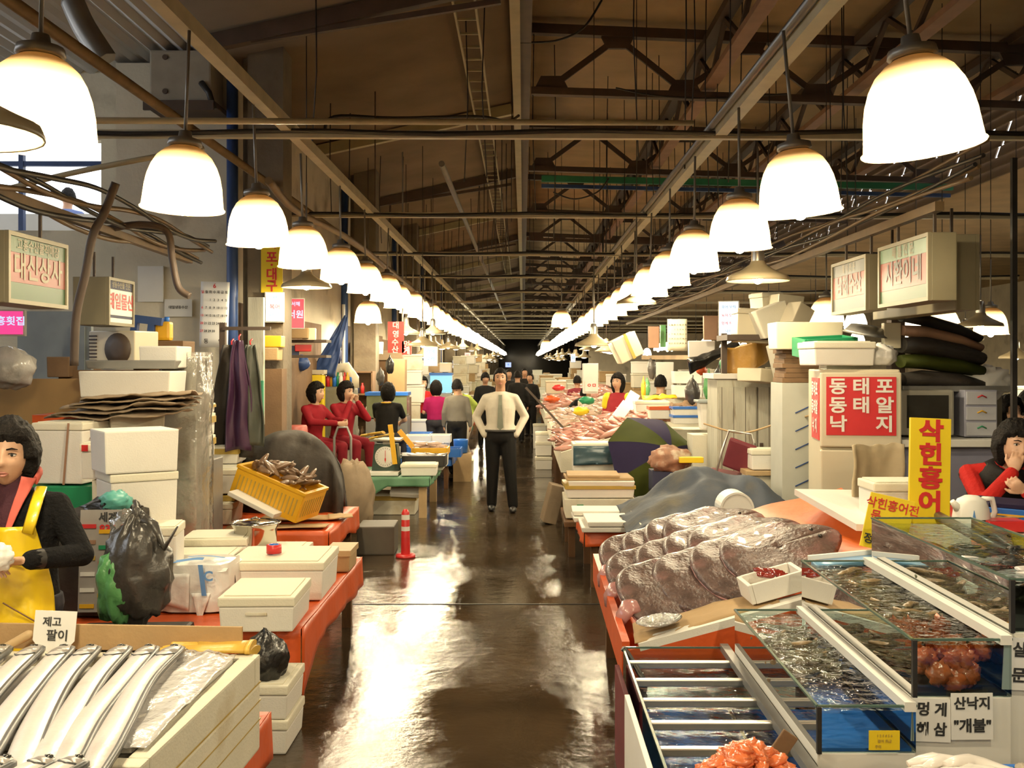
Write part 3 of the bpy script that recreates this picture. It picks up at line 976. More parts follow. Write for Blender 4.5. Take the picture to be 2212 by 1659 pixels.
# white shopping bag draped over a box
t = thing('plastic_shopping_bag', 'white plastic shopping bag with blue print over a box', 'bag', (PX(440, 5.45), 5.45, .46))
b = MB()
def bagf(u, v):
    a = 2 * PI * u
    s_ = abs(math.cos(a)) ** .35 * (1 if math.cos(a) > 0 else -1); c_ = abs(math.sin(a)) ** .35 * (1 if math.sin(a) > 0 else -1)
    z = v * .24
    k = (1.0 - .10 * v) + .05 * nz(u * 14, v * 3, 3)
    return V((.18 * s_ * k, .17 * c_ * k, z + .012 * nz(u * 9, v * 4)))
b.surf(bagf, 48, 8)
b.surf(lambda u, v: (lerp(-.165, .165, u), lerp(-.155, .155, v), .24 + .018 * nz(u * 5, v * 5) - .03 * max(abs(u - .5), abs(v - .5)) ** 3 * 8), 16, 16)
b.surf(lambda u, v: (.04 + .10 * (u - .5) * (1 - v), -.175 - .02 * v + .006 * nz(u * 8, v * 6), .10 - .16 * v), 10, 8, thick=.003)
b.surf(lambda u, v: (lerp(-.19, -.02, u), -.172 - .012 * v + .008 * nz(u * 7, v * 5), .20 - v * (.14 + .05 * u)), 10, 8, thick=.003)
b.build('bag', M['whitebag'], t)
b = MB()
b.surf(lambda u, v: (lerp(-.13, .05, u), lerp(-.16, -.13, v) - .02 * u + .03 * math.sin(u * 3), .2615 - .01 * math.cos(u * 3) + .008 * v), 12, 2)
b.surf(lambda u, v: (lerp(.03, .055, u) + .02 * v, -.193, lerp(.25, .09, v)), 3, 8)
b.surf(lambda u, v: (lerp(-.06, .14, u), lerp(-.08, -.055, v) + .03 * math.sin(u * 4), .268), 12, 2)
b.build('print', M['bluink'], t)
board_text(t, 'C', .07, 'bluink', (.085, -.195, .19))
foam_box('white foam box the printed shopping bag lies against', (PX(430, 5.9), 5.95, .455), (.40, .35, .19), .05)
foam_box('white foam box with yellow string at the foot of the tall tower', (PX(405, 5.75), 6.35, .455), (.40, .36, .23), .1)
foam_box('narrow white foam box right below the tall tower', (PX(358, 5.45), 5.42, .455), (.18, .26, .44), .15, m='foam')
# tower of foam boxes (turned 40 degrees)
foam_box('lower box of the tall white foam tower', (PX(300, 5.6) - .02, 5.62, .86), (.36, .34, .30), .62, m='foam')
foam_box('upper box of the tall white foam tower with two tan scuffs', (PX(290, 5.6) - .0, 5.60, 1.162), (.40, .34, .23), .62, m='foam', lid=False)
foam_box('grey foam box turned sideways left of the tall tower top', (PX(213, 5.75), 5.85, 1.10), (.20, .30, .20), .1, m='foam', lid=True)
foam_box('grey shaded foam box left of the tall tower base', (PX(232, 5.75), 5.88, .80), (.20, .30, .295), .1, m='foam2', lid=False)
foam_box('white foam box hidden under the tall tower', (PX(295, 5.6), 5.62, .455), (.36, .34, .40), .3, m='foam2', lid=False)
foam_box('dark green crate holding up the grey foam boxes', (PX(215, 5.75), 5.9, .455), (.28, .34, .34), .1, m='greenp', lid=False, name='plastic_crate')
m = MB(); m.box((0, 0, 0), (.035, .004, .035)); solo('red_sticker', m, M['red'], 'square red sticker on the grey foam box by the tower', 'sticker', P(183, 968, 5.68))
foam_box('tall foam box tied with pink string behind the woman', (PX(155, 6.3), 6.35, 1.02), (.33, .40, .37), -.12, m='foam', lid=True)
m = MB(); m.bar((0, 0, 0), (.03, 0, .37), .012, .004, up=(0, 1, 0)); solo('pink_string', m, M['maroon'] if 0 else M['flange'], 'pink string around the tall foam box behind the woman', 'string', (PX(133, 6.1), 6.125, 1.02))
foam_box('green crate under the string-tied foam box', (PX(150, 6.3), 6.35, .45), (.42, .42, .56), 0, m='greenp', lid=False, name='plastic_crate')
foam_box('foam box buried under the stack of brown sacks', (PX(290, 6.6), 6.6, 1.30), (.34, .34, .17), .5, m='foam2')
m = MB(); m.box((0, 0, 0), (.42, .3, .05)); solo('orange_board', m, M['orange'], 'dull orange board edge behind the string-tied box', 'board', P(160, 902, 6.8), .05)
for k in range(5):
    p = P(265 + 8 * k, 893 - 9 * k, 6.5)
    m = sheet([(-.42 + .03 * k, -.2, -.02), (.34, -.24 + .02 * k, 0.012 * k), (.38, .2, .02), (-.38, .22, 0)], 20, 8, .03, 3, k * 3.1, .008)
    solo('folded_sack', m, M['kraft'], ['lowest folded brown sack of the pile on the foam boxes', 'second folded brown sack of the pile', 'middle folded brown sack of the pile', 'fourth folded brown sack of the pile', 'topmost folded brown sack of the pile'][k], 'sack', p, .1 * (k - 2))
for k, (px, py) in enumerate(((262, 940), (285, 935))):
    m = sheet([(-.2, -.2, 0), (.26, -.22, -.01), (.28, .18, .02), (-.2, .2, .01)], 14, 8, .015, 4, k + 9., .008)
    solo('folded_sack', m, M['cardd'], ['dark flattened sack below the foam box, lower one', 'dark flattened sack below the foam box, upper one'][k], 'sack', P(px, py, 6.45), .2)
foam_box('long white foam box on top of the brown sacks', (PX(283, 6.7), 6.75, PZ(857, 6.7)), (.60, .36, .17), .02, m='foam', lid=False)
foam_box('flat grey metal shelf box above the long foam box', (PX(290, 6.9), 7.0, PZ(797, 6.9)), (.62, .36, .06), .02, m='grey', lid=False, name='metal_shelf')
# film-wrapped column of boxes beside the tower
t = thing('wrapped_stack', 'tall stack wrapped in clear plastic film beside the column', 'wrapped stack', (PX(392, 7.1), 7.2, .0))
b = MB(); b.box((0, 0, .9), (.24, .3, 1.8), bev=.01); b.build('contents', M['foam2'], t)
b = MB(); b.surf(lambda u, v: (.15 * (1 if math.cos(2 * PI * u) > 0 else -1) * abs(math.cos(2 * PI * u)) ** .3 + .02 * nz(u * 12, v * 9), .18 * (1 if math.sin(2 * PI * u) > 0 else -1) * abs(math.sin(2 * PI * u)) ** .3 + .015 * nz(u * 9, v * 12, 5), v * 1.83), 40, 24); b.build('film', M['film'], t)
foam_box('small white carton with a red mark under the hanging calendar', (PX(358, 7.0), 7.0, PZ(795, 7.0)), (.28, .25, .15), -.1, m='foam', lid=False, name='carton')
# stack of taped boxes right of the wrapped stack
for k, (py, h) in enumerate(((950, .16), (893, .16), (866, .07))):
    foam_box(['bottom tan-taped foam box of the small stack by the column', 'middle tan-taped foam box of the small stack by the column', 'top tan-taped foam box of the small stack by the column'][k], (PX(430, 7.6), 7.62, [1.05, 1.215, 1.38][k]), (.16, .3, h), .05, tape='tape')
m = MB(); m.box((0, 0, .52), (.3, .34, 1.04), bev=.01); solo('storage_cabinet', m, M['grey'], 'grey cabinet under the small tan-taped stack', 'cabinet', (PX(420, 7.6), 7.65, 0))

# ------------------------------------------------------------ left: third stall, orange table with the yellow crate
stall_table('orange tarp covered low table under the yellow fish crate', -3.1, -1.50, 7.85, 9.25, .45, drop=.15, droopx=lambda u: .02 + .03 * math.sin(u * 9))
foam_box('rusty stained flat foam box at the bottom left of the third stall', (PX(450, 8.3), 8.35, .455), (.46, .4, .17), .04, m='foam2')
foam_box('tan lid board on the stained flat foam box', (PX(450, 8.4), 8.42, .63), (.5, .4, .05), .1, m='tape', lid=False, name='lid_board')
foam_box('long cream foam box in the middle of the third stall pile', (PX(465, 8.4), 8.45, .69), (.58, .42, .20), .06, m='foam')
foam_box('cream foam box with a tan tape band topping the third stall pile', (PX(455, 8.7), 8.8, .90), (.50, .42, .15), .05, tape='tape')
foam_box('small foam box with green print beside the tan-banded one', (PX(403, 8.2), 8.3, .895), (.15, .2, .09), .0)
# tilted yellow crate full of fish
t = thing('yellow_crate', 'tilted yellow plastic crate heaped with brown fish', 'crate', P(592, 1090, 8.25), (0, .36, -.22))
b = MB()
w_, dp, h = .30, .21, .25
for sx in (-1, 1): b.box((sx * w_, 0, h / 2), (.014, 2 * dp, h)); b.box((sx * w_, 0, h - .012), (.028, 2 * dp + .02, .024))
for sy in (-1, 1): b.box((0, sy * dp, h / 2), (2 * w_, .014, h)); b.box((0, sy * dp, h - .012), (2 * w_ + .02, .028, .024))
b.box((0, 0, .008), (2 * w_, 2 * dp, .016)); b.build('body', M['yplastic'], t)
b = MB()
for k in range(16): b.box((lerp(-w_ + .04, w_ - .04, k / 15), -dp - .008, h * .45), (.010, .006, h * .55))
for k in range(9): b.box((w_ + .008, lerp(-dp + .04, dp - .04, k / 8), h * .45), (.006, .010, h * .55))
b.build('grille', M['tape'], t)
def small_fish(m, tailm=None, L=.2, name='fish', label='', cat='fish', thick=.25):
    b = MB()
    n = 12
    pts = [(lerp(-L / 2, L * .38, i / n), 0, 0) for i in range(n + 1)]
    rs = [L * (.03 + .13 * math.sin(PI * min(1, (i + .6) / (n + .9))) ** .8) for i in range(n + 1)]
    b.tube(pts, rs, 10, flat=(thick * 2, 1))
    b.prism([(L * .36, -.0), (L * .5, -L * .11), (L * .45, 0), (L * .5, L * .11)], .006, rotm((PI / 2, 0, 0)))
    return b
brown = mat('brown_fish_skin', (.20, .12, .07), .3, .35, 14, .2, 40, coat=.4, stain=(.40, .30, .2), stain_scale=6)
fpro = None
for k in range(34):
    M4 = t.matrix_basis.copy() if 0 else (Matrix.Translation(t.location) @ Euler(t.rotation_euler).to_matrix().to_4x4())
    lx, ly = R.uniform(-.24, .24), R.uniform(-.15, .15)
    p = M4 @ V((lx, ly, .235 + .05 * (1 - abs(lx) / .3) + R.uniform(0, .03)))
    rot = (R.uniform(-.5, .5), R.uniform(-.4, .5) + .3, R.uniform(0, 6.3))
    if fpro is None: fpro = solo('brown_fish', small_fish(None, L=.22, thick=.3), brown, 'brown fish heaped in the tilted yellow crate', 'fish', p, rot, 'fish in the yellow crate')
    else: dup(fpro, p, rot)
m = MB(); m.box((0, 0, 0), (.42, .3, .035), bev=.006); solo('foam_slab', m, M['foam'], 'thin white foam slab sliding under the tilted yellow crate', 'foam slab', P(560, 1085, 8.05), (0, .42, -.2))
for k, (cx, cy, sx_, sy_, rz) in enumerate(((645, 1104, .62, .30, .06), (600, 1130, .78, .22, .03), (735, 1098, .2, .28, .2))):
    p = P(cx, cy, 8.5 if k != 1 else 8.02)
    p.z = .462 + .008 * k
    solo('cardboard_sheet', sheet([(-sx_ / 2, -sy_ / 2, 0), (sx_ / 2, -sy_ / 2, .01), (sx_ / 2, sy_ / 2, 0), (-sx_ / 2, sy_ / 2, 0)], 12, 6, .008, 3, k, .006), M['card'], ['flat cardboard sheet beside the yellow crate', 'long cardboard sheet along the front edge of the third stall', 'cardboard sheet at the aisle corner of the third stall'][k], 'cardboard', p, rz)
m = sheet([(-.12, -.03, 0), (.11, -.03, 0), (.11, .04, 0), (-.12, .04, 0)], 8, 4, .006, 4, 3); solo('plastic_wrapper', m, M['whitebag'], 'white plastic wrapper lying on the orange tarp edge', 'wrapper', (PX(428, 7.9), 7.98, .462), .05)

# ------------------------------------------------------------ bags, newspapers behind the fish tray
t = thing('plastic_bag', 'big charcoal plastic bag knotted and hung with a green one', 'bag', (PX(290, 4.75), 4.78, .77))
blob(3.3, (.145, .14, .24), .22, 2.4, 40, 26, neck=.72, ridges=.12).build('bag', M['greybag'], t)
b = MB(); b.tube([(.03, 0, .25), (.08, 0, .22), (.14, -.02, .12), (.2, -.02, .22)], [.03, .025, .018, .004], 8); b.build('handle', M['greybag'], t)
t = thing('plastic_bag', 'translucent green plastic bag bulging left of the charcoal bag', 'bag', (PX(240, 4.65), 4.72, .72))
blob(8.1, (.085, .09, .17), .25, 2.2, 30, 20, neck=.75, ridges=.1).build('bag', M['greenbag'], t)
t = thing('plastic_bag', 'pale blue plastic bag between the green and charcoal bags', 'bag', (PX(268, 4.8), 4.86, .96))
blob(5.1, (.09, .07, .09), .3, 2.5, 24, 16).build('bag', M['film'], t)
foam_box('foam box lifting the yellow tray of pink fish', (PX(932, 12.9), 12.82, .465), (.44, .3, .15), 0, lid=False)
m = MB(); m.box((0, 0, .245), (.52, .36, .49), bev=.02); solo('black_crate', m, M['blackm'], 'dark crate under the charcoal and green bags', 'crate', (PX(270, 4.75), 4.80, 0), .05)
t = thing('poster_board', 'grey board of small colourful price flyers behind the woman', 'board', (PX(212, 4.95), 5.02, PZ(1330, 4.95)), (-.08, 0, .05))
b = MB(); b.box((0, .01, .25), (.26, .012, .5)); b.build('board', mat('grey_flyer', (.36, .33, .30), .6), t)
b = MB()
for k in range(16):
    b = MB(); b.box((-.085 + .085 * (k % 3), -.001, .42 - .026 * k), (.07, .006, .02)); b.build('print', M[['redink', 'yplastic', 'white', 'flange', 'greenp', 'white', 'tape'][k % 7]], t)
board_text(t, '세계맹', .05, 'ink', (.03, 0, .462), .03)
board_text(t, '836-9', .055, 'redink', (.03, 0, .405), .03)
t = thing('plastic_bag', 'shiny black bin bag sitting on foam boxes beside the fish tray', 'bag', (PX(568, 4.62), 4.66, .40))
blob(12.4, (.095, .105, .115), .16, 2.2, 36, 22, neck=.80, ridges=.10).build('bag', M['blackbag'], t)
foam_box('lower white foam box on the floor beside the fish tray', (PX(560, 4.78), 4.72, .0), (.38, .36, .155), 0, lid=True)
foam_box('upper white foam box under the black bin bag', (PX(560, 4.78), 4.72, .157), (.38, .36, .155), 0, lid=True)
t = thing('knotted_rags', 'turquoise and black plastic scraps heaped behind the bags', 'scraps', (PX(235, 5.2), 5.25, 1.0))
blob(2.2, (.14, .1, .06), .4, 3, 24, 14).build('black_scrap', M['blackbag'], t)
b = blob(6.7, (.08, .06, .05), .4, 3, 20, 12); b.v = [v + V((.04, -.06, .05)) for v in b.v]; b.build('turquoise_scrap', mat('turquoise_film', (.12, .42, .36), .35, .2), t)
m = MB(); m.box((0, 0, .26), (.4, .3, .52), bev=.02); solo('bin', m, M['darktarp'], 'dark bin under the plastic scraps', 'bin', (PX(215, 5.3), 5.33, .46))

# ------------------------------------------------------------ the post, crates and the fourth stall
t = thing('bollard', 'red and white plastic bollard on a round foot in the aisle', 'bollard', (PX(876, 9.2), 9.2, 0))
b = MB(); b.lathe([(.005, .03), (.085, .028), (.09, .01), (.09, .001), (.001, .001)], 24); b.build('foot', M['red'], t)
b = MB(); b.lathe([(.042, .028), (.036, .40), (.02, .43), (.004, .435)], 20); b.build('post', M['red'], t)
for z in (.24, .34):
    b = MB(); b.lathe([(.0405 - (z - .1) * .012, z), (.0395 - (z - .1) * .012, z + .045)], 20); b.build('band', M['white'], t)
m = MB(); m.box((0, 0, .13), (.34, .42, .26), bev=.012); solo('grey_crate', m, mat('dirty_grey_plastic', (.10, .085, .065), .6, .2), 'dirty grey crate on the floor beside the bollard', 'crate', (PX(815, 9.45), 9.5, 0), .03)
t = thing('covered_mound', 'dark round mound covered by a brown tarp behind the yellow crate', 'covered goods', (PX(640, 9.3), 9.22, 0))
b = MB()
b.surf(lambda u, v: (.50 * math.cos(PI * (1 - u)) * (1 - .12 * v) * (1 + .08 * nz(u * 7, v * 4)) + .0, -.40 + .55 * v - .12 * nz(u * 6, v * 4) - .025 * math.sin(u * 31), (.16 + 1.0 * math.sin(PI * lerp(.05, .95, u)) ** .55 * (.75 + .25 * math.sin(PI * min(1, v * 1.2)))) * (1 if v > .06 else v / .06)), 44, 20, thick=.01)
b.build('tarp', M['darktarp'], t)
b = MB(); b.box((0, 0, .4), (.72, .24, .8), bev=.05); b.build('goods', M['darktarp'], t)
b = MB(); b.tube([P(575, 1010, 9.5) - t.location, P(610, 965, 9.5) - t.location, P(642, 1015, 9.5) - t.location], .009, 6); b.build('rope', M['plank'], t)
for k, (px, py, rr_, mm, lab) in enumerate(((762, 1010, (.20, .17, .40), 'kraft', 'stained brown burlap sack standing beside the weighing scale'), (722, 1040, (.13, .14, .42), 'darktarp', 'dark grimy sack between the mound and the brown sack'))):
    t = thing('sack', lab, 'sack', (PX(px, 10.6), 10.6 - .2 * k, rr_[2] * .85))
    blob(k * 7 + 1.3, rr_, .22, 2.4, 28, 18, flat=.85, ridges=.10).build('sack', M[mm], t)
for x in (762, 782):
    pass
t = thing('hand_cart', 'hand cart handle of grey tube sticking up behind the sacks', 'cart', (PX(742, 11), 11.0, 0))
b = MB(); b.tube([(-.1, 0, .1), (-.1, 0, .95), (-.06, 0, 1.06), (.04, 0, 1.06), (.08, 0, .95), (.08, 0, .1)], .014, 8); b.build('frame', M['grey'], t)
b = MB(); b.box((0, -.1, .1), (.3, .3, .03)); b.build('plate', M['grey'], t)
for sx in (-1, 1):
    b = MB(); b.tube([(sx * .16 - .02, 0, .1), (sx * .16 + .02, 0, .1)], .1, 16); b.build('wheel', M['blackm'], t)
t4 = stall_table('green covered low table carrying the weighing scale', -2.0, -1.06, 11.5, 13.0, .46, mt='greenc', drop=.10, droopy=lambda u: .28 * max(0, 1 - u / .5), lw=.085, legm='plank')
foam_box('yellow-banded foam box on the floor under the green table', (PX(850, 11.9), 11.95, 0), (.56, .4, .24), 0, tape='tape', m='foam2')
foam_box('tilted foam lid leaning under the green table', (PX(880, 11.8), 11.75, .26), (.38, .22, .06), rot=(.5, .05, 0), m='foam', lid=False, name='foam_cover')
foam_box('flat white foam box on the green table right of the scale', (PX(905, 11.7), 11.78, .465), (.42, .34, .13), .03)
m = MB(); m.box((0, 0, .02), (.36, .34, .04), bev=.006); solo('foam_slab', m, M['foam'], 'white foam slab under the weighing scale', 'foam slab', (PX(828, 11.7), 11.8, .465))
t = thing('weighing_scale', 'dark green weighing scale with a round white dial', 'scale', (PX(830, 11.7), 11.8, .507))
b = MB(); b.prism([(-.16, 0), (.16, 0), (.13, .30), (-.13, .30)], .22); b.build('housing', mat('dark_green_enamel', (.03, .06, .045), .4), t)
b = MB(); b.lathe([(.001, .012), (.115, .012), (.122, .006), (.122, 0)], 32, Matrix.Translation((0, 0, .16)) @ rotm((PI / 2, 0, 0))); b.build('dial', M['white'], t)
b = MB()
for k in range(24):
    a = 2 * PI * k / 24
    b.box((.098 * math.sin(a), -.0135, .16 + .098 * math.cos(a)), (.004, .002, .014), rot=(0, a, 0))
b.build('marking', M['ink'], t)
b = MB(); b.box((0, -.015, .165), (.006, .002, .14)); b.box((0, -.0155, .13), (.016, .002, .03)); b.build('needle', M['red'], t)
b = MB(); b.box((0, .11, .355), (.36, .30, .03), bev=.008); b.box((0, .11, .32), (.08, .08, .05)); b.build('pan', M['alu'], t)
m = MB(); m.box((0, 0, 0), (.055, .02, .46), bev=.003); solo('wooden_stick', m, M['yplastic'], 'yellow wooden slat leaning against the weighing scale', 'slat', P(848, 960, 11.7), (0, -.12, 0))
m = MB(); m.box((0, 0, 0), (.06, .02, .26), bev=.003); solo('orange_box_lid', m, mat('orange_print', (.85, .42, .04), .5), 'small orange printed carton leaning right of the scale', 'carton', P(877, 948, 12.2), (0, -.7, 0))
for k, (px, py) in enumerate(((795, 945), (815, 950))):
    glove(['yellow rubber glove hanging over the scale pan', 'second yellow rubber glove on the scale pan'][k], P(px, py - 4, 11.7), (.2, .15, 2.9 + k * .5), s=.95)
def crate(label, c, d, m='bluep', rz=0, rim=.02, name='plastic_tray', fill=None, fillz=.8):
    t = thing(name, label, 'tray', c, rz)
    w_, dp, h = d
    b = MB()
    for sx in (-1, 1): b.box((sx * (w_ / 2 - rim / 2), 0, h / 2), (rim, dp, h), bev=.004)
    for sy in (-1, 1): b.box((0, sy * (dp / 2 - rim / 2), h / 2), (w_ - 2 * rim, rim, h), bev=.004)
    b.box((0, 0, .008), (w_ - 2 * rim, dp - 2 * rim, .016)); b.build('body', M[m], t)
    if fill:
        b = MB(); b.surf(lambda u, v: (lerp(-.5, .5, u) * (w_ - 2 * rim), lerp(-.5, .5, v) * (dp - 2 * rim), h * fillz + .006 * nz(u * 9, v * 9)), 10, 10); b.build('water' if fill == 'water' else 'ice', M[fill], t)
    return t
crate('black tray of shiny silver fish on the green table', (PX(915, 12.2), 12.35, .465 + .05), (.52, .36, .13), 'blackm', fill='foam', fillz=.7)
crate('yellow tray of pale pink fish beyond the silver fish', (PX(932, 12.9), 12.82, .62), (.46, .36, .08), 'yplastic', fill='foam', fillz=.8)
foam_box('white foam box carrying the black fish tray', (PX(915, 12.3), 12.4, .465), (.5, .34, .05), 0, lid=False)
foam_box('white foam box standing on the wet floor mid-aisle', (PX(1000, 15.3), 15.45, 0), (.31, .28, .29), 0, slot=True)
fs = None
for k in range(26):
    p = V((PX(915, 12.3) + R.uniform(-.2, .2), 12.35 + R.uniform(-.13, .12), .62 + R.uniform(0, .03)))
    rot = (R.uniform(-.3, .3), R.uniform(-.2, .2), R.uniform(-.7, .7))
    if fs is None: fs = solo('silver_small_fish', small_fish(None, L=.2, thick=.2), M['sil'], 'small silver fish in the black tray on the green table', 'fish', p, rot, 'silver fish in the black tray')
    else: dup(fs, p, rot)
fp2 = None
for k in range(14):
    p = V((PX(932, 12.9) + R.uniform(-.15, .15), 12.82 + R.uniform(-.1, .1), .70 + R.uniform(0, .05)))
    rot = (R.uniform(-.3, .3), R.uniform(-.3, .3), R.uniform(-.7, .7))
    if fp2 is None: fp2 = solo('pink_fish', small_fish(None, L=.24, thick=.3), M['palefish'], 'pale pink fish in the yellow tray', 'fish', p, rot, 'pale fish in the yellow tray')
    else: dup(fp2, p, rot)

# ------------------------------------------------------------ left signs, calendar and high clutter
def side_sign(label, x, ya, yb, z0, z1, bands, face=1, th=.14, framem='dullcream', name='shop_sign'):
    """light box parallel to the aisle; face +1 looks to +X, -1 looks to -X; bands = [(z0f, z1f, mat, text, size, textmat)]"""
    L, H = abs(yb - ya), z1 - z0
    t = thing(name, label, 'sign', (x, (ya + yb) / 2, z0), (0, 0, PI / 2 if face > 0 else -PI / 2))
    b = MB(); b.box((0, th / 2 + .004, H / 2), (L, th, H), bev=.006); b.build('housing', M[framem], t)
    b = MB()
    for s in (-1, 1): b.box((s * (L / 2 - .011), -.004, H / 2), (.022, .02, H)); b.box((0, -.004, H / 2 + s * (H / 2 - .011)), (L - .044, .02, .022))
    b.build('frame', M[framem], t)
    for s in (-1, 1):
        b = MB(); b.box((s * L * .35, th / 2, H + .09), (.015, .015, .18)); b.build('hanger', M['steel'], t)
    for a, c_, mm, tx, sz, tm in bands:
        b = MB(); b.box((0, .0, H * (a + c_) / 2), (L - .046, .008, H * (c_ - a) - .001)); b.build('panel', mm if not isinstance(mm, str) else M[mm], t)
        if tx: board_text(t, tx, sz, tm, (0, -.004, H * (a + c_) / 2), .02)
    return t
sg = mat('faded_sign_green', (.02, .062, .014), .45)
so = mat('faded_sign_orange', (.19, .032, .018), .45)
sgr = mat('faded_sign_grey', (.045, .05, .045), .45)
stx = mat('faded_sign_letter', (.22, .185, .11), .5)
M['dullcream'] = mat('dull_cream_metal', (.24, .205, .125), .5, .15, 5)
side_sign('green and orange light box sign with a word of four pale letters', -2.63, 5.18, 5.86, 2.06, 2.43, [(.06, .30, sg, '', 0, stx), (.30, .72, so, '대신상사', .15, stx), (.72, .94, sg, '고흥수산물직매장', .065, stx)], 1, .2)
side_sign('white light box sign with dark blue band and red letters', -2.92, 7.15, 7.62, 2.02, 2.36, [(.05, .16, 'white', '', 0, stx), (.16, .22, 'navy', '', 0, stx), (.22, .76, 'white', '태일물산', .125, 'redink'), (.76, .95, 'navy', '냉동수산물 전문', .05, stx)], 1, .24)
card('white notice board beside the red lettered light box', PX(325, 9.97), 9.97, PZ(652, 9.97), .25, .35, [], th=.02, name='notice_board', m='white')
t = card('small white notice with a printed line under the cables', PX(385, 9.97), 9.97, PZ(684, 9.97), .27, .17, [('대일냉동수산', 0, .09, .034)], th=.01, name='notice', m='white')
t = thing('wall_calendar', 'white paper calendar hung on the nearest left column', 'calendar', (PX(461, 9.4), 9.4, PZ(750, 9.4)), (0, .03, 0))
t.scale = (1.15, 1.15, 1.15)
b = MB(); b.surf(lambda u, v: (lerp(-.115, .115, u), -.012 * math.sin(u * PI) * (1 - v), lerp(0, .525, v)), 8, 8, thick=.003); b.build('page', M['paper'], t)
board_text(t, '6', .05, 'redink', (0, -.012, .49), .02)
def days(t, W_, z, rows, sz, m0='ink', red='redink'):
    for r_, row in enumerate(rows):
        for k, d_ in enumerate(row):
            if d_: board_text(t, d_, sz, red if k == 0 else m0, (lerp(-W_, W_, k / 6), -.012, z - r_ * sz * 2.4), .02, name='numeral')
days(t, .095, .44, [list('일월화수목금토'), ['', '', '', '1', '2', '3', '4'][1:] + ['5'], ['6', '7', '8', '9', '10', '11', '12'], ['13', '14', '15', '16', '17', '18', '19'], ['20', '21', '22', '23', '24', '25', '26'], ['27', '28', '29', '30', '', '', '']], .026)
board_text(t, '동원산업', .042, 'ink', (0, -.006, .045), .02)
t = thing('banner_sign', 'narrow yellow vertical banner with red letters on the column', 'sign', (PX(586, 9.68), 9.695, PZ(632, 9.68)))
b = MB(); b.box((0, .01, .26), (.205, .012, .52)); b.build('board', M['yellow'], t)
for k, (ch, z) in enumerate((('북', .47), ('포', .33), ('·', .26), ('대', .17), ('구', .06))): board_text(t, ch, .12, 'redink', (0, .004, z), .03)
def lit_sign(label, px0, px1, py0, py1, y, col, st, rows, ink='ink', rz=0, th=.08):
    w_, h = (px1 - px0) * y / F, (py1 - py0) * y / F
    t = thing('lit_sign', label, 'sign', (PX((px0 + px1) / 2, y), y, PZ(py1, y)), rz)
    b = MB(); b.box((0, th / 2 + .005, h / 2), (w_ + .02, th, h + .02)); b.build('housing', M['grey'], t)
    b = MB(); b.box((0, 0, h / 2), (w_, .01, h)); b.build('lit_panel', emis('lit_panel', col, st), t)
    for tx, fz, sz, ik in rows: board_text(t, tx, sz * h, ik, (0, -.006, h * fz), .02)
    return t
lit_sign('lit white, yellow and blue sign under the yellow banner', 575, 612, 633, 694, 9.62, (.75, .92, 1), .9, [('생', .8, .2, 'bluink'), ('복어', .5, .2, 'redink'), ('대구', .22, .2, 'bluink')], rz=.3)
lit_sign('lit red sign with white letters beside the lit blue one', 621, 656, 646, 708, 10.8, (.9, .06, .10), 1.0, [('서해', .82, .17, emis('lit_letter', (.6, .7, 1), 1)), ('서원', .45, .3, D.materials['lit_letter'])], rz=.3)
lit_sign('lit magenta and white sign at the far left edge', -20, 46, 672, 722, 6.5, (.75, .05, .25), 1.1, [('고흥횟집', .55, .42, D.materials['lit_letter'])], rz=.3)
lit_sign('lit white sign with blue letters hanging over the left stalls', 916, 944, 750, 790, 17, (.85, .93, 1), 1.6, [('광어', .75, .25, 'bluink'), ('우럭', .35, .25, 'bluink')])
t = thing('hanging_sign', 'red square hanging sign with white letters and a lower flap', 'sign', (PX(858, 15), 15, PZ(765, 15)))
b = MB(); b.box((-.02, .01, .25), (.24, .02, .46)); b.box((.14, .01, .09), (.14, .02, .2)); b.build('board', mat('faded_red_sign', (.42, .05, .04), .5), t)
for tx, x, z in (('대', -.02, .42), ('영', -.02, .29), ('수', -.03, .17), ('산', -.03, .06), ('멍', .14, .14), ('게', .14, .04)): board_text(t, tx, .11, 'white', (x, 0, z), .02)
m = MB(); m.box((0, 0, .78), (.02, .02, 3.16)); solo('sign_post', m, M['grey'], 'thin post holding the red hanging sign', 'post', (PX(868, 15), 15.1, 2.65))
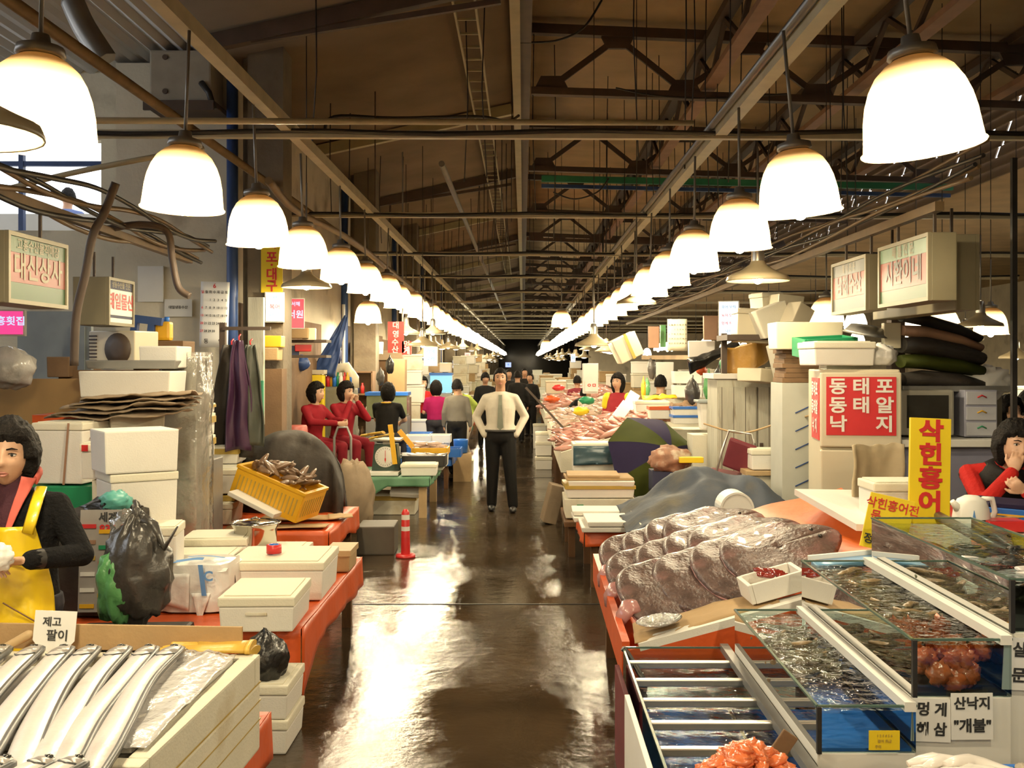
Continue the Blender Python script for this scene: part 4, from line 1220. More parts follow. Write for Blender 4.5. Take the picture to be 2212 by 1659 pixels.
# ------------------------------------------------------------ right: stepped glass tanks
def tank(label, x0, x1, y0, y1, zb, zt, zw, base='bluep', rail=True, post=True):
    t = thing('fish_tank', label, 'tank', (x0, y0, 0))
    W_, L, = x1 - x0, y1 - y0
    b = MB(); b.box((W_ / 2, L / 2, zb / 2), (W_, L, zb), bev=.004); b.build('stand', M['white'], t)
    b = MB(); b.box((W_ / 2, L / 2, zb + .006), (W_ - .02, L - .02, .01)); b.build('tank_floor', M[base], t)
    b = MB()
    for q in (((0, 0), (0, L)), ((W_, 0), (W_, L)), ((0, 0), (W_, 0)), ((0, L), (W_, L))):
        (a, c_), (d_, e) = q
        b.add([(a, c_, zb), (d_, e, zb), (d_, e, zt), (a, c_, zt)], [(0, 1, 2, 3)])
    b.build('glass_panel', M['glass'], t)
    b = MB()
    for q in (((0, 0), (0, L)), ((0, 0), (W_, 0)), ((0, L), (W_, L)), ((W_, 0), (W_, L))):
        (a, c_), (d_, e) = q
        b.bar((a, c_, zt), (d_, e, zt), .009, .007)
    b.build('rim', mat('green_glass_edge', (.085, .14, .115), .12, .1) if 'green_glass_edge' not in D.materials else D.materials['green_glass_edge'], t)
    b = MB(); b.surf(lambda u, v: (lerp(.004, W_ - .004, u), lerp(.004, L - .004, v), zw + .004 * nz(u * 6, v * 14, x0)), 16, 40); b.build('water', M['water'], t)
    if rail:
        b = MB(); b.bar((W_ - .02, -.01, zb + (zt - zb) * 1.0 - .0), (W_ - .02, L + .01, zt), .035, .03); b.build('rail', M['white'] if rail == 1 else M[rail], t)
    if post:
        b = MB(); b.box((.004, -.004, (zb + zt) / 2), (.014, .014, zt - zb)); b.build('seal', M['blackm'], t)
    return t


tank('lowest glass tank by the aisle with cross bars over the water', .44, .905, 2.9, 4.48, .22, .50, .455, rail='grey')
tank('second glass tank up with brown sea cucumbers and blue water', .91, 1.215, 3.15, 4.38, .545, .69, .675, rail=1)
tank('third glass tank up with orange sea squirts at its front', 1.22, 1.53, 3.19, 4.46, .705, .885, .868, base='blackm', rail=1)
tank('topmost glass tank with black shellfish and silver fish', 1.54, 1.98, 3.22, 4.50, .90, 1.067, 1.045, base='blackm', rail=0)
for k in range(6):
    y = 4.28 - .24 * k
    m = MB(); m.box((0, 0, 0), (.45, .03, .028), bev=.004)
    solo('cross_bar', m, M['alu'], 'wet metal bar lying across the lowest tank', 'bar', (.67, y, .485), 0, 'bars across the lowest tank')
m = MB(); m.tube([(0, 0, 0), (.02, .0, -.02), (.05, -.35, -.03)], .012, 8); solo('air_hose', m, M['blackm'], 'black air hose dipping into the lowest tank', 'hose', P(1345, 1400, 4.45))
m = MB(); m.box((0, 0, .23), (.02, 1.1, .46), bev=.003); solo('white_side_board', m, M['white'], 'white board standing against the aisle side of the lowest tank', 'board', (.405, 3.42, 0))
m = MB(); m.box((0, 0, .21), (.02, .5, .42), bev=.003); solo('maroon_side_board', m, M['maroon'], 'dark red board standing between lowest tank and orange bin', 'board', (.415, 4.25, 0))
m = MB(); m.tube([P(2022, 1112, 4.75), P(2215, 1216, 4.0)], .022, 10); solo('grey_pipe', m, M['grey'], 'thick grey plastic pipe resting across the back of the topmost tank', 'pipe')
m = MB(); m.surf(lambda u, v: (lerp(1.30, 1.60, u), lerp(4.47, 4.60, v), .86 + .03 * u), 4, 3, thick=.02); solo('blue_tank_lid', m, mat('pale_blue_plastic', (.20, .38, .62), .35, .1), 'pale blue lid behind the third tank', 'lid')
m = MB(); m.bar((1.29, 4.61, .87), (1.61, 4.61, .90), .02, .02); solo('white_edge_strip', m, M['white'], 'white strip along the edge of the pale blue lid', 'strip')


def cuke(L=.14, seed=0):
    m = MB()
    pts = [(lerp(-L / 2, L / 2, i / 6), .018 * math.sin(i * 1.1 + seed), .006 * math.cos(i + seed)) for i in range(7)]
    m.tube(pts, [.008, .014, .017, .018, .017, .013, .006], 8, flat=(.8, 1))
    return m
def squirt():
    return blob(4.4, (.032, .034, .03), .55, 3.5, 14, 10)
def scatter(proto_mb, name, mt, label, cat, group, n, region, rotf, scl=(.8, 1.2)):
    first = None
    for k in range(n):
        p = region(k)
        rot = rotf(k)
        s_ = R.uniform(*scl)
        if first is None:
            first = solo(name, proto_mb, mt, label, cat, p, rot, group); first.scale = (s_,) * 3
        else: dup(first, p, rot, scale=s_)
    return first
rot3 = lambda k: (R.uniform(-.3, .3), R.uniform(-.3, .3), R.uniform(0, 6.3))
rotx = lambda k: (R.uniform(-.3, .3), R.uniform(-.2, .2), R.uniform(-.5, .5))
scatter(cuke(.15), 'sea_cucumber', M['cuke'], 'brown sea cucumber under water in the second tank', 'sea cucumber', 'sea cucumbers in the second tank', 75, lambda k: (R.uniform(.98, 1.15), R.uniform(3.72, 4.32), R.uniform(.575, .665)), rotx)
scatter(cuke(.18, 2), 'sea_cucumber', M['cuke'], 'long brown sea cucumber under water in the third tank', 'sea cucumber', 'sea cucumbers in the third tank', 120, lambda k: (R.uniform(1.31, 1.45), R.uniform(3.55, 4.40), R.uniform(.74, .855)), rotx)
scatter(squirt(), 'sea_squirt', M['squirt'], 'orange knobbly sea squirt at the front of the third tank', 'sea squirt', 'sea squirts in the third tank', 70, lambda k: (R.uniform(1.26, 1.49), R.uniform(3.23, 3.62), R.uniform(.735, .835)), rot3)
scatter(blob(9, (.045, .035, .022), .3, 2.5, 14, 10), 'abalone', M['blackm'], 'shiny black shellfish in the topmost tank', 'shellfish', 'black shellfish in the topmost tank', 40, lambda k: (R.uniform(1.60, 1.92), R.uniform(3.45, 4.1), R.uniform(.93, 1.03)), rot3)
scatter(cuke(.15, 4), 'sea_cucumber', mat('murky_green_weed', (.12, .13, .07), .5, .4, 12), 'murky green cucumber in the far half of the topmost tank', 'sea cucumber', 'green cucumbers in the topmost tank', 40, lambda k: (R.uniform(1.62, 1.9), R.uniform(3.5, 4.4), R.uniform(.93, .99)), rotx)
scatter(small_fish(None, L=.17, thick=.2), 'silver_small_fish', M['sil'], 'silver fish floating in the topmost tank', 'fish', 'silver fish in the topmost tank', 10, lambda k: (R.uniform(1.66, 1.9), R.uniform(3.3, 3.8), R.uniform(1.02, 1.04)), rotx)
for k, y in enumerate((3.98, 3.72, 3.6)):
    pass
scatter(blob(3.1, (.008, .05, .035), .3, 2.2, 12, 8), 'squid', M['squid'], 'white squid pressed against the side glass of the third tank', 'squid', 'squid by the glass of the third tank', 4, lambda k: (1.245, [4.25, 3.98, 3.78, 3.7][k], .79), lambda k: (.3, .05, 0))
# paper signs on the white fronts of the stands
card('handwritten white paper sign on the tank stand listing sea squirt and sea cucumber', PX(2010, 3.18), 3.178, PZ(1602, 3.18), .125, .135, [('멍 게', 0, .10, .045), ('해 삼', 0, .038, .045)], rot=(0, .04, 0), bold=.03, name='paper_sign')
card('handwritten white paper sign on the tank stand, right of the sea squirt one', PX(2098, 3.18), 3.172, PZ(1596, 3.18), .13, .145, [('산낙지', 0, .112, .042), ('"개불"', 0, .042, .046)], rot=(0, -.01, 0), bold=.03, name='paper_sign')
card('tall white paper sign cut by the right edge under the topmost tank', PX(2200, 3.2), 3.205, PZ(1492, 3.2), .10, .165, [('살', 0, .125, .05), ('문', 0, .045, .05)], rot=(0, .05, 0), bold=.03, name='paper_sign')
card('small yellow printed sticker on the front glass of the second tank', PX(1910, 3.14), 3.138, PZ(1620, 3.14), .095, .06, [('1 2 3 4 5 6', 0, .045, .011), ('활어 취급', 0, .028, .011), ('주의', -.02, .011, .011)], m='yellow', ink='tape', name='sticker')
# front counter at the very bottom right
stall_table('low counter in front of the tanks carrying shellfish heaps', .50, 2.2, 2.1, 2.86, .55, mt='bluep', side='right', drop=.05)
crate('yellow rimmed tray under the orange shellfish heaps', (.80, 2.66, .555), (.56, .34, .06), 'yplastic', fill='foam', fillz=.7)
crate('blue tray holding white squid and grey shells', (1.38, 2.70, .555), (.56, .30, .075), 'bluep', fill='foam', fillz=.4)
heap = lambda cx, cy, r, h: (lambda k: (lambda a, q: (cx + r * q * math.cos(a), cy + r * .8 * q * math.sin(a), .60 + h * (1 - q * q) * R.uniform(.75, 1.0) + .01))(R.uniform(0, 6.3), R.random() ** .6))
scatter(blob(6.6, (.03, .018, .012), .4, 2.5, 14, 9), 'sea_squirt_piece', M['squirtmeat'], 'peeled orange sea squirt in the big heap at the bottom edge', 'sea squirt', 'big heap of peeled sea squirts', 150, heap(.60, 2.72, .15, .12), rot3, (.8, 1.3))
scatter(blob(2.6, (.022, .014, .010), .4, 2.5, 12, 8), 'shrimp_meat', mat('pink_orange_flesh', (.70, .26, .14), .3, .3, 14), 'small pink orange flesh in the lower heap beside the big one', 'seafood', 'lower heap of pink orange flesh', 110, heap(.84, 2.68, .14, .055), rot3, (.8, 1.2))
scatter(cuke(.17, 5), 'squid', M['squid'], 'white squid lying in the blue tray at the bottom edge', 'squid', 'white squid in the blue tray', 18, lambda k: (R.uniform(1.05, 1.30), R.uniform(2.62, 2.80), R.uniform(.60, .66)), rotx, (1, 1.5))
scatter(blob(1.6, (.02, .02, .014), .25, 2.5, 12, 8), 'shell', M['shell'], 'grey shell heaped at the right end of the blue tray', 'shell', 'grey shells in the blue tray', 60, lambda k: (R.uniform(1.36, 1.62), R.uniform(2.62, 2.80), R.uniform(.60, .65)), rot3)
m = MB(); m.box((0, 0, 0), (.05, .012, .09), bev=.003); solo('brown_block', m, M['cardd'], 'brown block wedged under the rail beside the orange heap', 'block', P(1690, 1612, 3.0), (0, .6, 0))

# ------------------------------------------------------------ right: orange bin with skates
SL = .27
def zs(x): return .475 + (x - .5) * SL
t = thing('orange_bin', 'orange wooden bin with a sloping bed for the skates', 'bin', (0, 0, 0))
b = MB(); b.bar((.46, 4.56, .42), (.46, 6.45, .46), .035, .17); b.build('side_board', M['orange'], t)
b = MB(); b.prism([(.45, .30), (1.36, .46), (1.36, zs(1.36) + .0), (.45, zs(.45))], .03, Matrix.Translation((0, 4.55, 0))); b.build('front_board', M['orange'], t)
b = MB(); b.surf(lambda u, v: (lerp(.47, 1.70, u), lerp(4.58, 6.45, v), zs(lerp(.47, 1.70, u)) - .03), 6, 6, thick=.03); b.build('bed', M['orange'], t)
for x, y in ((.53, 4.66), (.53, 6.08), (1.6, 4.66), (1.6, 6.3)):
    b = MB(); b.box((x, y, .15 if x < 1 else .3), (.07, .07, .30 if x < 1 else .6)); b.build('leg', M['wood'], t)


def skate_mesh():
    def fn(u, v):
        a = 2 * PI * u
        ca = math.cos(a)
        r = .205 + .075 * abs(math.sin(a)) ** 2 + .11 * max(0, ca) ** 9 + .03 * max(0, -ca) ** 2
        r *= v
        z = .045 * max(0, (1 - v * v)) ** .6 + .018 * nz(math.cos(a) * v * 3, math.sin(a) * v * 3, 7) * v + .012 * v * v * math.sin(a * 3)
        return V((r * ca, r * math.sin(a), z))
    b = MB(); b.surf(fn, 48, 14, thick=.012)
    return b
sp = None
SKS = []
k = 0
for row, (yc, n, x0) in enumerate(((5.95, 4, .70), (5.50, 4, .70), (5.08, 4, .72))):
    for i in range(n):
        x = x0 + (.135, .16, .185)[row] * i
        lab = ('%s skate from the aisle in the %s row on the orange bin' % (['first', 'second', 'third', 'last'][i], ['back', 'middle', 'front'][row]))
        loc = (x, yc + R.uniform(-.02, .02), zs(x) + .06 + .016 * i)
        rot = (R.uniform(-.05, .05) + .40, -math.atan(SL) + .04, R.uniform(-.08, .10) + .42)
        if sp is None:
            sp = thing('skate', lab, 'fish', loc, rot)
            skate_mesh().build('body', M['skate'], sp)
            b = MB(); b.tube([(-.19, 0, .015), (-.235, .01, .015), (-.275, .0, -.02), (-.29, -.01, -.07)], [.055, .05, .04, .018], 12, flat=(.5, 1)); b.build('tail', M['skpink'], sp)
            sk = skate_mesh(); ring = [sk.v[14 * 49 + k] for k in range(0, 49, 2)]
            b = MB(); b.tube(ring, .0075, 6, cap=False); b.build('fin_edge', M['skpink'], sp)
            b = MB(); b.ell((.2, -.03, .045), (.010, .012, .010), n=8, m=6); b.ell((.2, .04, .045), (.010, .012, .010), n=8, m=6); b.build('eye', M['eye'], sp)
            s = sp
        else: s = dup(sp, loc, rot, lab)
        s.scale = (1.22, .95, 1.0) if i == 3 else (1.0, 1.0, 1)
        SKS.append((s, i))
for s, i in SKS:
    if i:
        for q in [q for q in s.children if q.name.startswith('tail')]: D.objects.remove(q)
m = sheet([(.50, 4.56, zs(.50) + .02), (1.16, 4.60, zs(1.16) + .02), (1.16, 4.80, zs(1.16) + .03), (.52, 4.84, zs(.52) + .03)], 20, 8, .014, 4, 1.2, .006)
solo('cardboard_sheet', m, M['card'], 'curved cardboard sheet in front of the skates under the plate', 'cardboard')
m = MB(); m.bar((.52, 4.60, zs(.52) + .0), (1.42, 4.60, zs(1.42) + .0), .10, .035); solo('foam_slab', m, M['foam'], 'white foam slab along the front of the orange bin', 'foam slab')
t = thing('glass_plate', 'clear pressed plate glinting on the cardboard by the skates', 'plate', (PX(1425, 4.67), 4.67, zs(.63) + .045), (0, -math.atan(SL) * .6, 0))
b = MB(); b.lathe([(.001, .004), (.06, .004), (.10, .02), (.107, .022), (.10, .016), (.06, 0), (.001, 0)], 36); b.build('dish', thin('pressed_glass', (.9, .86, .82), .22, .12, 1.0, 60, .35, (.75, .68, .60)), t)
t = thing('foam_tray', 'small white foam tray holding dark red meat beside the skates', 'tray', (1.165, 4.72, zs(1.165) + .035), (0, -math.atan(SL), .05))
b = MB()
for sx in (-1, 1): b.box((sx * .125, 0, .045), (.02, .20, .09), bev=.004)
for sy in (-1, 1): b.box((0, sy * .095, .045), (.23, .02, .09), bev=.004)
b.box((0, 0, .03), (.24, .18, .03)); b.build('body', M['foam'], t)
scatter(blob(5.1, (.035, .016, .014), .3, 2.4, 14, 9), 'dark_red_meat', M['redmeat'], 'glossy dark red piece in the small foam tray', 'meat', 'dark red pieces in the foam tray', 9, lambda k: (1.14 + R.uniform(-.05, .05), 4.70 + R.uniform(-.05, .05), zs(1.14) + .125 + R.uniform(0, .015)), rotx)
# pale orange sloping tarp and the white cutting board
m = sheet([(1.28, 4.93, .70), (1.86, 4.95, .87), (2.0, 6.4, .97), (1.15, 6.5, .74)], 16, 16, .015, 3, 4, .01); solo('orange_sloping_tarp', m, M['orangel'], 'smooth pale orange tarp sloping up behind the skates', 'tarp')
t = thing('cutting_board', 'white wedge of thick cutting board resting on the orange tarp', 'board', (0, 0, 0))
b = MB(); q = [P(1716, 1056, 5.9), P(1850, 1132, 5.2), P(1925, 1135, 5.2), P(1850, 1058, 6.3)]
b.add([v for v in q] + [v - V((0, 0, .035)) for v in q], [(0, 1, 2, 3), (7, 6, 5, 4), (0, 4, 5, 1), (1, 5, 6, 2), (2, 6, 7, 3), (3, 7, 4, 0)]); b.build('slab', M['foam'], t)
m = MB(); m.box((0, 0, .38), (.36, .9, .76)); solo('support_crate', m, M['orange'], 'orange crate under the raised end of the orange tarp', 'crate', (1.92, 5.6, 0))
m = MB(); m.cap((-.03, 0, 0), (.03, 0, 0), .014, .014); solo('green_sponge', m, M['greenp'], 'small green scrub behind the top row of skates', 'sponge', P(1645, 1126, 6.4))

# yellow signs
t = thing('yellow_sign_board', 'tall yellow sign board with four red characters', 'sign', P(2008, 1132, 4.72), (-.06, .045, .06))
b = MB(); b.box((0, .01, .245), (.195, .016, .49), bev=.002); b.build('board', M['yellow'], t)
for ch, z in (('삭', .425), ('힌', .315), ('홍', .205), ('어', .095)): board_text(t, ch, .106, 'redink', (0, .0, z), .042, sx=1.2)
t = thing('yellow_price_sign', 'smaller tilted yellow sign with red handwriting and a black character', 'sign', P(1905, 1190, 4.62), (-.05, .22, -.1))
b = MB(); b.box((0, .008, .125), (.20, .012, .25), bev=.002); b.build('board', M['yellow'], t)
board_text(t, '삭힌홍어전', .052, 'redink', (.005, 0, .205), .015)
board_text(t, '문', .05, 'redink', (-.06, 0, .15), .02)
board_text(t, '정', .05, 'ink', (-.07, 0, .04), .02)

# ------------------------------------------------------------ right: second stall, lids and grey tarp
def r_table(label, x0, x1, y0, y1, z, mt='orange', **k): return stall_table(label, x0, x1, y0, y1, z, mt=mt, side='right', **k)
r_table('orange edged low table with white foam lids behind the skates', .48, 2.2, 7.9, 9.0, .45, drop=.12)
for k, (x, y, z, w_, d_, rz) in enumerate(((.62, 8.02, .455, .36, .5, 0), (.60, 8.45, .455, .40, .34, .02), (.60, 8.50, .50, .40, .34, -.02), (.66, 8.0, .50, .36, .48, .02))):
    foam_box(['bottom white lid at the front corner of the foam lid pile', 'bottom white lid of the rear foam lid pile', 'top white lid of the rear foam lid pile', 'top white lid at the front corner of the foam lid pile'][k], (x, y, z), (w_, d_, .042), rz, lid=False, name='foam_cover', m='foam')
t = thing('tarp_covered_goods', 'grey blue tarp thrown over heaped goods behind the skates', 'tarp', (1.45, 7.75, 0))
b = MB()
def tf(u, v):
    x = lerp(-.68, .78, u); y = lerp(-.62, .95, v)
    hh = .46 + .44 * math.exp(-((x - .02) / .40) ** 2 - ((y - .3) / .6) ** 2) + .20 * math.exp(-((x - .45) / .25) ** 2 - ((y + .05) / .4) ** 2) + .10 * math.exp(-((x + .42) / .25) ** 2)
    hh += .07 * nz(x * 3.2, y * 3.2, 2) + .035 * nz(x * 8, y * 3.5, 5) + .05 * (.5 - abs(nz(x * 2.6 + y * 1.4, y * .8, 9)))
    e = max(0, .09 - v) / .09
    return V((x + .05 * nz(y * 3, x), y + .03 * nz(x * 4, 1), hh - .24 * e * e * (1 if u < .45 or u > .75 else .3)))
b.surf(tf, 56, 48, thick=.008); b.build('tarp', M['tarp'], t)
b = MB(); b.box((0, .1, .48), (1.2, .9, .2), bev=.05); b.build('goods', M['foam2'], t)
m = MB(); m.lathe([(.001, .005), (.105, .005), (.105, .012), (.12, .012), (.12, -.2), (.001, -.2)], 32, rotm((PI / 2, 0, 0)), smooth=False); solo('white_tub', m, M['white'], 'round white tub end peeking from under the grey tarp', 'tub', P(1592, 1100, 7.15), (0, 0, 0))
m = MB(); m.surf(lambda u, v: (.26 * (u - .5) * 2, -.14 + .32 * v + .02 * nz(u * 6, v), .07 * math.sin(PI * min(1, v * 1.3)) + .015 * nz(u * 9, v * 6) + (.0 if v > .1 else -.06)), 24, 10, thick=.01); solo('blue_plastic_sheet', m, M['bluep'], 'bunched blue plastic sheet at the foot of the grey tarp', 'plastic sheet', P(1495, 1140, 7.3), 0)
r_table('low table carrying the stack of cardboard topped foam boxes', .36, 1.2, 9.15, 10.1, .33, mt=None, legm='wood')
foam_box('lower foam box of the stack with a green sticker by the aisle', (.70, 9.55, .335), (.66, .56, .18), 0, m='foam2', lid=False)
foam_box('middle tan-banded foam box of the stack by the aisle', (.70, 9.55, .52), (.64, .54, .10), .02, tape='tape', lid=False)
foam_box('white lid on top of the stack by the aisle', (.72, 9.52, .625), (.62, .5, .05), -.02, lid=False, name='foam_cover')
for k in range(2):
    solo('cardboard_sheet', MB().box((0, 0, 0), (.62 - .14 * k, .44, .022), bev=.004), M['card'], ['lower flat cardboard on the foam stack by the aisle', 'upper flat cardboard on the foam stack by the aisle'][k], 'cardboard', (.70 - .05 * k, 9.55, .688 + .024 * k), .03 - .05 * k)
m = MB(); m.box((0, 0, 0), (.06, .004, .03)); solo('green_sticker', m, M['greenp'], 'green sticker on the lower foam box by the aisle', 'sticker', (.52, 9.268, .45))
m = MB(); m.box((0, 0, .2), (.15, .30, .42), bev=.01); solo('leaning_sack', m, M['kraft'], 'brown plastic-wrapped carton leaning at the aisle edge', 'carton', (PX(1183, 11.3), 11.2, .02), (0, .25, .1))
foam_box('large white foam box with blue film standing before the umbrella', (PX(1290, 10.6), 10.7, .56), (.52, .4, .36), 0, m='foam')
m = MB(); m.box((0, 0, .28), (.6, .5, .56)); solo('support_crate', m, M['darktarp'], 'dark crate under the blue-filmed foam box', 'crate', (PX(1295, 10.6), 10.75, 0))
m = sheet([(-.25, 0, 0), (.27, -.02, .02), (.27, 0, .20), (-.25, 0, .20)], 14, 8, .012, 4, 6, .004); solo('blue_film', m, mat('blue_grey_film', (.05, .10, .13), .25, .3), 'dark blue film stuck across the large white foam box', 'film', (PX(1292, 10.4), 10.47, .70))
# umbrella
t = thing('umbrella', 'open umbrella with violet and olive panels lying on its side', 'umbrella', P(1418, 1000, 10.35), V((0, 0, 1)).rotation_difference(V((.40, -.74, .54))).to_euler())
mats_ = ['violet', 'olive', 'violet', 'olive', 'violet', 'olive', 'violet', 'olive']
Rr = .56
def gore(k):
    b = MB()
    def fn(u, v):
        a = 2 * PI * (k + u) / 8
        r = Rr * v * (1 - .07 * math.sin(PI * u) * v)
        return V((r * math.cos(a), r * math.sin(a), .30 * (1 - v ** 1.7) - .03 * math.sin(PI * u) * v * (1 - v)))
    b.surf(fn, 8, 10)
    return b
for k in range(8): gore(k).build('panel', M[mats_[k]], t)
b = MB(); b.tube([(0, 0, .36), (0, 0, -.42)], .007, 6); b.build('shaft', M['grey'], t)
b = MB(); b.tube([(0, 0, -.42), (.0, 0, -.5), (.03, 0, -.53), (.06, 0, -.5)], .012, 6); b.build('handle', M['blackm'], t)
for k in range(8):
    a = 2 * PI * k / 8
    b = MB(); b.tube([(.01 * math.cos(a), .01 * math.sin(a), .30), (.3 * math.cos(a), .3 * math.sin(a), .19), (Rr * math.cos(a), Rr * math.sin(a), -.004)], .004, 4); b.build('rib', M['grey'], t)
t = thing('sack', 'patterned brown and white sack behind the grey tarp', 'sack', (PX(1450, 9.3), 9.4, .86))
blob(7.7, (.20, .16, .13), .25, 2.4, 26, 16).build('sack', mat('patterned_cloth', (.40, .20, .12), .7, .5, 12, stain=(.66, .58, .45), stain_scale=9, stain_lo=.5), t)
m = MB(); m.box((0, 0, .38), (.34, .3, .76)); solo('support_crate', m, M['navy'], 'dark crate under the patterned sack', 'crate', (PX(1450, 9.3), 9.45, 0))
m = MB(); m.box((0, 0, 0), (.22, .1, .05), bev=.005); solo('yellow_packet', m, M['yellow'], 'yellow packet on the patterned sack behind the grey tarp', 'packet', P(1492, 993, 9.25))
# folding chair and boxes by the lockers
t = thing('folding_chair', 'folding chair with maroon vinyl seat and back', 'chair', (PX(1592, 8.7), 8.75, .66), (0, .12, -.4))
b = MB(); b.box((0, -.02, .30), (.24, .05, .27), rot=(.25, .2, 0), bev=.02); b.build('backrest', M['maroon'], t)
b = MB(); b.box((-.14, .05, .10), (.28, .32, .05), rot=(.1, 0, 0), bev=.02); b.build('seat', M['maroon'], t)
b = MB(); b.tube([(-.20, -.05, -.05), (-.16, .0, .30), (-.12, .0, .5), (.08, 0, .5), (.14, 0, .25)], .011, 8); b.build('frame', M['alu'], t)
for sx in (-.2, .14):
    b = MB(); b.tube([(sx, .1, .1), (sx, .14, -.2)], .011, 8); b.build('leg', M['alu'], t)
m = MB(); m.box((0, 0, .21), (.9, .3, .42), bev=.02); solo('support_crate', m, M['cardd'], 'brown crate under the maroon folding chair', 'crate', (PX(1610, 8.7), 8.85, .01))
foam_box('small white foam box beside the maroon chair', (PX(1655, 8.5), 8.6, .86), (.25, .22, .17), 0)
m = MB(); m.box((0, 0, 0), (.34, .26, .04), bev=.004); solo('wooden_board', m, M['plank'], 'wooden board under the small foam box by the lockers', 'board', (PX(1655, 8.5), 8.6, .835))
m = MB(); m.box((0, 0, .40), (.30, .22, .80)); solo('support_crate', m, M['foam2'], 'pale crate below the wooden board by the lockers', 'crate', (PX(1655, 8.5), 8.62, .01))
cable([P(1520, 915, 9), P(1600, 935, 8.8), P(1680, 915, 8.4), P(1760, 895, 7.6)], .008, M['plank'], 'yellow rope strung from the buckets to the freezer')
# lockers
t = thing('locker', 'weathered white wooden locker with two plank doors', 'cabinet', (PX(1640, 9.4), 9.5, 0))
b = MB(); b.box((0, .25, .80), (.74, .5, 1.6), bev=.006); b.build('body', M['locker'], t)
for sx in (-.185, .185):
    b = MB(); b.box((sx, -.012, .78), (.35, .024, 1.5), bev=.004); o = b.build('door', M['locker'], t)
    b = MB(); b.box((sx * .2, -.03, .95), (.03, .02, .12)); b.build('handle', M['steel'], o)
b = MB()
for k in range(7): b.box((-.33 + .11 * k, -.026, .78), (.004, .004, 1.5))
b.build('groove', M['steel'], t)
m = MB(); m.box((0, 0, .02), (.82, .56, .05), bev=.004); solo('shelf_board', m, M['white'], 'pale board laid on top of the plank locker', 'board', (PX(1640, 9.4), 9.75, 1.61))
t = thing('panel_cabinet', 'pale cabinet with diagonal lines between locker and freezer', 'cabinet', (PX(1730, 7.75), 7.8, 0))
b = MB(); b.box((0, .18, .80), (.26, .36, 1.60), bev=.004); b.build('body', mat('pale_grey_panel', (.48, .48, .42), .6, .1), t)
b = MB()
for k in range(9): b.bar((-.03, -.004, .25 + .14 * k), (.12, -.004, .32 + .14 * k), .005, .008, up=(0, 0, 1))
b.build('line', M['blue'], t)
# freezer with red sign
fz = thing('freezer', 'tall ivory freezer with red signs stuck on its upper half', 'freezer', (PX(1865, 6.75), 6.8, 0), -.14)
b = MB(); b.box((0, .32, .86), (.52, .56, 1.70), bev=.012); b.build('body', M['fridge'], fz)
b = MB(); b.box((0, .02, 1.44), (.52, .05, .50), bev=.01); b.build('door', M['fridge'], fz)
b = MB(); b.box((0, .02, .60), (.52, .05, 1.14), bev=.01); b.build('door', M['fridge'], fz)
b = MB(); b.box((0, -.008, 1.465), (.45, .006, .39)); b.build('sign_sheet', M['reds'], fz)
for r_, row in enumerate((('동', '태', '포'), ('동', '태', '알'), ('낙', '', '지'))):
    for k, ch in enumerate(row):
        if ch: board_text(fz, ch, .115, 'white', (-.15 + .15 * k, -.012, 1.59 - .125 * r_), .028, sx=1.12)
b = MB(); b.box((-.263, .22, 1.44), (.006, .34, .42)); b.build('side_sheet', M['reds'], fz)
for r_, ch in enumerate(('동태포', '동태알', '낙 지')): board_text(fz, ch, .105, 'white', (-.267, .22, 1.57 - .125 * r_), .03, rot=(0, 0, -PI / 2))
foam_box('long white foam box on top of the freezer', (PX(1820, 6.85), 7.0, 1.735), (.42, .38, .16), .03, slot=False)
t = thing('plastic_bag', 'crumpled white printed bag beside the foam box on the freezer', 'bag', (PX(1915, 6.85), 6.95, 1.80))
blob(4.9, (.10, .10, .085), .25, 2.4, 24, 16, flat=.75).build('bag', M['whitebag'], t)
t = crate('green plastic basket tipped on the boxes behind the freezer', (PX(1790, 7.4), 7.5, PZ(778, 7.4) + .03), (.40, .26, .14), 'greenp')
t.rotation_euler = (.1, -.05, .1)
foam_box('pile base of foam boxes behind the freezer', (2.43, 7.75, 1.0), (.34, .3, .75), 0, m='foam2', lid=False)
foam_box('pale green metal case behind the green basket', (PX(1750, 7.7), 7.85, PZ(755, 7.7)), (.52, .3, .21), 0, m='fridge', lid=False, name='metal_case')
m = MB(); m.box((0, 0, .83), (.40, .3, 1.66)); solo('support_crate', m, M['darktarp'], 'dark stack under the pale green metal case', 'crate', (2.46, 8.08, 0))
for k in range(8):
    m = MB(); m.box((0, 0, 0), (.28, .3, .036), bev=.003)
    solo('cardboard_sheet', m, M['cardd'], 'brown cardboard tray in the stack left of the freezer top', 'cardboard', (PX(1722, 7.9) + .01 * (k % 3), 7.95, 1.60 + .02 + .0375 * k), .02 * (k % 3), 'cardboard trays left of the freezer')
t = thing('metal_basin', 'upturned dull metal basin behind the freezer top', 'basin', P(1872, 722, 7.3), (.15, .12, 0))
b = MB(); b.lathe([(.001, .07), (.12, .06), (.15, .02), (.17, 0), (.15, .01), (.001, .05)], 28); b.build('bowl', M['grey'], t)
m = MB(); m.box((0, 0, 0), (.12, .06, .18), bev=.006); solo('fuse_box', m, M['fridge'], 'ivory fuse box on the post right of the freezer', 'box', P(1925, 725, 7.2))
m = MB(); m.box((0, 0, 0), (.10, .10, 2.4)); solo('sign_post', m, M['steel'], 'dark post carrying the hanging light box signs', 'post', (PX(1935, 7.5), 7.5, 1.2))
m = MB(); m.box((0, 0, 1.5), (.03, .03, 3.0)); solo('sign_post', m, M['blackm'], 'thin black pole at the far right before the next aisle', 'post', (PX(2190, 6.2), 6.2, 0))
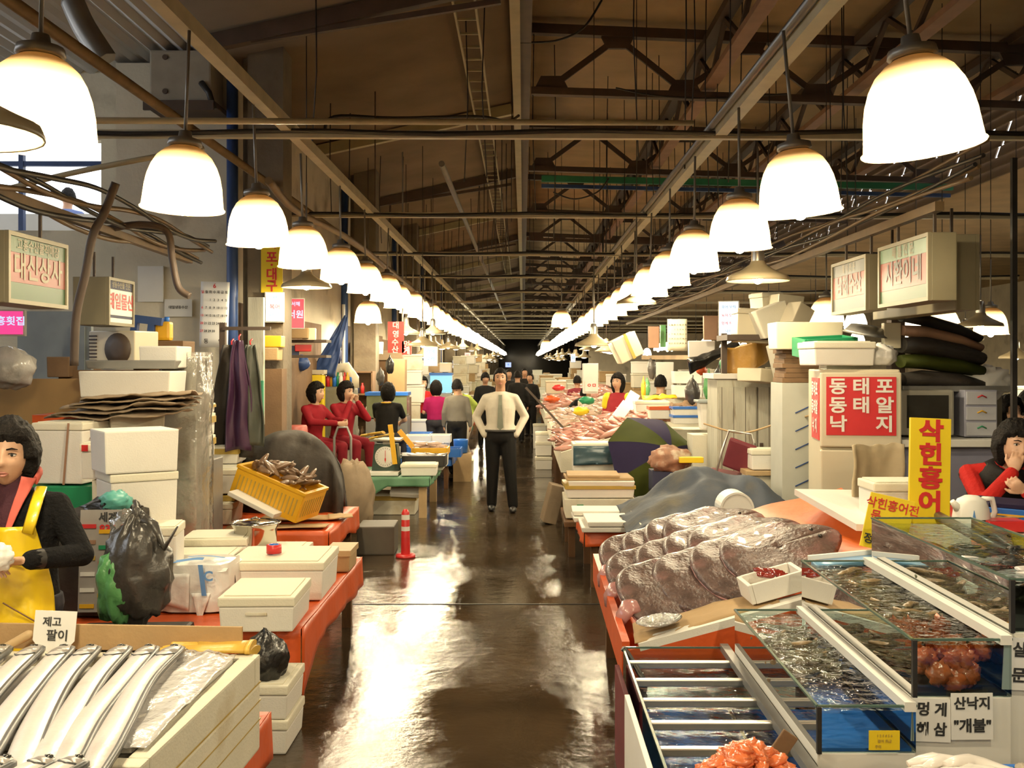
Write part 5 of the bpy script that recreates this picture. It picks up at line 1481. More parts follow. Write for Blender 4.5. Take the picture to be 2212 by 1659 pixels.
# hanging light boxes
side_sign('smaller light box sign with faded grey and orange bands', 2.2, 6.5, 7.23, 2.09, 2.45, [(.05, .30, sgr, '', 0, stx), (.30, .72, so, '남해수산', .14, 'sgx'), (.72, .95, sgr, '활어전문', .06, 'sgx')] if 0 else [(.05, .30, sgr, '', 0, stx), (.30, .72, so, '남해수산', .14, sgr), (.72, .95, sgr, '활 어 전 문', .06, stx)], -1, .12)
side_sign('larger light box sign with green and orange bands', 2.2, 5.5, 6.28, 2.09, 2.46, [(.05, .26, sg, '', 0, stx), (.26, .72, so, '시환이네', .155, sgr), (.72, .95, mat('faded_teal', (.16, .24, .16), .4), '해 물 전 문', .075, stx)], -1, .14)
side_sign('cream backed light box sign seen edge-on', 2.63, 5.9, 7.3, 2.06, 2.50, [(.05, .95, 'white', '', 0, stx)], 1, .12)
# rusty beam with cables over the signs
m = MB(); m.bar((2.25, 5.5, 2.60), (2.25, 22, 2.60), .05, .05); solo('rusty_beam', m, M['brownpipe'], 'rusty beam bundled with cables above the right light boxes', 'beam')
for k in range(5):
    cable([(2.2 + .02 * k, 5.0 + 1.2 * j, 2.66 + .04 * k + .03 * math.sin(j * 1.7 + k * 2)) for j in range(13)], .012, M['blackm'] if k % 2 else M['brownpipe'], ['lowest cable lying along the rusty right beam', 'second cable along the rusty right beam', 'middle cable along the rusty right beam', 'fourth cable along the rusty right beam', 'topmost cable along the rusty right beam'][k])
m = MB(); m.bar((-2.75, 4.6, 2.66), (-2.75, 8.4, 2.60), .05, .05); solo('rusty_beam', m, M['brownpipe'], 'rusty beam bundled with cables above the left light boxes', 'beam')
for k in range(6):
    cable([(-2.75 + .03 * k, 4.4 + .6 * j, 2.62 + .03 * k + .05 * math.sin(j * 1.3 + k * 2)) for j in range(8)], .016, M['blackm'] if k % 2 else M['brownpipe'], ['lowest cable along the rusty left beam', 'second cable along the rusty left beam', 'third cable along the rusty left beam', 'fourth cable along the rusty left beam', 'fifth cable along the rusty left beam', 'topmost cable along the rusty left beam'][k])
cable([P(160, 790, 6.2), P(165, 680, 6.2), P(185, 590, 6.2), P(200, 510, 6.2), P(225, 460, 6.2), P(250, 395, 6.2)], .028, M['steel'], 'bent brown pipe rising past the left light boxes')
cable([P(205, 500, 6.8), P(300, 485, 6.8), P(360, 500, 6.8), P(372, 560, 6.8), P(385, 620, 6.8), P(410, 640, 6.8)], .024, M['steel'], 'dark wrapped cable bundle arching over the left clutter')
# ------------------------------------------------------------ right rear: blankets, television, drawers
for k, (mm, lab, dz) in enumerate((('darktarp', 'lowest rolled dark blanket on the shelf behind the yellow sign', 0), ('olive', 'olive grey rolled blanket of the pile behind the yellow sign', .12), ('darktarp', 'thick rolled blanket in the middle of the pile', .22), ('flange', 'pink folded blanket draped over the blanket pile', .31), ('blackm', 'black and red folded quilt topping the blanket pile', .39))):
    m = MB()
    r0 = (.085, .075, .09, .06, .055)[k]
    m.tube([(-.30, 0, .01), (-.15, 0, .02), (.1, 0, 0), (.28, 0, -.03)], [r0 * .8, r0, r0, r0 * .7], 14, flat=(.75, 1.6))
    solo('blanket', m, M[mm], lab, 'blanket', (PX(2035, 7.2), 7.2, PZ(825, 7.2) + dz), (0, .05 * k, .05))
m = MB(); m.box((0, 0, 0), (.75, .5, .04), bev=.004); solo('shelf_board', m, M['grey'], 'shelf board under the blanket pile', 'shelf', (PX(2035, 7.3), 7.3, PZ(838, 7.3)))
m = MB(); m.box((0, 0, 0), (.85, .04, 1.5)); solo('partition_panel', m, mat('murky_panel', (.20, .18, .14), .5, .3), 'murky grey panel behind the television', 'panel', (PX(2040, 7.5), 7.52, .80))
t = thing('television', 'small grey tube television on the white counter', 'television', (PX(2010, 6.9), 6.95, PZ(945, 6.9)), -.05)
b = MB(); b.box((0, .05, .165), (.36, .10, .31), bev=.015); b.box((0, .2, .165), (.28, .25, .25), bev=.03); b.build('casing', mat('tv_grey', (.32, .30, .25), .5), t)
b = MB(); b.surf(lambda u, v: (lerp(-.14, .14, u), -.004 - .012 * math.sin(PI * u) * math.sin(PI * v), lerp(.06, .285, v)), 12, 10); b.build('screen', M['darkglass'], t)
t = thing('drawer_tower', 'translucent plastic drawer tower beside the television', 'drawers', (PX(2126, 6.9), 6.95, PZ(945, 6.9)), -.05)
b = MB(); b.box((0, .12, .16), (.22, .24, .32), bev=.006); b.build('frame', mat('pale_lilac_plastic', (.34, .34, .42), .3, .1), t)
for k in range(3):
    b = MB(); b.box((0, -.006, .055 + .105 * k), (.20, .016, .09), bev=.004); o = b.build('drawer', mat('drawer_front', (.46, .46, .50), .25, .1) if k == 0 else D.materials['drawer_front'], t)
    b = MB(); b.tube([(-.03, -.018, .06 + .105 * k), (0, -.02, .075 + .105 * k), (.03, -.018, .06 + .105 * k)], .005, 6); b.build('handle', M[['greenp', 'yplastic', 'red'][k]], o)
t = thing('counter', 'white topped counter under the television and drawers', 'counter', (PX(2080, 6.9), 7.05, 0))
b = MB(); b.box((.1, 0, 1.215), (1.1, .5, .05), bev=.006); b.build('top', M['white'], t)
b = MB(); b.box((.1, .04, .6), (1.0, .4, 1.18)); b.build('body', mat('lilac_laminate', (.30, .30, .40), .4), t)
t = thing('plastic_bag', 'white plastic bags bundled on the shelf above the drawers', 'bag', (PX(2140, 7.2), 7.25, PZ(825, 7.2)))
blob(2.9, (.17, .13, .11), .3, 2.4, 28, 18).build('bag', M['whitebag'], t)
m = MB(); m.box((0, 0, .62), (.5, .4, 1.24)); solo('support_crate', m, M['foam2'], 'white foam pile right of the drawer tower', 'box', (PX(2215, 7.5), 7.6, 0))
t = thing('sofa_sheet', 'beige padded sheet draped behind the yellow sign', 'sheet', (PX(1890, 5.9), 5.95, 0))
b = MB(); b.surf(lambda u, v: (lerp(-.10, .22, u) + .02 * nz(v * 4, u * 3), .02 + .10 * math.sin(u * 2.4) + .02 * nz(u * 5, v * 5), lerp(.4, 1.27, v) + .03 * nz(u * 4, 3)), 16, 20, thick=.012); b.build('sheet', M['kraft'] if 0 else mat('beige_sheet', (.46, .36, .22), .7, .15, 5, .2, 16), t)
foam_box('white plastic box with handwriting behind the yellow sign', (PX(1945, 5.3), 5.4, .55), (.30, .26, .58), 0, lid=True)
# kettle, trays and the blue case on the right counter
m = MB(); m.box((0, 0, .485), (1.0, .8, .97), bev=.01); solo('back_counter', m, M['foam2'], 'white back counter carrying the kettle and blue case', 'counter', (2.52, 4.95, 0))
t = thing('electric_kettle', 'white electric kettle with blue print on the back counter', 'kettle', (PX(2098, 4.78), 4.78, .972), .2)
b = MB(); b.lathe([(.001, .0), (.078, .0), (.082, .01), (.085, .05), (.078, .10), (.062, .14), (.03, .158), (.001, .16)], 28); b.build('body', M['white'], t)
b = MB(); b.tube([(.06, 0, .14), (.11, 0, .14), (.125, 0, .08), (.105, 0, .03)], .013, 8); b.build('handle', M['white'], t)
b = MB(); b.tube([(-.07, 0, .10), (-.10, 0, .135)], [.022, .012], 8); b.build('spout', M['white'], t)
b = MB(); b.box((.0, -.086, .03), (.07, .004, .05)); b.build('gauge', M['darkglass'], t)
b = MB(); b.prism([(-.055, .04), (-.03, .04), (-.042, .10)], .004, Matrix.Translation((0, -.084, 0))); b.build('print', M['bluink'], t)
t = thing('blue_case', 'flat blue case with a purple lid on the back counter', 'case', (PX(2210, 4.9), 4.92, .995), (.0, .06, -.25))
b = MB(); b.box((0, 0, .03), (.36, .30, .07), bev=.005); b.build('body', M['bluep'], t)
b = MB(); b.box((0, 0, .075), (.35, .29, .02), bev=.004); b.build('lid', M['violet'], t)
b = MB(); b.box((0, -.152, .035), (.34, .004, .008)); b.build('stripe', M['yplastic'], t)
m = MB(); m.box((0, 0, .02), (.26, .2, .04), bev=.01); solo('red_tray', m, M['red'], 'red plastic tray left of the blue case', 'tray', (PX(2105, 5.2), 5.2, .972), -.2)
m = MB(); m.box((0, 0, .03), (.18, .12, .05), bev=.006); solo('red_tray', m, M['red'], 'small red tray right of the kettle', 'tray', (PX(2170, 4.7), 4.72, .972), 0)
m = sheet([(-.10, -.06, 0), (.12, -.06, .02), (.12, .06, .05), (-.08, .06, .03)], 8, 4, .01, 4, 8, .006); solo('brown_paper', m, M['card'], 'crumpled brown paper beside the kettle', 'paper', (PX(2190, 4.8), 4.84, 1.02))
# ------------------------------------------------------------ people
SKIN = mat('skin', (.56, .33, .21), .5, .08, 12, .05, 120)
SKIND = mat('tanned_skin', (.40, .215, .125), .5, .1, 12)
HAIR = mat('black_hair', (.006, .0045, .004), .7, .4, 40, .5, 90, spec=.15)
LIP = mat('lips', (.42, .17, .13), .4)
WHITE_E = mat('eye_white', (.75, .72, .68), .2)
CL = {}
def cloth(n, col, rough=.8, bump=.2, bs=14):
    if n not in CL: CL[n] = mat(n, tuple(k * (.5 if max(col) < .04 else 1) for k in col), rough, .2, 6, bump, bs, spec=.2)
    return CL[n]


def remesh(mb, vox, it=2, fac=.5):
    me = D.meshes.new('t'); me.from_pydata([tuple(v) for v in mb.v], [], mb.f)
    o = D.objects.new('t', me); COL.objects.link(o)
    md = o.modifiers.new('r', 'REMESH'); md.mode = 'VOXEL'; md.voxel_size = vox
    sm = o.modifiers.new('s', 'SMOOTH'); sm.iterations = it; sm.factor = fac
    m2 = D.meshes.new_from_object(o.evaluated_get(bpy.context.evaluated_depsgraph_get()))
    r = MB(); r.v = [v.co.copy() for v in m2.vertices]; r.f = [list(p.vertices) for p in m2.polygons]; r.sm = [True] * len(r.f)
    D.objects.remove(o); D.meshes.remove(me); D.meshes.remove(m2)
    return r


def head_fn(u, v):
    a = 2 * PI * u; b = -PI / 2 + PI * v
    d = V((math.cos(b) * math.sin(a), -math.cos(b) * math.cos(a), math.sin(b)))
    g = math.exp
    tx = 1 - (.30 * d.z * d.z if d.z < 0 else .04 * d.z)
    p = V((d.x * .075 * tx, d.y * .094, d.z * .116))
    if d.z < -.2 and d.y > 0: p.y *= 1 - .35 * min(1, (-d.z - .2) / .6)
    if d.y < .1:
        x, z = p.x, p.z; ax = abs(x)
        q = .020 * g(-(x / .012) ** 2) * g(-((z + .020) / .015) ** 2) + .010 * g(-(x / .010) ** 2) * g(-((z - .008) / .024) ** 2)
        q -= .009 * g(-((ax - .031) / .015) ** 2) * g(-((z - .012) / .012) ** 2)
        q += .005 * g(-((ax - .036) / .02) ** 2) * g(-((z + .025) / .02) ** 2)
        q += .006 * g(-(x / .02) ** 2) * (g(-((z + .052) / .006) ** 2) + g(-((z + .065) / .007) ** 2))
        q += .008 * g(-(x / .02) ** 2) * g(-((z + .095) / .014) ** 2) + .004 * g(-((ax - .028) / .02) ** 2) * g(-((z - .034) / .008) ** 2)
        p.y -= q
    return p


def head_parts(mb, T):
    b = MB(); b.surf(head_fn, 56, 44)
    for s in (-1, 1): b.ell((s * .074, .008, -.004), (.010, .020, .032), n=10, m=8)
    mb.mesh(b, T)


def hair_mesh(T, thick=.02, line=.052, face=1.05, low=-.03, puff=0., seed=0., parting=0.):
    b = MB()
    def fn(u, v):
        a = 2 * PI * u; bb = -PI / 2 + PI * v
        d = V((math.cos(bb) * math.sin(a), -math.cos(bb) * math.cos(a), math.sin(bb)))
        p = V((d.x * .077, d.y * .096, d.z * .118))
        ang = abs(math.atan2(d.x, -d.y + 1e-9))
        z = p.z
        ln = line + .006 * nz(a * 6, seed) - (.015 if ang > .5 else 0) * (ang - .5) * 2 + .01 * parting * math.sin(a)
        inside = (ang < face and z < ln) or z < low
        if ang < face + .25 and z < -.06 and low > -.1: inside = True
        if inside: return p * .86
        k = 1 + (thick + puff * (.6 + .4 * max(0, d.y)) * max(0, 1 - abs(d.z - .1))) / .095
        k += .06 * nz(d.x * 5 + seed, d.y * 5, d.z * 5) * (1 + puff * 20) + .035 * nz(d.x * 16 + seed, d.y * 16, d.z * 16)
        q = p * k
        if low < -.06 and z < 0: q.z = z * (1 + (-low - .06) * 6); q.x *= 1 + .1 * (-z / .1); q.y = max(q.y, -.02) if ang > face else q.y
        return q
    b.surf(fn, 64, 48)
    m = MB(); m.mesh(b, T)
    return m


def hand(mb, w_, f, n_, s=1.0, curl=.5, side=1):
    f = V(f).normalized(); n_ = V(n_); n_ = (n_ - f * n_.dot(f)).normalized(); r = f.cross(n_) * side
    w_ = V(w_)
    Mx = Matrix((f, r, n_)).transposed().to_4x4()
    mb.ell(w_ + f * .045 * s, (.052 * s, .037 * s, .016 * s), Mx, 12, 8)
    for k, (o, L) in enumerate(((-.031, .060), (-.0105, .072), (.0105, .068), (.031, .052))):
        p = w_ + (f * .080 + r * o) * s
        a = curl * (1 + .12 * k)
        d1 = f * math.cos(a) + n_ * math.sin(a); q = p + d1 * L * .55 * s
        d2 = f * math.cos(a * 2.1) + n_ * math.sin(a * 2.1); e = q + d2 * L * .5 * s
        mb.cap(p - f * .015 * s, q, .0088 * s, .0080 * s, 8); mb.cap(q, e, .0080 * s, .0065 * s, 8)
    p = w_ + (f * .030 - r * .028) * s
    q = p + (f * .030 - r * .028 + n_ * .012 * curl) * s
    mb.cap(p, q, .012 * s, .010 * s, 8); mb.cap(q, q + (f * .030 - r * .004 + n_ * .015 * curl) * s, .010 * s, .008 * s, 8)


def pose(H, **kw):
    J = dict(pelvis=(0, 0, .53), waist=(0, 0, .61), chest=(0, .0, .715), neck=(0, .008, .832), head=(0, -.012, .918),
             shl=(.100, 0, .785), ell=(.135, .012, .645), wrl=(.14, -.03, .50), shr=(-.100, 0, .785), elr=(-.135, .012, .645), wrr=(-.14, -.03, .50),
             hil=(.052, 0, .50), knl=(.055, -.012, .28), anl=(.055, .015, .05), hir=(-.052, 0, .50), knr=(-.055, -.012, .28), anr=(-.055, .015, .05))
    J.update(kw)
    return {k: V(v) * H for k, v in J.items()}


def torso(mb, J, H, g=0., lo=None):
    R0 = (J['hil'] - J['hir']).normalized(); R1 = (J['shl'] - J['shr']).normalized()
    pts = [(J['pelvis'] + V((0, 0, -.055 * H)), .075, .055), (J['pelvis'], .095, .067), (J['waist'], .090, .062), (J['chest'], .098, .068),
           (J['chest'].lerp(J['neck'], .52), .098, .056), (J['chest'].lerp(J['neck'], .82), .062, .044), (J['neck'], .036, .036)]
    if lo is not None: pts = pts[lo:]
    vs, fs, n = [], [], 20
    N = len(pts)
    for i, (p, rx, ry) in enumerate(pts):
        t = (pts[min(i + 1, N - 1)][0] - pts[max(0, i - 1)][0]).normalized()
        r = R0.lerp(R1, i / (N - 1)); r = (r - t * r.dot(t)).normalized(); b = t.cross(r)
        for k in range(n):
            a = 2 * PI * k / n
            vs.append(p + r * math.cos(a) * (rx * H + g) + b * math.sin(a) * (ry * H + g))
    for i in range(N - 1):
        for k in range(n):
            k2 = (k + 1) % n
            fs.append((i * n + k, i * n + k2, (i + 1) * n + k2, (i + 1) * n + k))
    fs += [tuple(range(n))[::-1], tuple((N - 1) * n + k for k in range(n))]
    mb.add(vs, fs, True)


def person(label, loc, rz, H, J, top, bottom, shoes=None, skin=None, vox=.013, headrot=(0, 0, 0), hair=None, handl=None, handr=None, sleeves=1.0, group=None, face=True, fat=1.0, name='person', hs=1.0, extra=None, seatedskirt=False):
    skin = skin or SKIN
    t = thing(name, label, 'person', loc, rz, group)
    T = Matrix.Translation(J['head']) @ rotm(headrot) @ Matrix.Scale(hs, 4)
    g0 = -.006
    b = MB()
    torso(b, J, H, g0)
    head_parts(b, T)
    b.cap(J['neck'] - V((0, 0, .03 * H)), J['head'] - V((0, -.012, .035 * H)), .036 * H * 1.0, .033 * H)
    for s in 'lr':
        b.cap(J['sh' + s], J['el' + s], .034 * H * .85, .025 * H); b.cap(J['el' + s], J['wr' + s], .025 * H, .0165 * H)
        b.cap(J['hi' + s], J['kn' + s], .046 * H, .034 * H); b.cap(J['kn' + s], J['an' + s], .033 * H, .021 * H)
        h = handl if s == 'l' else handr
        if h is None:
            d = (J['wr' + s] - J['el' + s]).normalized()
            hand(b, J['wr' + s], d, (-.8 if s == 'l' else .8, -.3, 0), H / 1.7, .35, 1 if s == 'r' else -1)
        elif h: hand(b, J['wr' + s], h[0], h[1], H / 1.7, h[2], h[3])
    remesh(b, vox if vox < .01 else vox, 2 if vox > .008 else 1).build('body', skin, t)
    # top
    b = MB(); torso(b, {**J, 'pelvis': J['pelvis'] + V((0, 0, .02 * H))}, H, .012 * fat + (fat - 1) * .05, lo=1)
    for s in 'lr':
        e = J['el' + s].lerp(J['wr' + s], .94) if sleeves >= 1 else J['sh' + s].lerp(J['el' + s], sleeves)
        b.cap(J['sh' + s], J['el' + s] if sleeves >= 1 else e, .034 * H * fat ** .5, .030 * H)
        if sleeves >= 1: b.cap(J['el' + s], e, .030 * H, .025 * H)
        b.cap(J['chest'].lerp(J['neck'], .72), J['sh' + s], .042 * H, .033 * H)
    tp = remesh(b, vox * 1.15, 3).build('top', top, t)
    # trousers
    b = MB()
    torso(b, {**J, 'chest': J['waist'].lerp(J['chest'], .25), 'neck': J['waist'].lerp(J['chest'], .3)}, H, .010 + (fat - 1) * .05)
    b2 = MB(); b2.ell(J['pelvis'] + V((0, 0, -.01 * H)), (.106 * H * fat, .080 * H * fat, .075 * H)); b2.tube([J['pelvis'] - V((0, 0, .03 * H)), J['pelvis'], J['pelvis'].lerp(J['waist'], .35)], [.10 * H * fat, .106 * H * fat, .102 * H * fat], 20, flat=(.74, 1), up=(0, 1, 0))
    for s in 'lr':
        b2.cap(J['hi' + s], J['kn' + s], .060 * H * fat ** .5, .046 * H); b2.cap(J['kn' + s], J['an' + s] + V((0, 0, .0 * H)), .045 * H, .036 * H)
    remesh(b2, vox * 1.2, 3).build('trousers', bottom, t)
    if shoes is not False:
        for s in 'lr':
            b = MB(); a = J['an' + s]
            b.ell(a + V((0, -.035 * H, -.028 * H)), (.028 * H, .075 * H, .024 * H)); b.ell(a + V((0, .005, -.012 * H)), (.027 * H, .03 * H, .034 * H))
            remesh(b, .01, 2).build('shoe', shoes or M['blackm'], t)
    if hair is not None: hair_mesh(T, **hair).build('hair', HAIR, t)
    if face:
        for s in (-1, 1):
            b = MB(); b.ell((s * .031, -.077, .012), (.0135, .007, .0062), n=12, m=8); m_ = MB(); m_.mesh(b, T); e = m_.build('eye', WHITE_E, t)
            b = MB(); b.ell((s * .031, -.0825, .012), (.0058, .003, .0058), n=10, m=6); m_ = MB(); m_.mesh(b, T); m_.build('iris', M['eye'], e)
            b = MB(); b.tube([(s * .016, -.0865, .016), (s * .031, -.087, .0195), (s * .047, -.080, .015)], .0016, 5)
            b.tube([(s * .014, -.092, .033), (s * .032, -.091, .038), (s * .050, -.080, .032)], [.0026, .003, .0015], 6); m_ = MB(); m_.mesh(b, T); m_.build('eyebrow', HAIR, t)
        b = MB()
        for z, r in ((-.0525, .0042), (-.0635, .0052)): b.tube([(-.021, -.083, -.058), (-.009, -.0945, z), (0, -.096, z), (.009, -.0945, z), (.021, -.083, -.058)], [.001, r, r * 1.05, r, .001], 8)
        m_ = MB(); m_.mesh(b, T); m_.build('mouth', LIP, t)
    if extra: extra(t, J, T, H)
    return t


BOB = dict(thick=.022, line=.058, face=1.08, low=-.10, puff=.012)
PERM = dict(thick=.026, line=.064, face=1.0, low=-.088, puff=.024)
SHORT = dict(thick=.010, line=.066, face=1.15, low=-.035, puff=0)

# man in white shirt walking
def man_extra(t, J, T, H):
    tie = cloth('grey_green_silk_tie', (.21, .22, .17), .45)
    c0 = J['chest']
    b = MB()
    zt, zb = J['neck'].z - .035, J['waist'].z - .07
    def yf(z):
        u = (z - zb) / (zt - zb)
        return -(.067 * H + .022 + .012 * math.sin(PI * u) - .050 * max(0, u - .7) / .3)
    n = 14
    vs = []
    for i in range(n + 1):
        z = lerp(zt, zb, i / n)
        w_ = lerp(.017, .038, i / n) if i < n else .001
        if i == n - 1: w_ = .036
        if i == 0: w_ = .022
        vs += [(-w_, yf(z), z), (w_, yf(z), z), (w_, yf(z) + .008, z), (-w_, yf(z) + .008, z)]
    fs = []
    for i in range(n):
        for k in range(4): fs.append((i * 4 + k, (i + 1) * 4 + k, (i + 1) * 4 + (k + 1) % 4, i * 4 + (k + 1) % 4))
    fs += [(0, 1, 2, 3), (n * 4 + 3, n * 4 + 2, n * 4 + 1, n * 4)]
    b.add(vs, fs); b.build('tie', tie, t)
    b = MB()
    for s in (-1, 1):
        b.add([(s * .008, -.085, zt - .01), (s * .055, -.078, zt - .03), (s * .062, -.02, zt + .035), (s * .03, -.055, zt + .02), (s * .01, -.068, zt - .0), (s * .058, -.066, zt - .02)], [(0, 1, 2, 3), (4, 3, 2, 5)])
    b.build('collar', SHIRT, t)
    b = MB(); b.tube([(.110 * H * math.cos(a), .083 * H * math.sin(a), J['waist'].z - .050 * H) for a in [2 * PI * k / 24 for k in range(25)]], .016, 6, flat=(1, .4)); b.build('belt', M['blackm'], t)
SHIRT = cloth('white_shirt', (.60, .54, .44), .8, .3, 12)
H = 1.70
J = pose(H, ell=(.172, .045, .655), wrl=(.105, -.02, .525), elr=(-.172, .045, .655), wrr=(-.105, -.02, .525), knl=(.068, -.03, .29), anl=(.088, -.05, .047), knr=(-.055, .01, .28), anr=(-.062, .03, .047), head=(0, -.012, .924))
person('man walking in white shirt, grey tie and black trousers, hands in his pockets', (PX(1081, 12.1), 12.1, 0), .0, H, J, SHIRT, cloth('black_trousers', (.012, .011, .011)), M['blackm'], SKIND, .010, (.0, 0, .0), SHORT, False, False, extra=man_extra, hs=1.0)

# woman at the left with yellow apron
APRON = mat('yellow_pvc_apron', (.78, .55, .015), .28, .10, 4, .25, 9, coat=.3)
def left_extra(t, J, T, H):
    c0, w0, p0 = J['chest'], J['waist'], J['pelvis']
    b = MB()
    # bib and skirt wrapped around the front
    def ap(u, v):
        z = lerp(c0.z + .045, .30, v)
        half = lerp(.115, .20, min(1, v * 3.2)) if v < .32 else lerp(.20, .27, (v - .32) / .68)
        a = lerp(-1, 1, u)
        rx = .178 + .02 * v + .06 * max(0, v - .35); ry = .150 + .03 * v + .08 * max(0, v - .35)
        ang = a * half / rx
        fold = .010 * math.sin(u * 17 + v * 3) * min(1, v * 1.5) + .012 * nz(u * 4, v * 6)
        return V(((rx + fold) * math.sin(ang), -(ry + fold) * math.cos(ang) + .01, z))
    b.surf(ap, 40, 44, thick=.006); b.build('apron', APRON, t)
    b = MB()
    for s in (-1, 1):
        pts = [(s * .092, -.140, c0.z + .02), (s * .104, -.136, c0.z + .07), (s * .110, -.095, c0.z + .135), (s * .095, .0, c0.z + .18)]
        b.tube(pts, .022, 8, flat=(1, .16), up=(1, 0, 0)); b.build('apron_strap', APRON, t); b = MB()
    b = MB(); b.tube([(lerp(-.10, .085, k / 8), -.160 - .004 * math.sin(k), w0.z + .075 - .004 * k * .2) for k in range(9)], .006, 6, flat=(1, .6)); b.build('zip', M['cardd'], t)
    b = MB(); b.tube([(.02 + .016 * k, -.186 + .004 * k, w0.z - .07 - .012 * k) for k in range(8)], .003, 5); b.build('pocket_edge', M['cardd'], t)
    pk = cloth('pink_collar', (.62, .13, .10), .7)
    n0 = J['neck']
    zz = [.60 * H, .715 * H, .778 * H, .814 * H, .832 * H, .86 * H]
    yy = [-.128, -.136, -.117, -.099, -.083, -.072]
    def yf(z):
        for a in range(5):
            if z <= zz[a + 1]: return lerp(yy[a], yy[a + 1], max(0, (z - zz[a]) / (zz[a + 1] - zz[a])))
        return yy[-1]
    zb, zt = c0.z + .025, n0.z + .035
    b = MB(); b.surf(lambda u, v: ((u - .5) * lerp(.012, .105, v), yf(lerp(zb, zt, v)) - .006 + .02 * abs(u - .5) * v, lerp(zb, zt, v)), 6, 12, thick=.004)
    b.lathe([(.050, -.05), (.060, .0), (.056, .03), (.058, .045), (.050, .05), (.047, .02)], 20, Matrix.Translation(n0 + V((0, -.015, .010))))
    b.build('turtleneck', cloth('plum_turtleneck', (.055, .02, .03), .9, .3, 60), t)
    for s in (-1, 1):
        b = MB()
        def cf(u, v):
            z = lerp(zb - .01, zt + .02, v)
            x = s * (lerp(.006, .052, v) + u * lerp(.012, .040, v ** .6))
            return V((x, yf(z) - .012 + .028 * max(0, v - .55) * 2 * u + .012 * v * u, z - .012 * u * v))
        b.surf(cf, 5, 14, thick=.006)
        b.tube([(s * .088, yf(zt) + .035, zt), (s * .086, .02, zt + .03), (s * .05, .07, zt + .035)], .02, 8, flat=(1, .4))
        b.build('collar', pk, t)
    for s, w_ in (('l', J['wrl']), ('r', J['wrr'])):
        d = (J['el' + s] - w_).normalized()
        b = MB(); b.tube([w_ + d * .012, w_ + d * .05], [.036, .040], 14, cap=False); b.build('cuff', M['blackm'], t)
H = 1.52
J = pose(H, chest=(0, -.005, .715), neck=(0, -.005, .83), head=(-.006, -.030, .918), ell=(.178, -.05, .665), elr=(-.17, -.06, .66), wrl=(.088, -.165, .675), wrr=(-.05, -.175, .665))
person('woman with puffy black hair in a yellow apron over a black jacket', (PX(34, 3.98), 3.98, 0), .12, H, J, cloth('black_fleece', (.010, .010, .012), .95, .5, 70), cloth('dark_trousers', (.03, .03, .04)), M['blackm'], SKIN, .005, (.05, .03, .10), PERM,
       ((-.9, -.12, -.02), (0, -.4, -.9), .8, -1), ((.85, -.1, 0), (0, -.4, -.9), .8, 1), extra=left_extra, fat=1.12, hs=1.02)
t = thing('white_cloth', 'white cloth the woman in the yellow apron holds in her hands', 'cloth', (PX(-6, 3.68), 3.68, PZ(1205, 3.68)))
blob(3.9, (.055, .04, .05), .35, 2.6, 24, 16).build('cloth', M['whitebag'], t)

# woman at the right, chin in hand
H = 1.50
def right_extra(t, J, T, H):
    b = MB(); torso(b, J, H, .030)
    for s in 'lr': b.ell(J['sh' + s] + V((0, 0, -.01)), (.055, .06, .05))
    remesh(b, .014, 3).build('vest', cloth('black_quilted_vest', (.018, .017, .018), .6, .5, 16), t)
    b = MB(); b.lathe([(.050, -.03), (.056, .02), (.052, .045), (.046, .03)], 20, Matrix.Translation(J['neck'] + V((0, -.02, .0)))); b.build('collar', RED, t)
RED = cloth('red_sweater', (.46, .018, .014), .85, .3, 50)
J = pose(H, pelvis=(0, .06, .53), waist=(0, .02, .61), chest=(0, -.05, .70), neck=(.015, -.10, .80), head=(.02, -.155, .875), shl=(.12, -.08, .765), shr=(-.115, -.07, .76), elr=(-.10, -.235, .665), wrr=(.00, -.235, .785), ell=(.15, -.20, .68), wrl=(.03, -.28, .72))
person('woman in red sleeves and a black vest resting her chin on her hand', (PX(2148, 5.65) + .05, 5.72, 0), -.22, H, J, RED, cloth('dark_trousers', (.03, .03, .04)), M['blackm'], SKIN, .005, (.12, .12, .28), dict(BOB, puff=.016),
       ((-.7, -.2, .5), (0, .8, .3), .7, -1), ((.25, .05, .9), (.3, .9, 0), .5, -1), extra=right_extra, fat=1.08)

# seated women in red
REDJ = cloth('crimson_jacket', (.25, .010, .018), .8)
BLK = cloth('black_shirt', (.014, .013, .013))
def seated(H, z0=.62, **kw):
    d = z0 / H - .46
    base = dict(pelvis=(0, 0, .50 + d), waist=(0, -.005, .575 + d), chest=(0, -.02, .675 + d), neck=(0, -.03, .79 + d), head=(0, -.05, .88 + d), shl=(.105, -.02, .755 + d), shr=(-.105, -.02, .755 + d),
                ell=(.13, -.13, .63 + d), wrl=(.06, -.26, .60 + d), elr=(-.13, -.13, .63 + d), wrr=(-.06, -.26, .60 + d), hil=(.055, -.02, .48 + d), hir=(-.055, -.02, .48 + d), knl=(.075, -.24, .46 + d), knr=(-.075, -.24, .46 + d), anl=(.08, -.24, .25 + d), anr=(-.08, -.24, .25 + d))
    base.update({k: (v[0], v[1], v[2] + d) for k, v in kw.items()})
    return pose(H, **base)
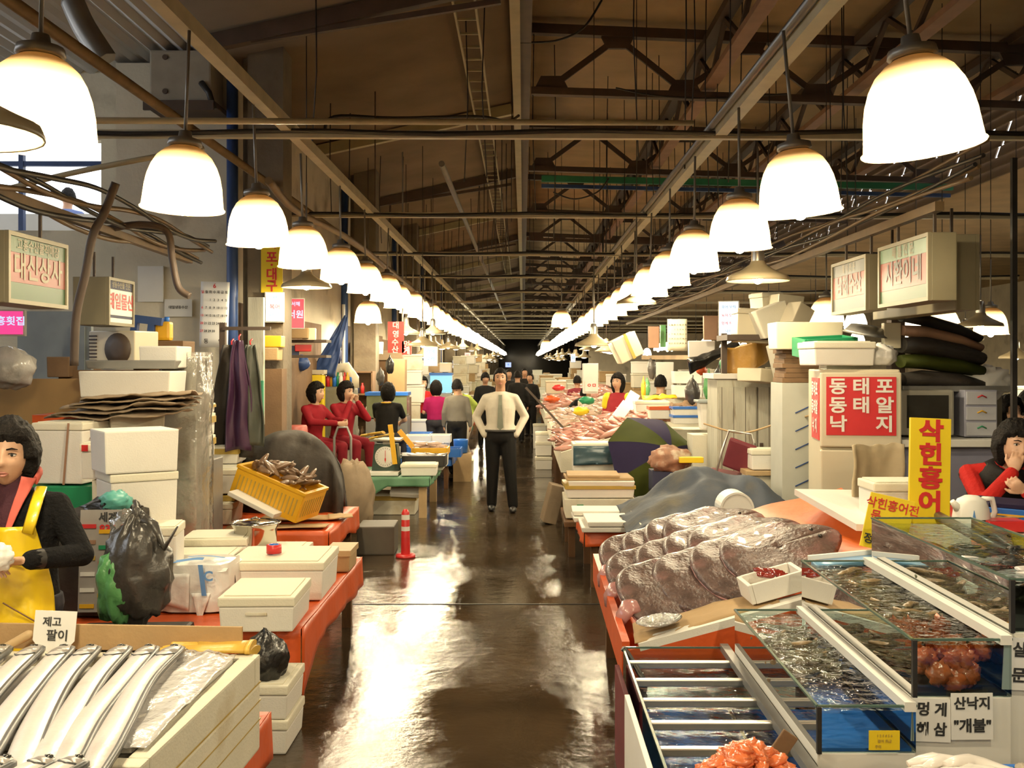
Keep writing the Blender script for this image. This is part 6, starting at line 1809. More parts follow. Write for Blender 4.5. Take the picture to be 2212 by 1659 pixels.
for k, (px, y, rz, lab, kw, hd) in enumerate(((672, 12.4, 1.15, 'seated woman in a crimson jacket, left of two, her arms resting forward', dict(ell=(.14, -.12, .66), wrl=(.06, -.27, .66), elr=(-.14, -.10, .66), wrr=(-.04, -.27, .65)), (0, 0, .1)), (738, 12.9, .95, 'seated woman in crimson and black lifting a hand to her mouth', dict(elr=(-.13, -.14, .64), wrr=(-.03, -.13, .80), ell=(.13, -.17, .66), wrl=(.05, -.13, .80)), (.1, 0, .1)))):
    J = seated(1.55, .74, **kw)
    person(lab, (PX(px, y), y, 0), rz, 1.55, J, REDJ, cloth('crimson_trousers', (.20, .012, .02)), M['blackm'], SKIN, .013, hd, BOB, fat=1.1)
    foam_box(['foam box stool under the left seated woman', 'foam box stool under the woman lifting her hand'][k], (PX(px, y) + .05, y, 0), (.28, .28, .66), rz, m='foam2', lid=False)
J = seated(1.55, .70)
def blk_extra(t, J, T, H):
    b = MB(); b.tube([(.065 * math.cos(a), .02 + .065 * math.sin(a), J['neck'].z + .0) for a in [2 * PI * k / 20 for k in range(21)]], .008, 6); b.build('collar', M['yplastic'], t)
person('woman in a black short sleeved top seen from behind at the scale', (PX(835, 14), 14.0, 0), PI - .15, 1.55, J, BLK, cloth('dark_trousers', (.03, .03, .04)), M['blackm'], SKIN, .013, (0, 0, 0), dict(BOB, low=-.11), sleeves=.7, extra=blk_extra, fat=1.05)
foam_box('foam box stool under the woman in the black top', (PX(835, 14), 14.0, 0), (.36, .36, .60), 0, m='foam2', lid=False)
# walkers further down the aisle
def stroll(lab, px, y, rz, H, top, bot, hair, kw={}, skin=None, sleeves=1.0, face=True, hd=(0, 0, 0), fat=1.0, z=0, extra=None, shoes=None):
    J = pose(H, **kw)
    return person(lab, (PX(px, y), y, z), rz, H, J, top, bot, shoes, skin or SKIND, .016, hd, hair, face=face, sleeves=sleeves, fat=fat, extra=extra)
stroll('woman in a magenta top seen from behind, her arms folded in front', 942, 17, PI + .1, 1.45, cloth('magenta_top', (.34, .012, .10)), cloth('dark_trousers', (.03, .03, .04)), dict(BOB, puff=.02), dict(ell=(.14, -.02, .64), wrl=(.03, -.12, .66), elr=(-.14, -.02, .64), wrr=(-.03, -.12, .66)), SKIN, .75, False, fat=1.15)
stroll('man in a grey jacket seen from behind in the aisle', 987, 16.2, PI, 1.50, cloth('grey_jacket', (.16, .145, .12)), BLK, SHORT, {}, SKIND, 1.0, False)
stroll('woman in a lime green jacket and pale trousers leaning forward', 1008, 18.6, -.5, 1.48, cloth('lime_jacket', (.50, .62, .12)), cloth('pale_trousers', (.55, .48, .38)), dict(SHORT, thick=.015), dict(waist=(0, -.03, .61), chest=(0, -.09, .70), neck=(0, -.15, .80), head=(0, -.20, .875), shl=(.10, -.12, .77), shr=(-.10, -.12, .77), ell=(.14, -.02, .68), wrl=(.05, .05, .60), elr=(-.14, -.02, .68), wrr=(-.05, .05, .60), anl=(.06, -.16, .05), knl=(.06, -.12, .29), anr=(-.05, .12, .05)), SKIN, 1.0, True)
stroll('person in a red shirt behind the stalls left of the lit blue tank', 912, 19, .6, 1.50, cloth('bright_red_shirt', (.52, .02, .02)), BLK, BOB, {}, SKIN)
stroll('man in a dark cap and jacket behind the shoulder of the white shirted man', 1048, 21, .2, 1.56, BLK, BLK, dict(SHORT, thick=.02, line=.03), {}, SKIND)
stroll('person in khaki browsing left of the lime jacket woman', 962, 22.5, PI, 1.6, cloth('khaki_jacket', (.22, .18, .10)), BLK, SHORT, {}, SKIND, face=False)
for k, (px, y, H_) in enumerate(((1098, 24, 1.62), (1118, 22.5, 1.60), (1133, 26, 1.64), (1146, 24.5, 1.52), (1088, 30, 1.6))):
    stroll(['shopper in black half hidden behind the walking man', 'shopper in a black jacket right of the walking man', 'taller dark shopper further back in the aisle', 'dark shopper at the right edge of the far aisle', 'distant shopper in the dark end of the aisle'][k], px, y, [.3, PI, .1, -.4, PI][k], H_, BLK, BLK, SHORT, {}, SKIND, face=False)
stroll('woman with long black hair in a red vest and yellow sleeves', 1336, 14.15, -.55, 1.62, cloth('raspberry_vest', (.34, .03, .04)), cloth('grey_skirt', (.12, .11, .10)), dict(BOB, low=-.16, thick=.02), dict(wrl=(.12, -.08, .50), wrr=(-.12, -.08, .50)), SKIN,
       extra=lambda t, J, T, H: [remesh(MB().cap(J['sh' + s], J['sh' + s].lerp(J['el' + s], .45), .048 * H, .045 * H), .014, 2).build('yellow_sleeve', M['yellow'], t) for s in 'lr'])
stroll('man with a crew cut in black seen from behind by a white board', 1426, 14, PI - .5, 1.60, BLK, BLK, dict(SHORT, low=-.045), dict(elr=(-.17, 0, .66), ell=(.17, 0, .66)), SKIN, face=False, fat=1.2)
stroll('person in black bending over the fish counters on the right', 1232, 18.2, 1.1, 1.42, BLK, BLK, SHORT, dict(chest=(0, -.08, .69), neck=(0, -.16, .78), head=(0, -.21, .85), shl=(.10, -.13, .755), shr=(-.10, -.13, .755), ell=(.13, -.22, .66), wrl=(.07, -.28, .58), elr=(-.13, -.22, .66), wrr=(-.07, -.28, .58)), SKIND)
stroll('person with a dark head behind the carton tower on the right', 1247, 21, PI, 1.5, cloth('red_blue_top', (.2, .03, .04)), BLK, SHORT, {}, SKIND, face=False)
stroll('woman with curly black hair in a white and green top by the drawers', 2178, 8.6, .3, 1.46, cloth('pale_green_top', (.52, .58, .36)), BLK, PERM, dict(elr=(-.13, -.14, .68), wrr=(-.03, -.11, .845)), SKIN)
stroll('person in a green shirt at the right edge behind the black pole', 2222, 9.2, .4, 1.5, cloth('leaf_green_shirt', (.28, .38, .16)), BLK, BOB, {}, SKIN)
# person up at the bright opening
m = MB(); m.box((-6.0, 12.4, 2.2), (5.2, 2.4, .15)); struct('floor_walkway', m, M['wall'])
m = MB(); m.box((-6.0, 11.45, 2.85), (5.2, .1, 1.15)); struct('wall_parapet', m, M['roofwhite'])
stroll('person in a blue shirt seen through the bright upper opening', 146, 12.3, PI, 1.6, cloth('blue_shirt', (.12, .16, .32)), BLK, SHORT, {}, SKIND, face=False, z=2.28)
# ------------------------------------------------------------ left mid clutter
def hang_coat(label, px, y0_, y1_, y, w_, m, seed, rz=0, top=.35, name='hanging_apron'):
    h = (y1_ - y0_) * y / F
    t = thing(name, label, 'apron', (PX(px, y), y, PZ(y1_, y)), rz)
    b = MB()
    def fn(u, v):
        k = lerp(1, top, v ** 2.2)
        x = (u - .5) * w_ * k
        return V((x + .02 * nz(v * 3, seed), -.035 * math.sin(u * 9 + seed + v) * (1 - .5 * v) - .03 * nz(u * 4, v * 3, seed), v * h - .04 * abs(u - .5) * (1 - v)))
    b.surf(fn, 30, 24, thick=.012); b.build('cloth', m if not isinstance(m, str) else M[m], t)
    b = MB(); b.tube([(0, .02, h - .03), (0, .0, h + .03), (.01, .03, h + .05)], .007, 6); b.build('loop', M['red'], t)
    return t
hang_coat('long grey brown oilskin apron hanging on the left of the column', 500, 745, 985, 8.7, .36, 'darktarp', 1, .1)
hang_coat('deep purple apron hanging among the grey ones', 516, 735, 970, 8.55, .20, mat('plum_oilskin', (.05, .016, .05), .5, .2, 6), 2, .15)
hang_coat('dark green grey apron hanging right of the purple one', 540, 745, 960, 8.62, .22, mat('green_grey_oilskin', (.06, .065, .05), .5, .2, 6), 3, -.1)
m = MB(); m.bar((PX(470, 8.6), 8.75, 2.05), (PX(575, 8.6), 8.75, 2.05), .03, .03); solo('coat_rail', m, M['steel'], 'dark rail the aprons hang from', 'rail')
m = MB(); m.box((0, 0, 0), (.05, .05, 2.1)); solo('rail_post', m, M['steel'], 'dark post at the left end of the apron rail', 'post', (PX(468, 8.6), 8.78, 1.05))
m = MB(); m.box((0, 0, 0), (.14, .05, 1.15), bev=.004); solo('wooden_plank', m, M['locker'], 'pale weathered plank standing beside the aprons', 'plank', (PX(554, 9.2), 9.2, PZ(780, 9.2)))
m = MB(); m.box((0, 0, 0), (.16, .04, .55), bev=.004); solo('green_board', m, mat('sea_green_panel', (.06, .30, .17), .5, .15), 'sea green panel below the pale plank', 'panel', (PX(552, 9.15), 9.12, PZ(888, 9.15)))
m = MB(); m.box((0, 0, 0), (.13, .10, .60), bev=.006); solo('foam_column', m, M['foam'], 'tall white foam block right of the green panel', 'foam block', (PX(594, 10.2), 10.2, PZ(870, 10.2)))
foam_box('foam base under the tall white foam block', (PX(594, 10.2), 10.25, 0), (.30, .3, 1.0), 0, m='foam2', lid=False)
foam_box('cream foam box low behind the dark covered mound', (PX(572, 9.6), 9.25, .85), (.30, .25, .16), 0)
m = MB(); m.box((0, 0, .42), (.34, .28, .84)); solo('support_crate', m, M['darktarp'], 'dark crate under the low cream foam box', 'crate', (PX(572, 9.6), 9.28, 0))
m = MB(); m.lathe([(.001, .26), (.12, .26), (.13, .24), (.15, 0), (.14, 0), (.001, .2)], 20); solo('plastic_stool', m, mat('salmon_plastic', (.55, .15, .12), .4), 'salmon pink plastic stool behind the seated women', 'stool', (PX(635, 11.6), 11.7, .78))
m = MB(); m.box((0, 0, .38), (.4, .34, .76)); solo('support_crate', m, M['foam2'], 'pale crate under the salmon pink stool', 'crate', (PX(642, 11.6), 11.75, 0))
t = thing('pump_machine', 'grey covered machine with a beige hose behind the seated women', 'machine', (-2.50, 13.8, 0))
b = MB(); b.box((0, 0, .72), (.46, .5, 1.44), bev=.05); b.build('body', mat('grey_green_cover', (.20, .19, .14), .7, .25, 5, .3, 14), t)
b = MB(); b.tube([(-.08, -.1, 1.5), (-.02, -.1, 1.68), (.12, -.1, 1.70), (.22, -.1, 1.55), (.22, -.1, 1.42)], .075, 12); b.build('hose', M['fridge'], t)
m = MB(); m.tube([(0, 0, -.05), (0, 0, .05)], .06, 14); solo('red_can', m, M['red'], 'red can standing on the grey covered machine', 'can', (PX(657, 13.5), 13.48, PZ(831, 13.5)), (0, 1.2, 0))
foam_box('yellow taped carton column beside the grey machine', (PX(687, 13.4), 13.4, .55), (.17, .2, 1.05), 0, m='yellow', lid=False, name='carton')
foam_box('cream lid carton topping the yellow column', (PX(687, 13.4), 13.4, 1.605), (.22, .22, .06), 0, m='fridge', lid=False, name='carton')
m = MB(); m.box((0, 0, .27), (.3, .3, .54)); solo('support_crate', m, M['cardd'], 'brown crate under the yellow carton column', 'crate', (PX(687, 13.4), 13.42, 0))
m = sheet([(-.22, 0, 0), (.10, -.05, -.1), (.26, 0, .72), (.22, .02, .74)], 14, 16, .04, 4, 3, .008); solo('blue_tarp', m, M['blue'], 'dark blue tarp hanging tied beside the white pole', 'tarp', (PX(708, 13.6), 13.6, PZ(800, 13.6)))
m = MB(); m.tube([(0, 0, 0), (0, 0, 2.55)], .022, 8); solo('white_pole', m, M['white'], 'white pole behind the seated women', 'pole', (PX(742, 13.8), 13.8, 0))
t = thing('shelf_unit', 'brown shelf unit crowded with jars and bottles', 'shelf', (PX(777, 15.6), 15.6, .62))
b = MB()
for z in (.0, .34, .66, 1.0): b.box((0, 0, z), (.42, .3, .025))
for sx in (-.21, .21): b.box((sx, 0, .5), (.025, .3, 1.02))
b.box((0, .15, .5), (.42, .015, 1.0)); b.build('frame', M['cardd'], t)
m = MB(); m.box((0, 0, .30), (.45, .3, .6)); solo('support_crate', m, M['cardd'], 'brown chest under the shelf unit', 'crate', (PX(777, 15.6), 15.6, 0))
jars = [MB().lathe([(.001, 0), (.03, 0), (.03, .10), (.014, .13), (.014, .16), (.001, .16)], 10)]
jc = ['red', 'navy', 'cardd', 'yplastic', 'red', 'bluep', 'white']
for k in range(14):
    z = .62 + (.0, .34, .66)[k % 3] + .0135
    solo('bottle', jars[0], M[jc[k % 7]], ['red', 'navy', 'brown', 'yellow', 'red', 'blue', 'white'][k % 7] + ' bottle standing in the crowded brown shelf unit', 'bottle', (PX(777, 15.6) - .17 + .075 * (k // 3), 15.52, z), 0, 'bottles in the brown shelf unit')
for k, (px, py, mm, lab) in enumerate(((748, 830, 'greenbag', 'bright green plastic bag hanging before the shelf unit'), (842, 790, 'blackbag', 'dark plastic bag hanging right of the shelf unit'), (822, 815, 'greybag', 'grey bag hanging under the dark one'), (730, 768, 'navy', 'round navy bundle beside the white pole'))):
    t = thing('plastic_bag', lab, 'bag', P(px, py, 14.4 + .2 * k))
    blob(k * 3 + 1, (.06, .06, .12), .25, 2.4, 20, 14, neck=.7).build('bag', M[mm], t)
for k, (px, py, sx_, sz, y) in enumerate(((858, 812, .3, .55, 16.5), (845, 768, .42, .16, 17), (795, 752, .5, .2, 16.4))):
    foam_box(['brown carton pile right of the shelf unit', 'beige carton above the brown pile', 'crumpled white box on top of the shelf unit'][k], (PX(px, y), y, PZ(py, y) - sz / 2), (sx_, .3, sz), .05 * k, m=['card', 'kraft', 'foam2'][k], lid=False, name='carton')
m = MB(); m.box((0, 0, .9), (.4, .3, PZ(768, 17) - .08)); m.v = [v - V((0, 0, .9 - (PZ(768, 17) - .08) / 2)) for v in m.v]; solo('storage_cabinet', m, M['cardd'], 'dark cabinet under the beige carton', 'cabinet', (PX(845, 17), 17.05, 0))
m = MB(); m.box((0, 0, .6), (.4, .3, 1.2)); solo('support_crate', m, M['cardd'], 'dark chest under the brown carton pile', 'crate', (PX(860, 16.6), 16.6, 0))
def lit_tank(label, px0, px1, py0, py1, y, m, st=None, d=.4):
    w_, h = (px1 - px0) * y / F, (py1 - py0) * y / F
    t = thing('fish_tank', label, 'tank', (PX((px0 + px1) / 2, y), y, PZ(py1, y)))
    b = MB(); b.box((0, d / 2, h * .5), (w_ - .02, d - .02, h - .03)); b.build('water', m, t)
    b = MB(); b.box((0, d / 2, h - .02), (w_ + .02, d + .02, .05)); b.build('rim', M['bluep'], t)
    m_ = MB(); m_.box((0, 0, 0), (w_, d, PZ(py1, y))); solo('tank_stand', m_, M['grey'], 'grey stand under the ' + label.split(' behind')[0].split(' beside')[0], 'stand', (PX((px0 + px1) / 2, y), y + d / 2, PZ(py1, y) / 2))
    return t
murky = mat('murky_tank_water', (.20, .22, .12), .15, .3, 4)
lit_tank('murky green fish tank with a blue rim behind the black topped woman', 790, 830, 848, 905, 15, murky)
lit_tank('larger murky fish tank with a blue rim beside the black topped woman', 834, 880, 848, 900, 15.6, murky)
lit_tank('glowing cyan aquarium behind the magenta topped woman', 928, 975, 806, 850, 20, emis('lit_cyan_water', (.30, .72, .95), .9))
foam_box('cream carton above the glowing cyan aquarium', (PX(962, 20.2), 20.3, PZ(804, 20.2)), (.24, .3, .19), 0, m='fridge', lid=False, name='carton')
foam_box('orange brown carton left of the cream one', (PX(937, 20.2), 20.4, PZ(804, 20.2)), (.26, .3, .16), .1, m='card', lid=False, name='carton')
# blue trays and green-netted foam boxes further down the left
stall_table('low table carrying blue trays beyond the black topped woman', -2.1, -1.0, 14.2, 16.2, .42, mt='bluep', drop=.1)
for k, (px, py, y, w_, d_, mm, lab) in enumerate(((950, 955, 14.3, .62, .4, 'bluep', 'blue tray with water at the near end of the left table'), (885, 950, 14.6, .55, .4, 'bluep', 'blue tray behind the yellow stick'), (905, 925, 15.4, .40, .36, 'foam', 'foam tray under green net, nearer left'), (950, 922, 15.5, .34, .36, 'foam', 'foam tray under green net, right'), (905, 905, 16.0, .42, .3, 'bluep', 'blue tray at the far end of the left table'))):
    crate(lab, (PX(px, y), y, .45 + .10 * (k > 1)), (w_, d_, .12), mm, fill='water', fillz=.8)
    if k in (2, 3, 4): foam_box('foam box lifting the ' + lab, (PX(px, y), y, .425), (w_ - .04, d_ - .04, .12), 0, lid=False)
m = MB(); m.lathe([(.001, 0), (.10, 0), (.11, .18), (.11, .2), (.001, .2)], 16); solo('blue_bucket', m, M['bluep'], 'blue bucket at the aisle end of the blue trays', 'bucket', (PX(997, 15.4), 15.2, .42 - .0))
m = MB(); m.box((0, 0, .205), (.26, .26, .41)); solo('support_crate', m, M['plank'], 'pale wooden crate under the blue bucket', 'crate', (PX(1000, 15.3), 15.2 - .0, 0))
for k, (px, py, y, w_, h, mm, lab) in enumerate(((588, 765, 9.5, .16, .12, 'card', 'tan carton under the lit blue white sign'), (592, 738, 9.52, .18, .11, 'yplastic', 'amber basket stacked under the lit blue white sign'), (640, 720, 11.5, .3, .12, 'card', 'brown carton on the wall shelf below the red lit sign'), (668, 722, 11.6, .16, .14, 'fridge', 'ivory carton on the wall shelf below the red lit sign'), (655, 752, 11.7, .2, .08, 'red', 'red box on the lower wall shelf behind the seated women'), (628, 760, 11.7, .2, .14, 'navy', 'navy box on the lower wall shelf behind the seated women'))):
    foam_box(lab, (PX(px, y), y, PZ(py, y) - h / 2), (w_, .22, h), .05 * k, m=mm, lid=False, name='carton')
m = MB(); m.box((0, 0, 0), (.20, .2, 1.70)); solo('storage_cabinet', m, M['cardd'], 'narrow brown cabinet under the amber basket', 'cabinet', (PX(590, 9.5), 9.52, .85))
for k, (py, dz) in enumerate(((737, 0), (762, 0))):
    m = MB(); m.box((0, 0, 0), (.62, .3, .03)); solo('wall_shelf', m, M['steel'], ['upper dark wall shelf behind the seated women', 'lower dark wall shelf behind the seated women'][k], 'shelf', (PX(650, 11.65), 11.7, PZ(py + (0, 8)[k], 11.65)))
t = thing('cloth_bundle', 'round blue bundle hanging beside the blue tarp', 'bundle', P(648, 785, 12.6))
blob(6.1, (.12, .1, .10), .2, 2.2, 20, 14).build('bundle', M['blue'], t)
for k in range(10):
    m = MB().lathe([(.001, 0), (.028, 0), (.028, .12), (.012, .15), (.012, .19), (.001, .19)], 10)
    solo('bottle', m, M[['greenp', 'white', 'red', 'yplastic', 'bluep'][k % 5]], ['green', 'white', 'red', 'yellow', 'blue'][k % 5] + ' bottle on the grey machine behind the seated women', 'bottle', (-2.70 + .044 * k, 13.62 + .03 * (k % 2), 1.44), 0, 'bottles on the grey machine')
# ------------------------------------------------------------ left upper clutter
t = thing('outdoor_unit', 'wall hung white air conditioning unit on the plastered pier', 'air conditioner', (PX(393, 9.6), 9.75, PZ(228, 9.6)))
b = MB(); b.box((0, 0, .27), (.58, .40, .48), bev=.02); b.build('casing', mat('dusty_white_metal', (.36, .32, .25), .6, .2, 5), t)
b = MB(); b.box((0, 0, .0), (.66, .5, .05)); b.box((0, -.24, -.02), (.66, .03, .09)); b.build('bracket', M['steel'], t)
b = MB(); b.tube([(.2, -.21, .2), (.28, -.23, .1), (.32, -.21, -.05)], .03, 8); b.build('pipe', M['blackm'], t)
for sx, sz in ((-.14, .44), (-.14, .12)):
    b = MB(); b.tube([(sx, -.20, sz), (sx, -.212, sz)], .025, 12); b.build('cap', M['steel'], t)
m = MB()
for k in range(2): m.tube([(0, .12 * k, 0), (0, .12 * k + .02, 0)], .16, 20)
t = thing('fan_unit', 'grey outdoor fan unit on the ledge above the long foam box', 'air conditioner', (PX(262, 7.6), 7.65, PZ(795, 7.6)), -.35)
b = MB(); b.box((0, 0, .14), (.42, .26, .27), bev=.01); b.build('casing', M['fridge'], t)
b = MB(); b.lathe([(.001, .012), (.05, .01), (.12, .0), (.118, -.01), (.001, .0)], 24, Matrix.Translation((.06, -.135, .14)) @ rotm((PI / 2, 0, 0))); b.build('fan_guard', M['steel'], t)
b = MB()
for k in range(9): b.box((-.17, -.133, .03 + .026 * k), (.07, .006, .012))
b.build('vent_slat', M['steel'], t)
m = MB(); m.box((0, 0, .85), (.8, .5, 1.70)); solo('storage_cabinet', m, M['cardd'], 'brown cabinet behind the foam boxes under the fan unit', 'cabinet', (PX(262, 7.6), 7.7, 0))
m = MB(); m.box((0, 0, 0), (.30, .06, .06)); m.box((-.06, 0, -.12), (.05, .05, .24)); m.box((.07, 0, -.12), (.05, .05, .24)); solo('blue_bracket', m, M['blue'], 'blue steel bracket under the red lettered light box', 'bracket', (PX(305, 7.8), 7.85, PZ(690, 7.8)), (0, .12, 0))
t = thing('yellow_jug', 'yellow plastic jug on the ledge under the small notice', 'jug', (PX(355, 7.9), 7.9, PZ(735, 7.9)))
b = MB(); b.box((0, 0, .07), (.12, .09, .15), bev=.025); b.build('body', M['yplastic'], t)
b = MB(); b.tube([(.02, 0, .14), (.02, 0, .18)], .02, 10); b.build('cap', M['bluep'], t)
foam_box('dark brown box ledge carrying the yellow jug', (PX(350, 7.9), 7.95, 1.60), (.40, .3, .325), 0, m='cardd', lid=False, name='carton')
m = MB(); m.box((0, 0, .8), (.42, .36, 1.6)); solo('storage_cabinet', m, M['darktarp'], 'dark cabinet under the ledge with the jug', 'cabinet', (PX(350, 7.9), 8.0, 0))
foam_box('reddish brown carton left of the fan unit', (PX(128, 7.4), 7.45, PZ(815, 7.4)), (.17, .2, .15), .1, m=mat('red_brown_card', (.20, .07, .035), .8) if 0 else 'cardd', lid=False, name='carton')
t = thing('plastic_bag', 'big shiny grey plastic sack at the left edge below the lit sign', 'bag', P(20, 795, 6.6))
blob(9.1, (.16, .15, .13), .2, 2.4, 24, 16).build('bag', mat('grey_film_bag', (.34, .32, .30), .25, .2, 5, .4, 14), t)
m = MB(); m.box((0, 0, 0), (.95, .06, 1.75)); solo('partition_panel', m, mat('tan_board', (.36, .22, .08), .6, .15), 'wide tan board partition behind the woman in yellow', 'panel', (PX(60, 7.2), 7.2, PZ(818, 7.2) - .875))
m = MB(); m.box((0, 0, 0), (.62, .05, .62)); m.box((.2, -.03, -.02), (.12, .02, .4)); solo('booth_panel', m, mat('grey_blue_panel', (.32, .36, .38), .5, .15), 'grey blue booth panel below the green light box sign', 'panel', (PX(120, 8.6), 8.6, PZ(752, 8.6)))
m = MB(); m.box((0, 0, .86), (.6, .3, 1.72)); solo('storage_cabinet', m, M['cardd'], 'dark cabinet under the booth panel', 'cabinet', (PX(110, 8.6), 8.75, 0))
for k in range(6):
    y = 10.9 + 2.02 * k
    if k == 2: continue
    m = MB(); m.box((0, 0, 1.17), (.05, 1.98, 2.34 - .12 * (k % 3)))
    solo('plywood_partition', m, M['cardd'], 'stained brown board lining the wall behind the left stalls, %s from the pier' % ORD[k], 'panel', (-2.78, y, 0))
# ------------------------------------------------------------ right mid clutter and the fish counters
def fish_proto(L, mt, name, lab, group): 
    o = solo(name, small_fish(None, L=L, thick=.3), mt, lab, 'fish', (0, 0, -0), 0, group)
    return o
def counter(label, x0, x1, y0, y1, z0, z1, n, name, mt, lab, group, L, base='foam2'):
    t = thing('fish_counter', label, 'counter', ((x0 + x1) / 2, (y0 + y1) / 2, 0))
    hx, hy = (x1 - x0) / 2, (y1 - y0) / 2
    b = MB(); b.prism([(-hx, z0 - .22), (hx, z0 - .22), (hx, z1), (-hx, z0)], 2 * hy, Matrix.Translation((0, -hy, 0))); b.build('bed', M[base], t)
    for sx in (-1, 1):
        for sy in (-1, 1):
            b = MB(); b.box((sx * (hx - .06), sy * (hy - .08), (z0 - .22) / 2), (.07, .07, z0 - .22)); b.build('leg', M['wood'], t)
    first = None
    for k in range(n):
        u, v = R.random(), R.random()
        p = (lerp(x0 + .08, x1 - .05, u), lerp(y0 + .1, y1 - .1, v), lerp(z0, z1, u) + .03 + R.uniform(0, .05))
        rot = (R.uniform(-.35, .35), -math.atan((z1 - z0) / (x1 - x0)) + R.uniform(-.2, .2), R.choice((0, PI)) + R.uniform(-.5, .5))
        if first is None: first = fish_proto(L, mt, name, lab, group); o = first; o.location = p; o.rotation_euler = rot
        else: o = dup(first, p, rot)
        s_ = R.uniform(.8, 1.25); o.scale = (s_, s_, s_)
counter('sloping counter heaped with pink fish behind the umbrella', .42, 1.60, 11.3, 14.0, .76, 1.10, 150, 'pink_fish', M['pinkfish'], 'pink fish heaped on the sloping counter behind the umbrella', 'pink fish on the near sloping counter', .34)
counter('second sloping fish counter further down the right side', .42, 1.7, 14.3, 18.0, .80, 1.12, 110, 'pale_fish', M['palefish'], 'pale fish heaped on the second right counter', 'pale fish on the second right counter', .36)
counter('third sloping fish counter far down the right side', .40, 1.8, 18.4, 24.0, .85, 1.2, 90, 'pale_pink_fish', M['pinkfish'], 'pink fish on the third right counter', 'pink fish on the third right counter', .4)
for k, (px, py, y, mm, lab) in enumerate(((1268, 865, 15.5, 'greenp', 'green tag among the pale fish'), (1192, 862, 16, 'orange', 'orange bag among the pale fish'), (1206, 838, 20, 'red', 'red bundle on the third fish counter'), (1255, 888, 14.6, 'yellow', 'yellow tag on the second fish counter'))):
    t = thing('plastic_bag', lab, 'bag', P(px, py, y))
    blob(k + 2, (.12, .1, .06), .3, 2.5, 16, 10).build('bag', M[mm], t)
m = MB(); m.box((0, 0, 0), (.03, .03, .95)); solo('pole', m, M['steel'], 'dark stick leaning across the second fish counter', 'stick', P(1185, 890, 14.4), (0, -.75, 0))
for k, (px, py, y, h) in enumerate(((1148, 968, 17, .22), (1150, 945, 17.05, .18), (1150, 990, 16.9, .2), (1143, 905, 21, .5))):
    foam_box(['white foam box at the aisle edge before the second right counter', 'top white foam box of the aisle edge pair', 'lowest white foam box at the right aisle edge', 'tall white foam box far along the right aisle edge'][k], (.34, y, [.222, .424, 0, 0][k]), (.28, .3, h), 0)
for k, (px, py, rz) in enumerate(((1345, 893, .7), (1365, 872, .55))):
    m = MB(); m.box((0, 0, 0), (.14, .03, .34), bev=.006); solo('white_board', m, M['white'], ['white price board tilted over the near fish counter, left', 'white price board tilted over the near fish counter, right'][k], 'board', P(px - 5, py, 12.4 + .2 * k), (-.5, rz, 0))
def carton(label, px, py0, py1, y, w_px, m, rot=0, tape=None, d=.3, support=True):
    h = (py1 - py0) * y / F
    return foam_box(label, (PX(px, y), y, PZ(py1, y)), (w_px * y / F, d, h), rot=rot if isinstance(rot, tuple) else None, rz=0 if isinstance(rot, tuple) else rot, lid=False, m=m, tape=tape, name='carton')
carton('tilted pale carton crossed with yellow tape hanging high on the right', 1363, 722, 775, 11.6, 58, 'fridge', (0, -.45, .1))
m = MB(); m.box((0, 0, 0), (.035, .004, .30)); solo('tape_strip', m, M['tape'], 'yellow tape strip across the tilted pale carton', 'tape', P(1360, 748, 11.43), (0, -.42, .1))
stackx = PX(1400, 12.4)
for k, (px, py0, py1, y, w_, mm, lab) in enumerate(((1412, 705, 752, 12.2, 26, 'flange', 'salmon panel beside the paper calendar'), (1432, 702, 750, 12.4, 14, 'greenbag', 'green strip beside the paper calendar'), (1535, 682, 735, 11, 34, 'flange', 'orange brown panel left of the lit white sign'), (1515, 736, 772, 11.2, 60, 'white', 'white and blue box under the orange brown panel'))):
    carton(lab, px, py0, py1, y, w_, mm, 0, d=.06)
m = MB(); m.bar((PX(1390, 12.6), 12.62, PZ(772, 12.6)), (PX(1560, 11), 11.0, PZ(772, 11)), .05, .05); solo('beam', m, M['brownpipe'], 'brown batten holding the hanging panels on the right', 'beam')
t = thing('wall_calendar', 'white paper calendar hanging among the right stalls', 'calendar', (PX(1463, 11.8), 11.8, PZ(758, 11.8)))
b = MB(); b.surf(lambda u, v: (lerp(-.115, .115, u), -.006 * math.sin(u * PI), lerp(0, .37, v)), 6, 6, thick=.003); b.build('page', mat('aged_paper', (.60, .55, .40), .7), t)
days(t, .095, .30, [list('일월화수목금토'), ['', '', '1', '2', '3', '4', '5'], ['6', '7', '8', '9', '10', '11', '12'], ['13', '14', '15', '16', '17', '18', '19'], ['20', '21', '22', '23', '24', '25', '26']], .022)
t_ = lit_sign('lit white menu sign with red and blue rows on the right', 1554, 1594, 652, 730, 10.4, (.82, .92, 1), 1.5, [('광어 우럭', .85, .10, 'bluink'), ('농어 도미', .62, .10, 'redink'), ('멍게 해삼', .40, .10, 'redink'), ('낙지', .18, .10, 'bluink')], rz=-.25)
t = thing('tarp_canopy', 'black folded tarp slung over the right stalls', 'tarp', P(1545, 765, 10.8), (0, -.32, 0))
b = MB(); b.surf(lambda u, v: (lerp(-.30, .26, u), -.1 + .25 * v, .09 * math.sin(PI * v) * (1 - .3 * u) - .12 * v * (1 - u) + .02 * nz(u * 5, v * 4)), 20, 12, thick=.02); b.build('sheet', M['blackbag'], t)
t = thing('plastic_sheet', 'orange brown translucent plastic sheet hanging beside the lockers', 'plastic sheet', P(1625, 770, 9.7))
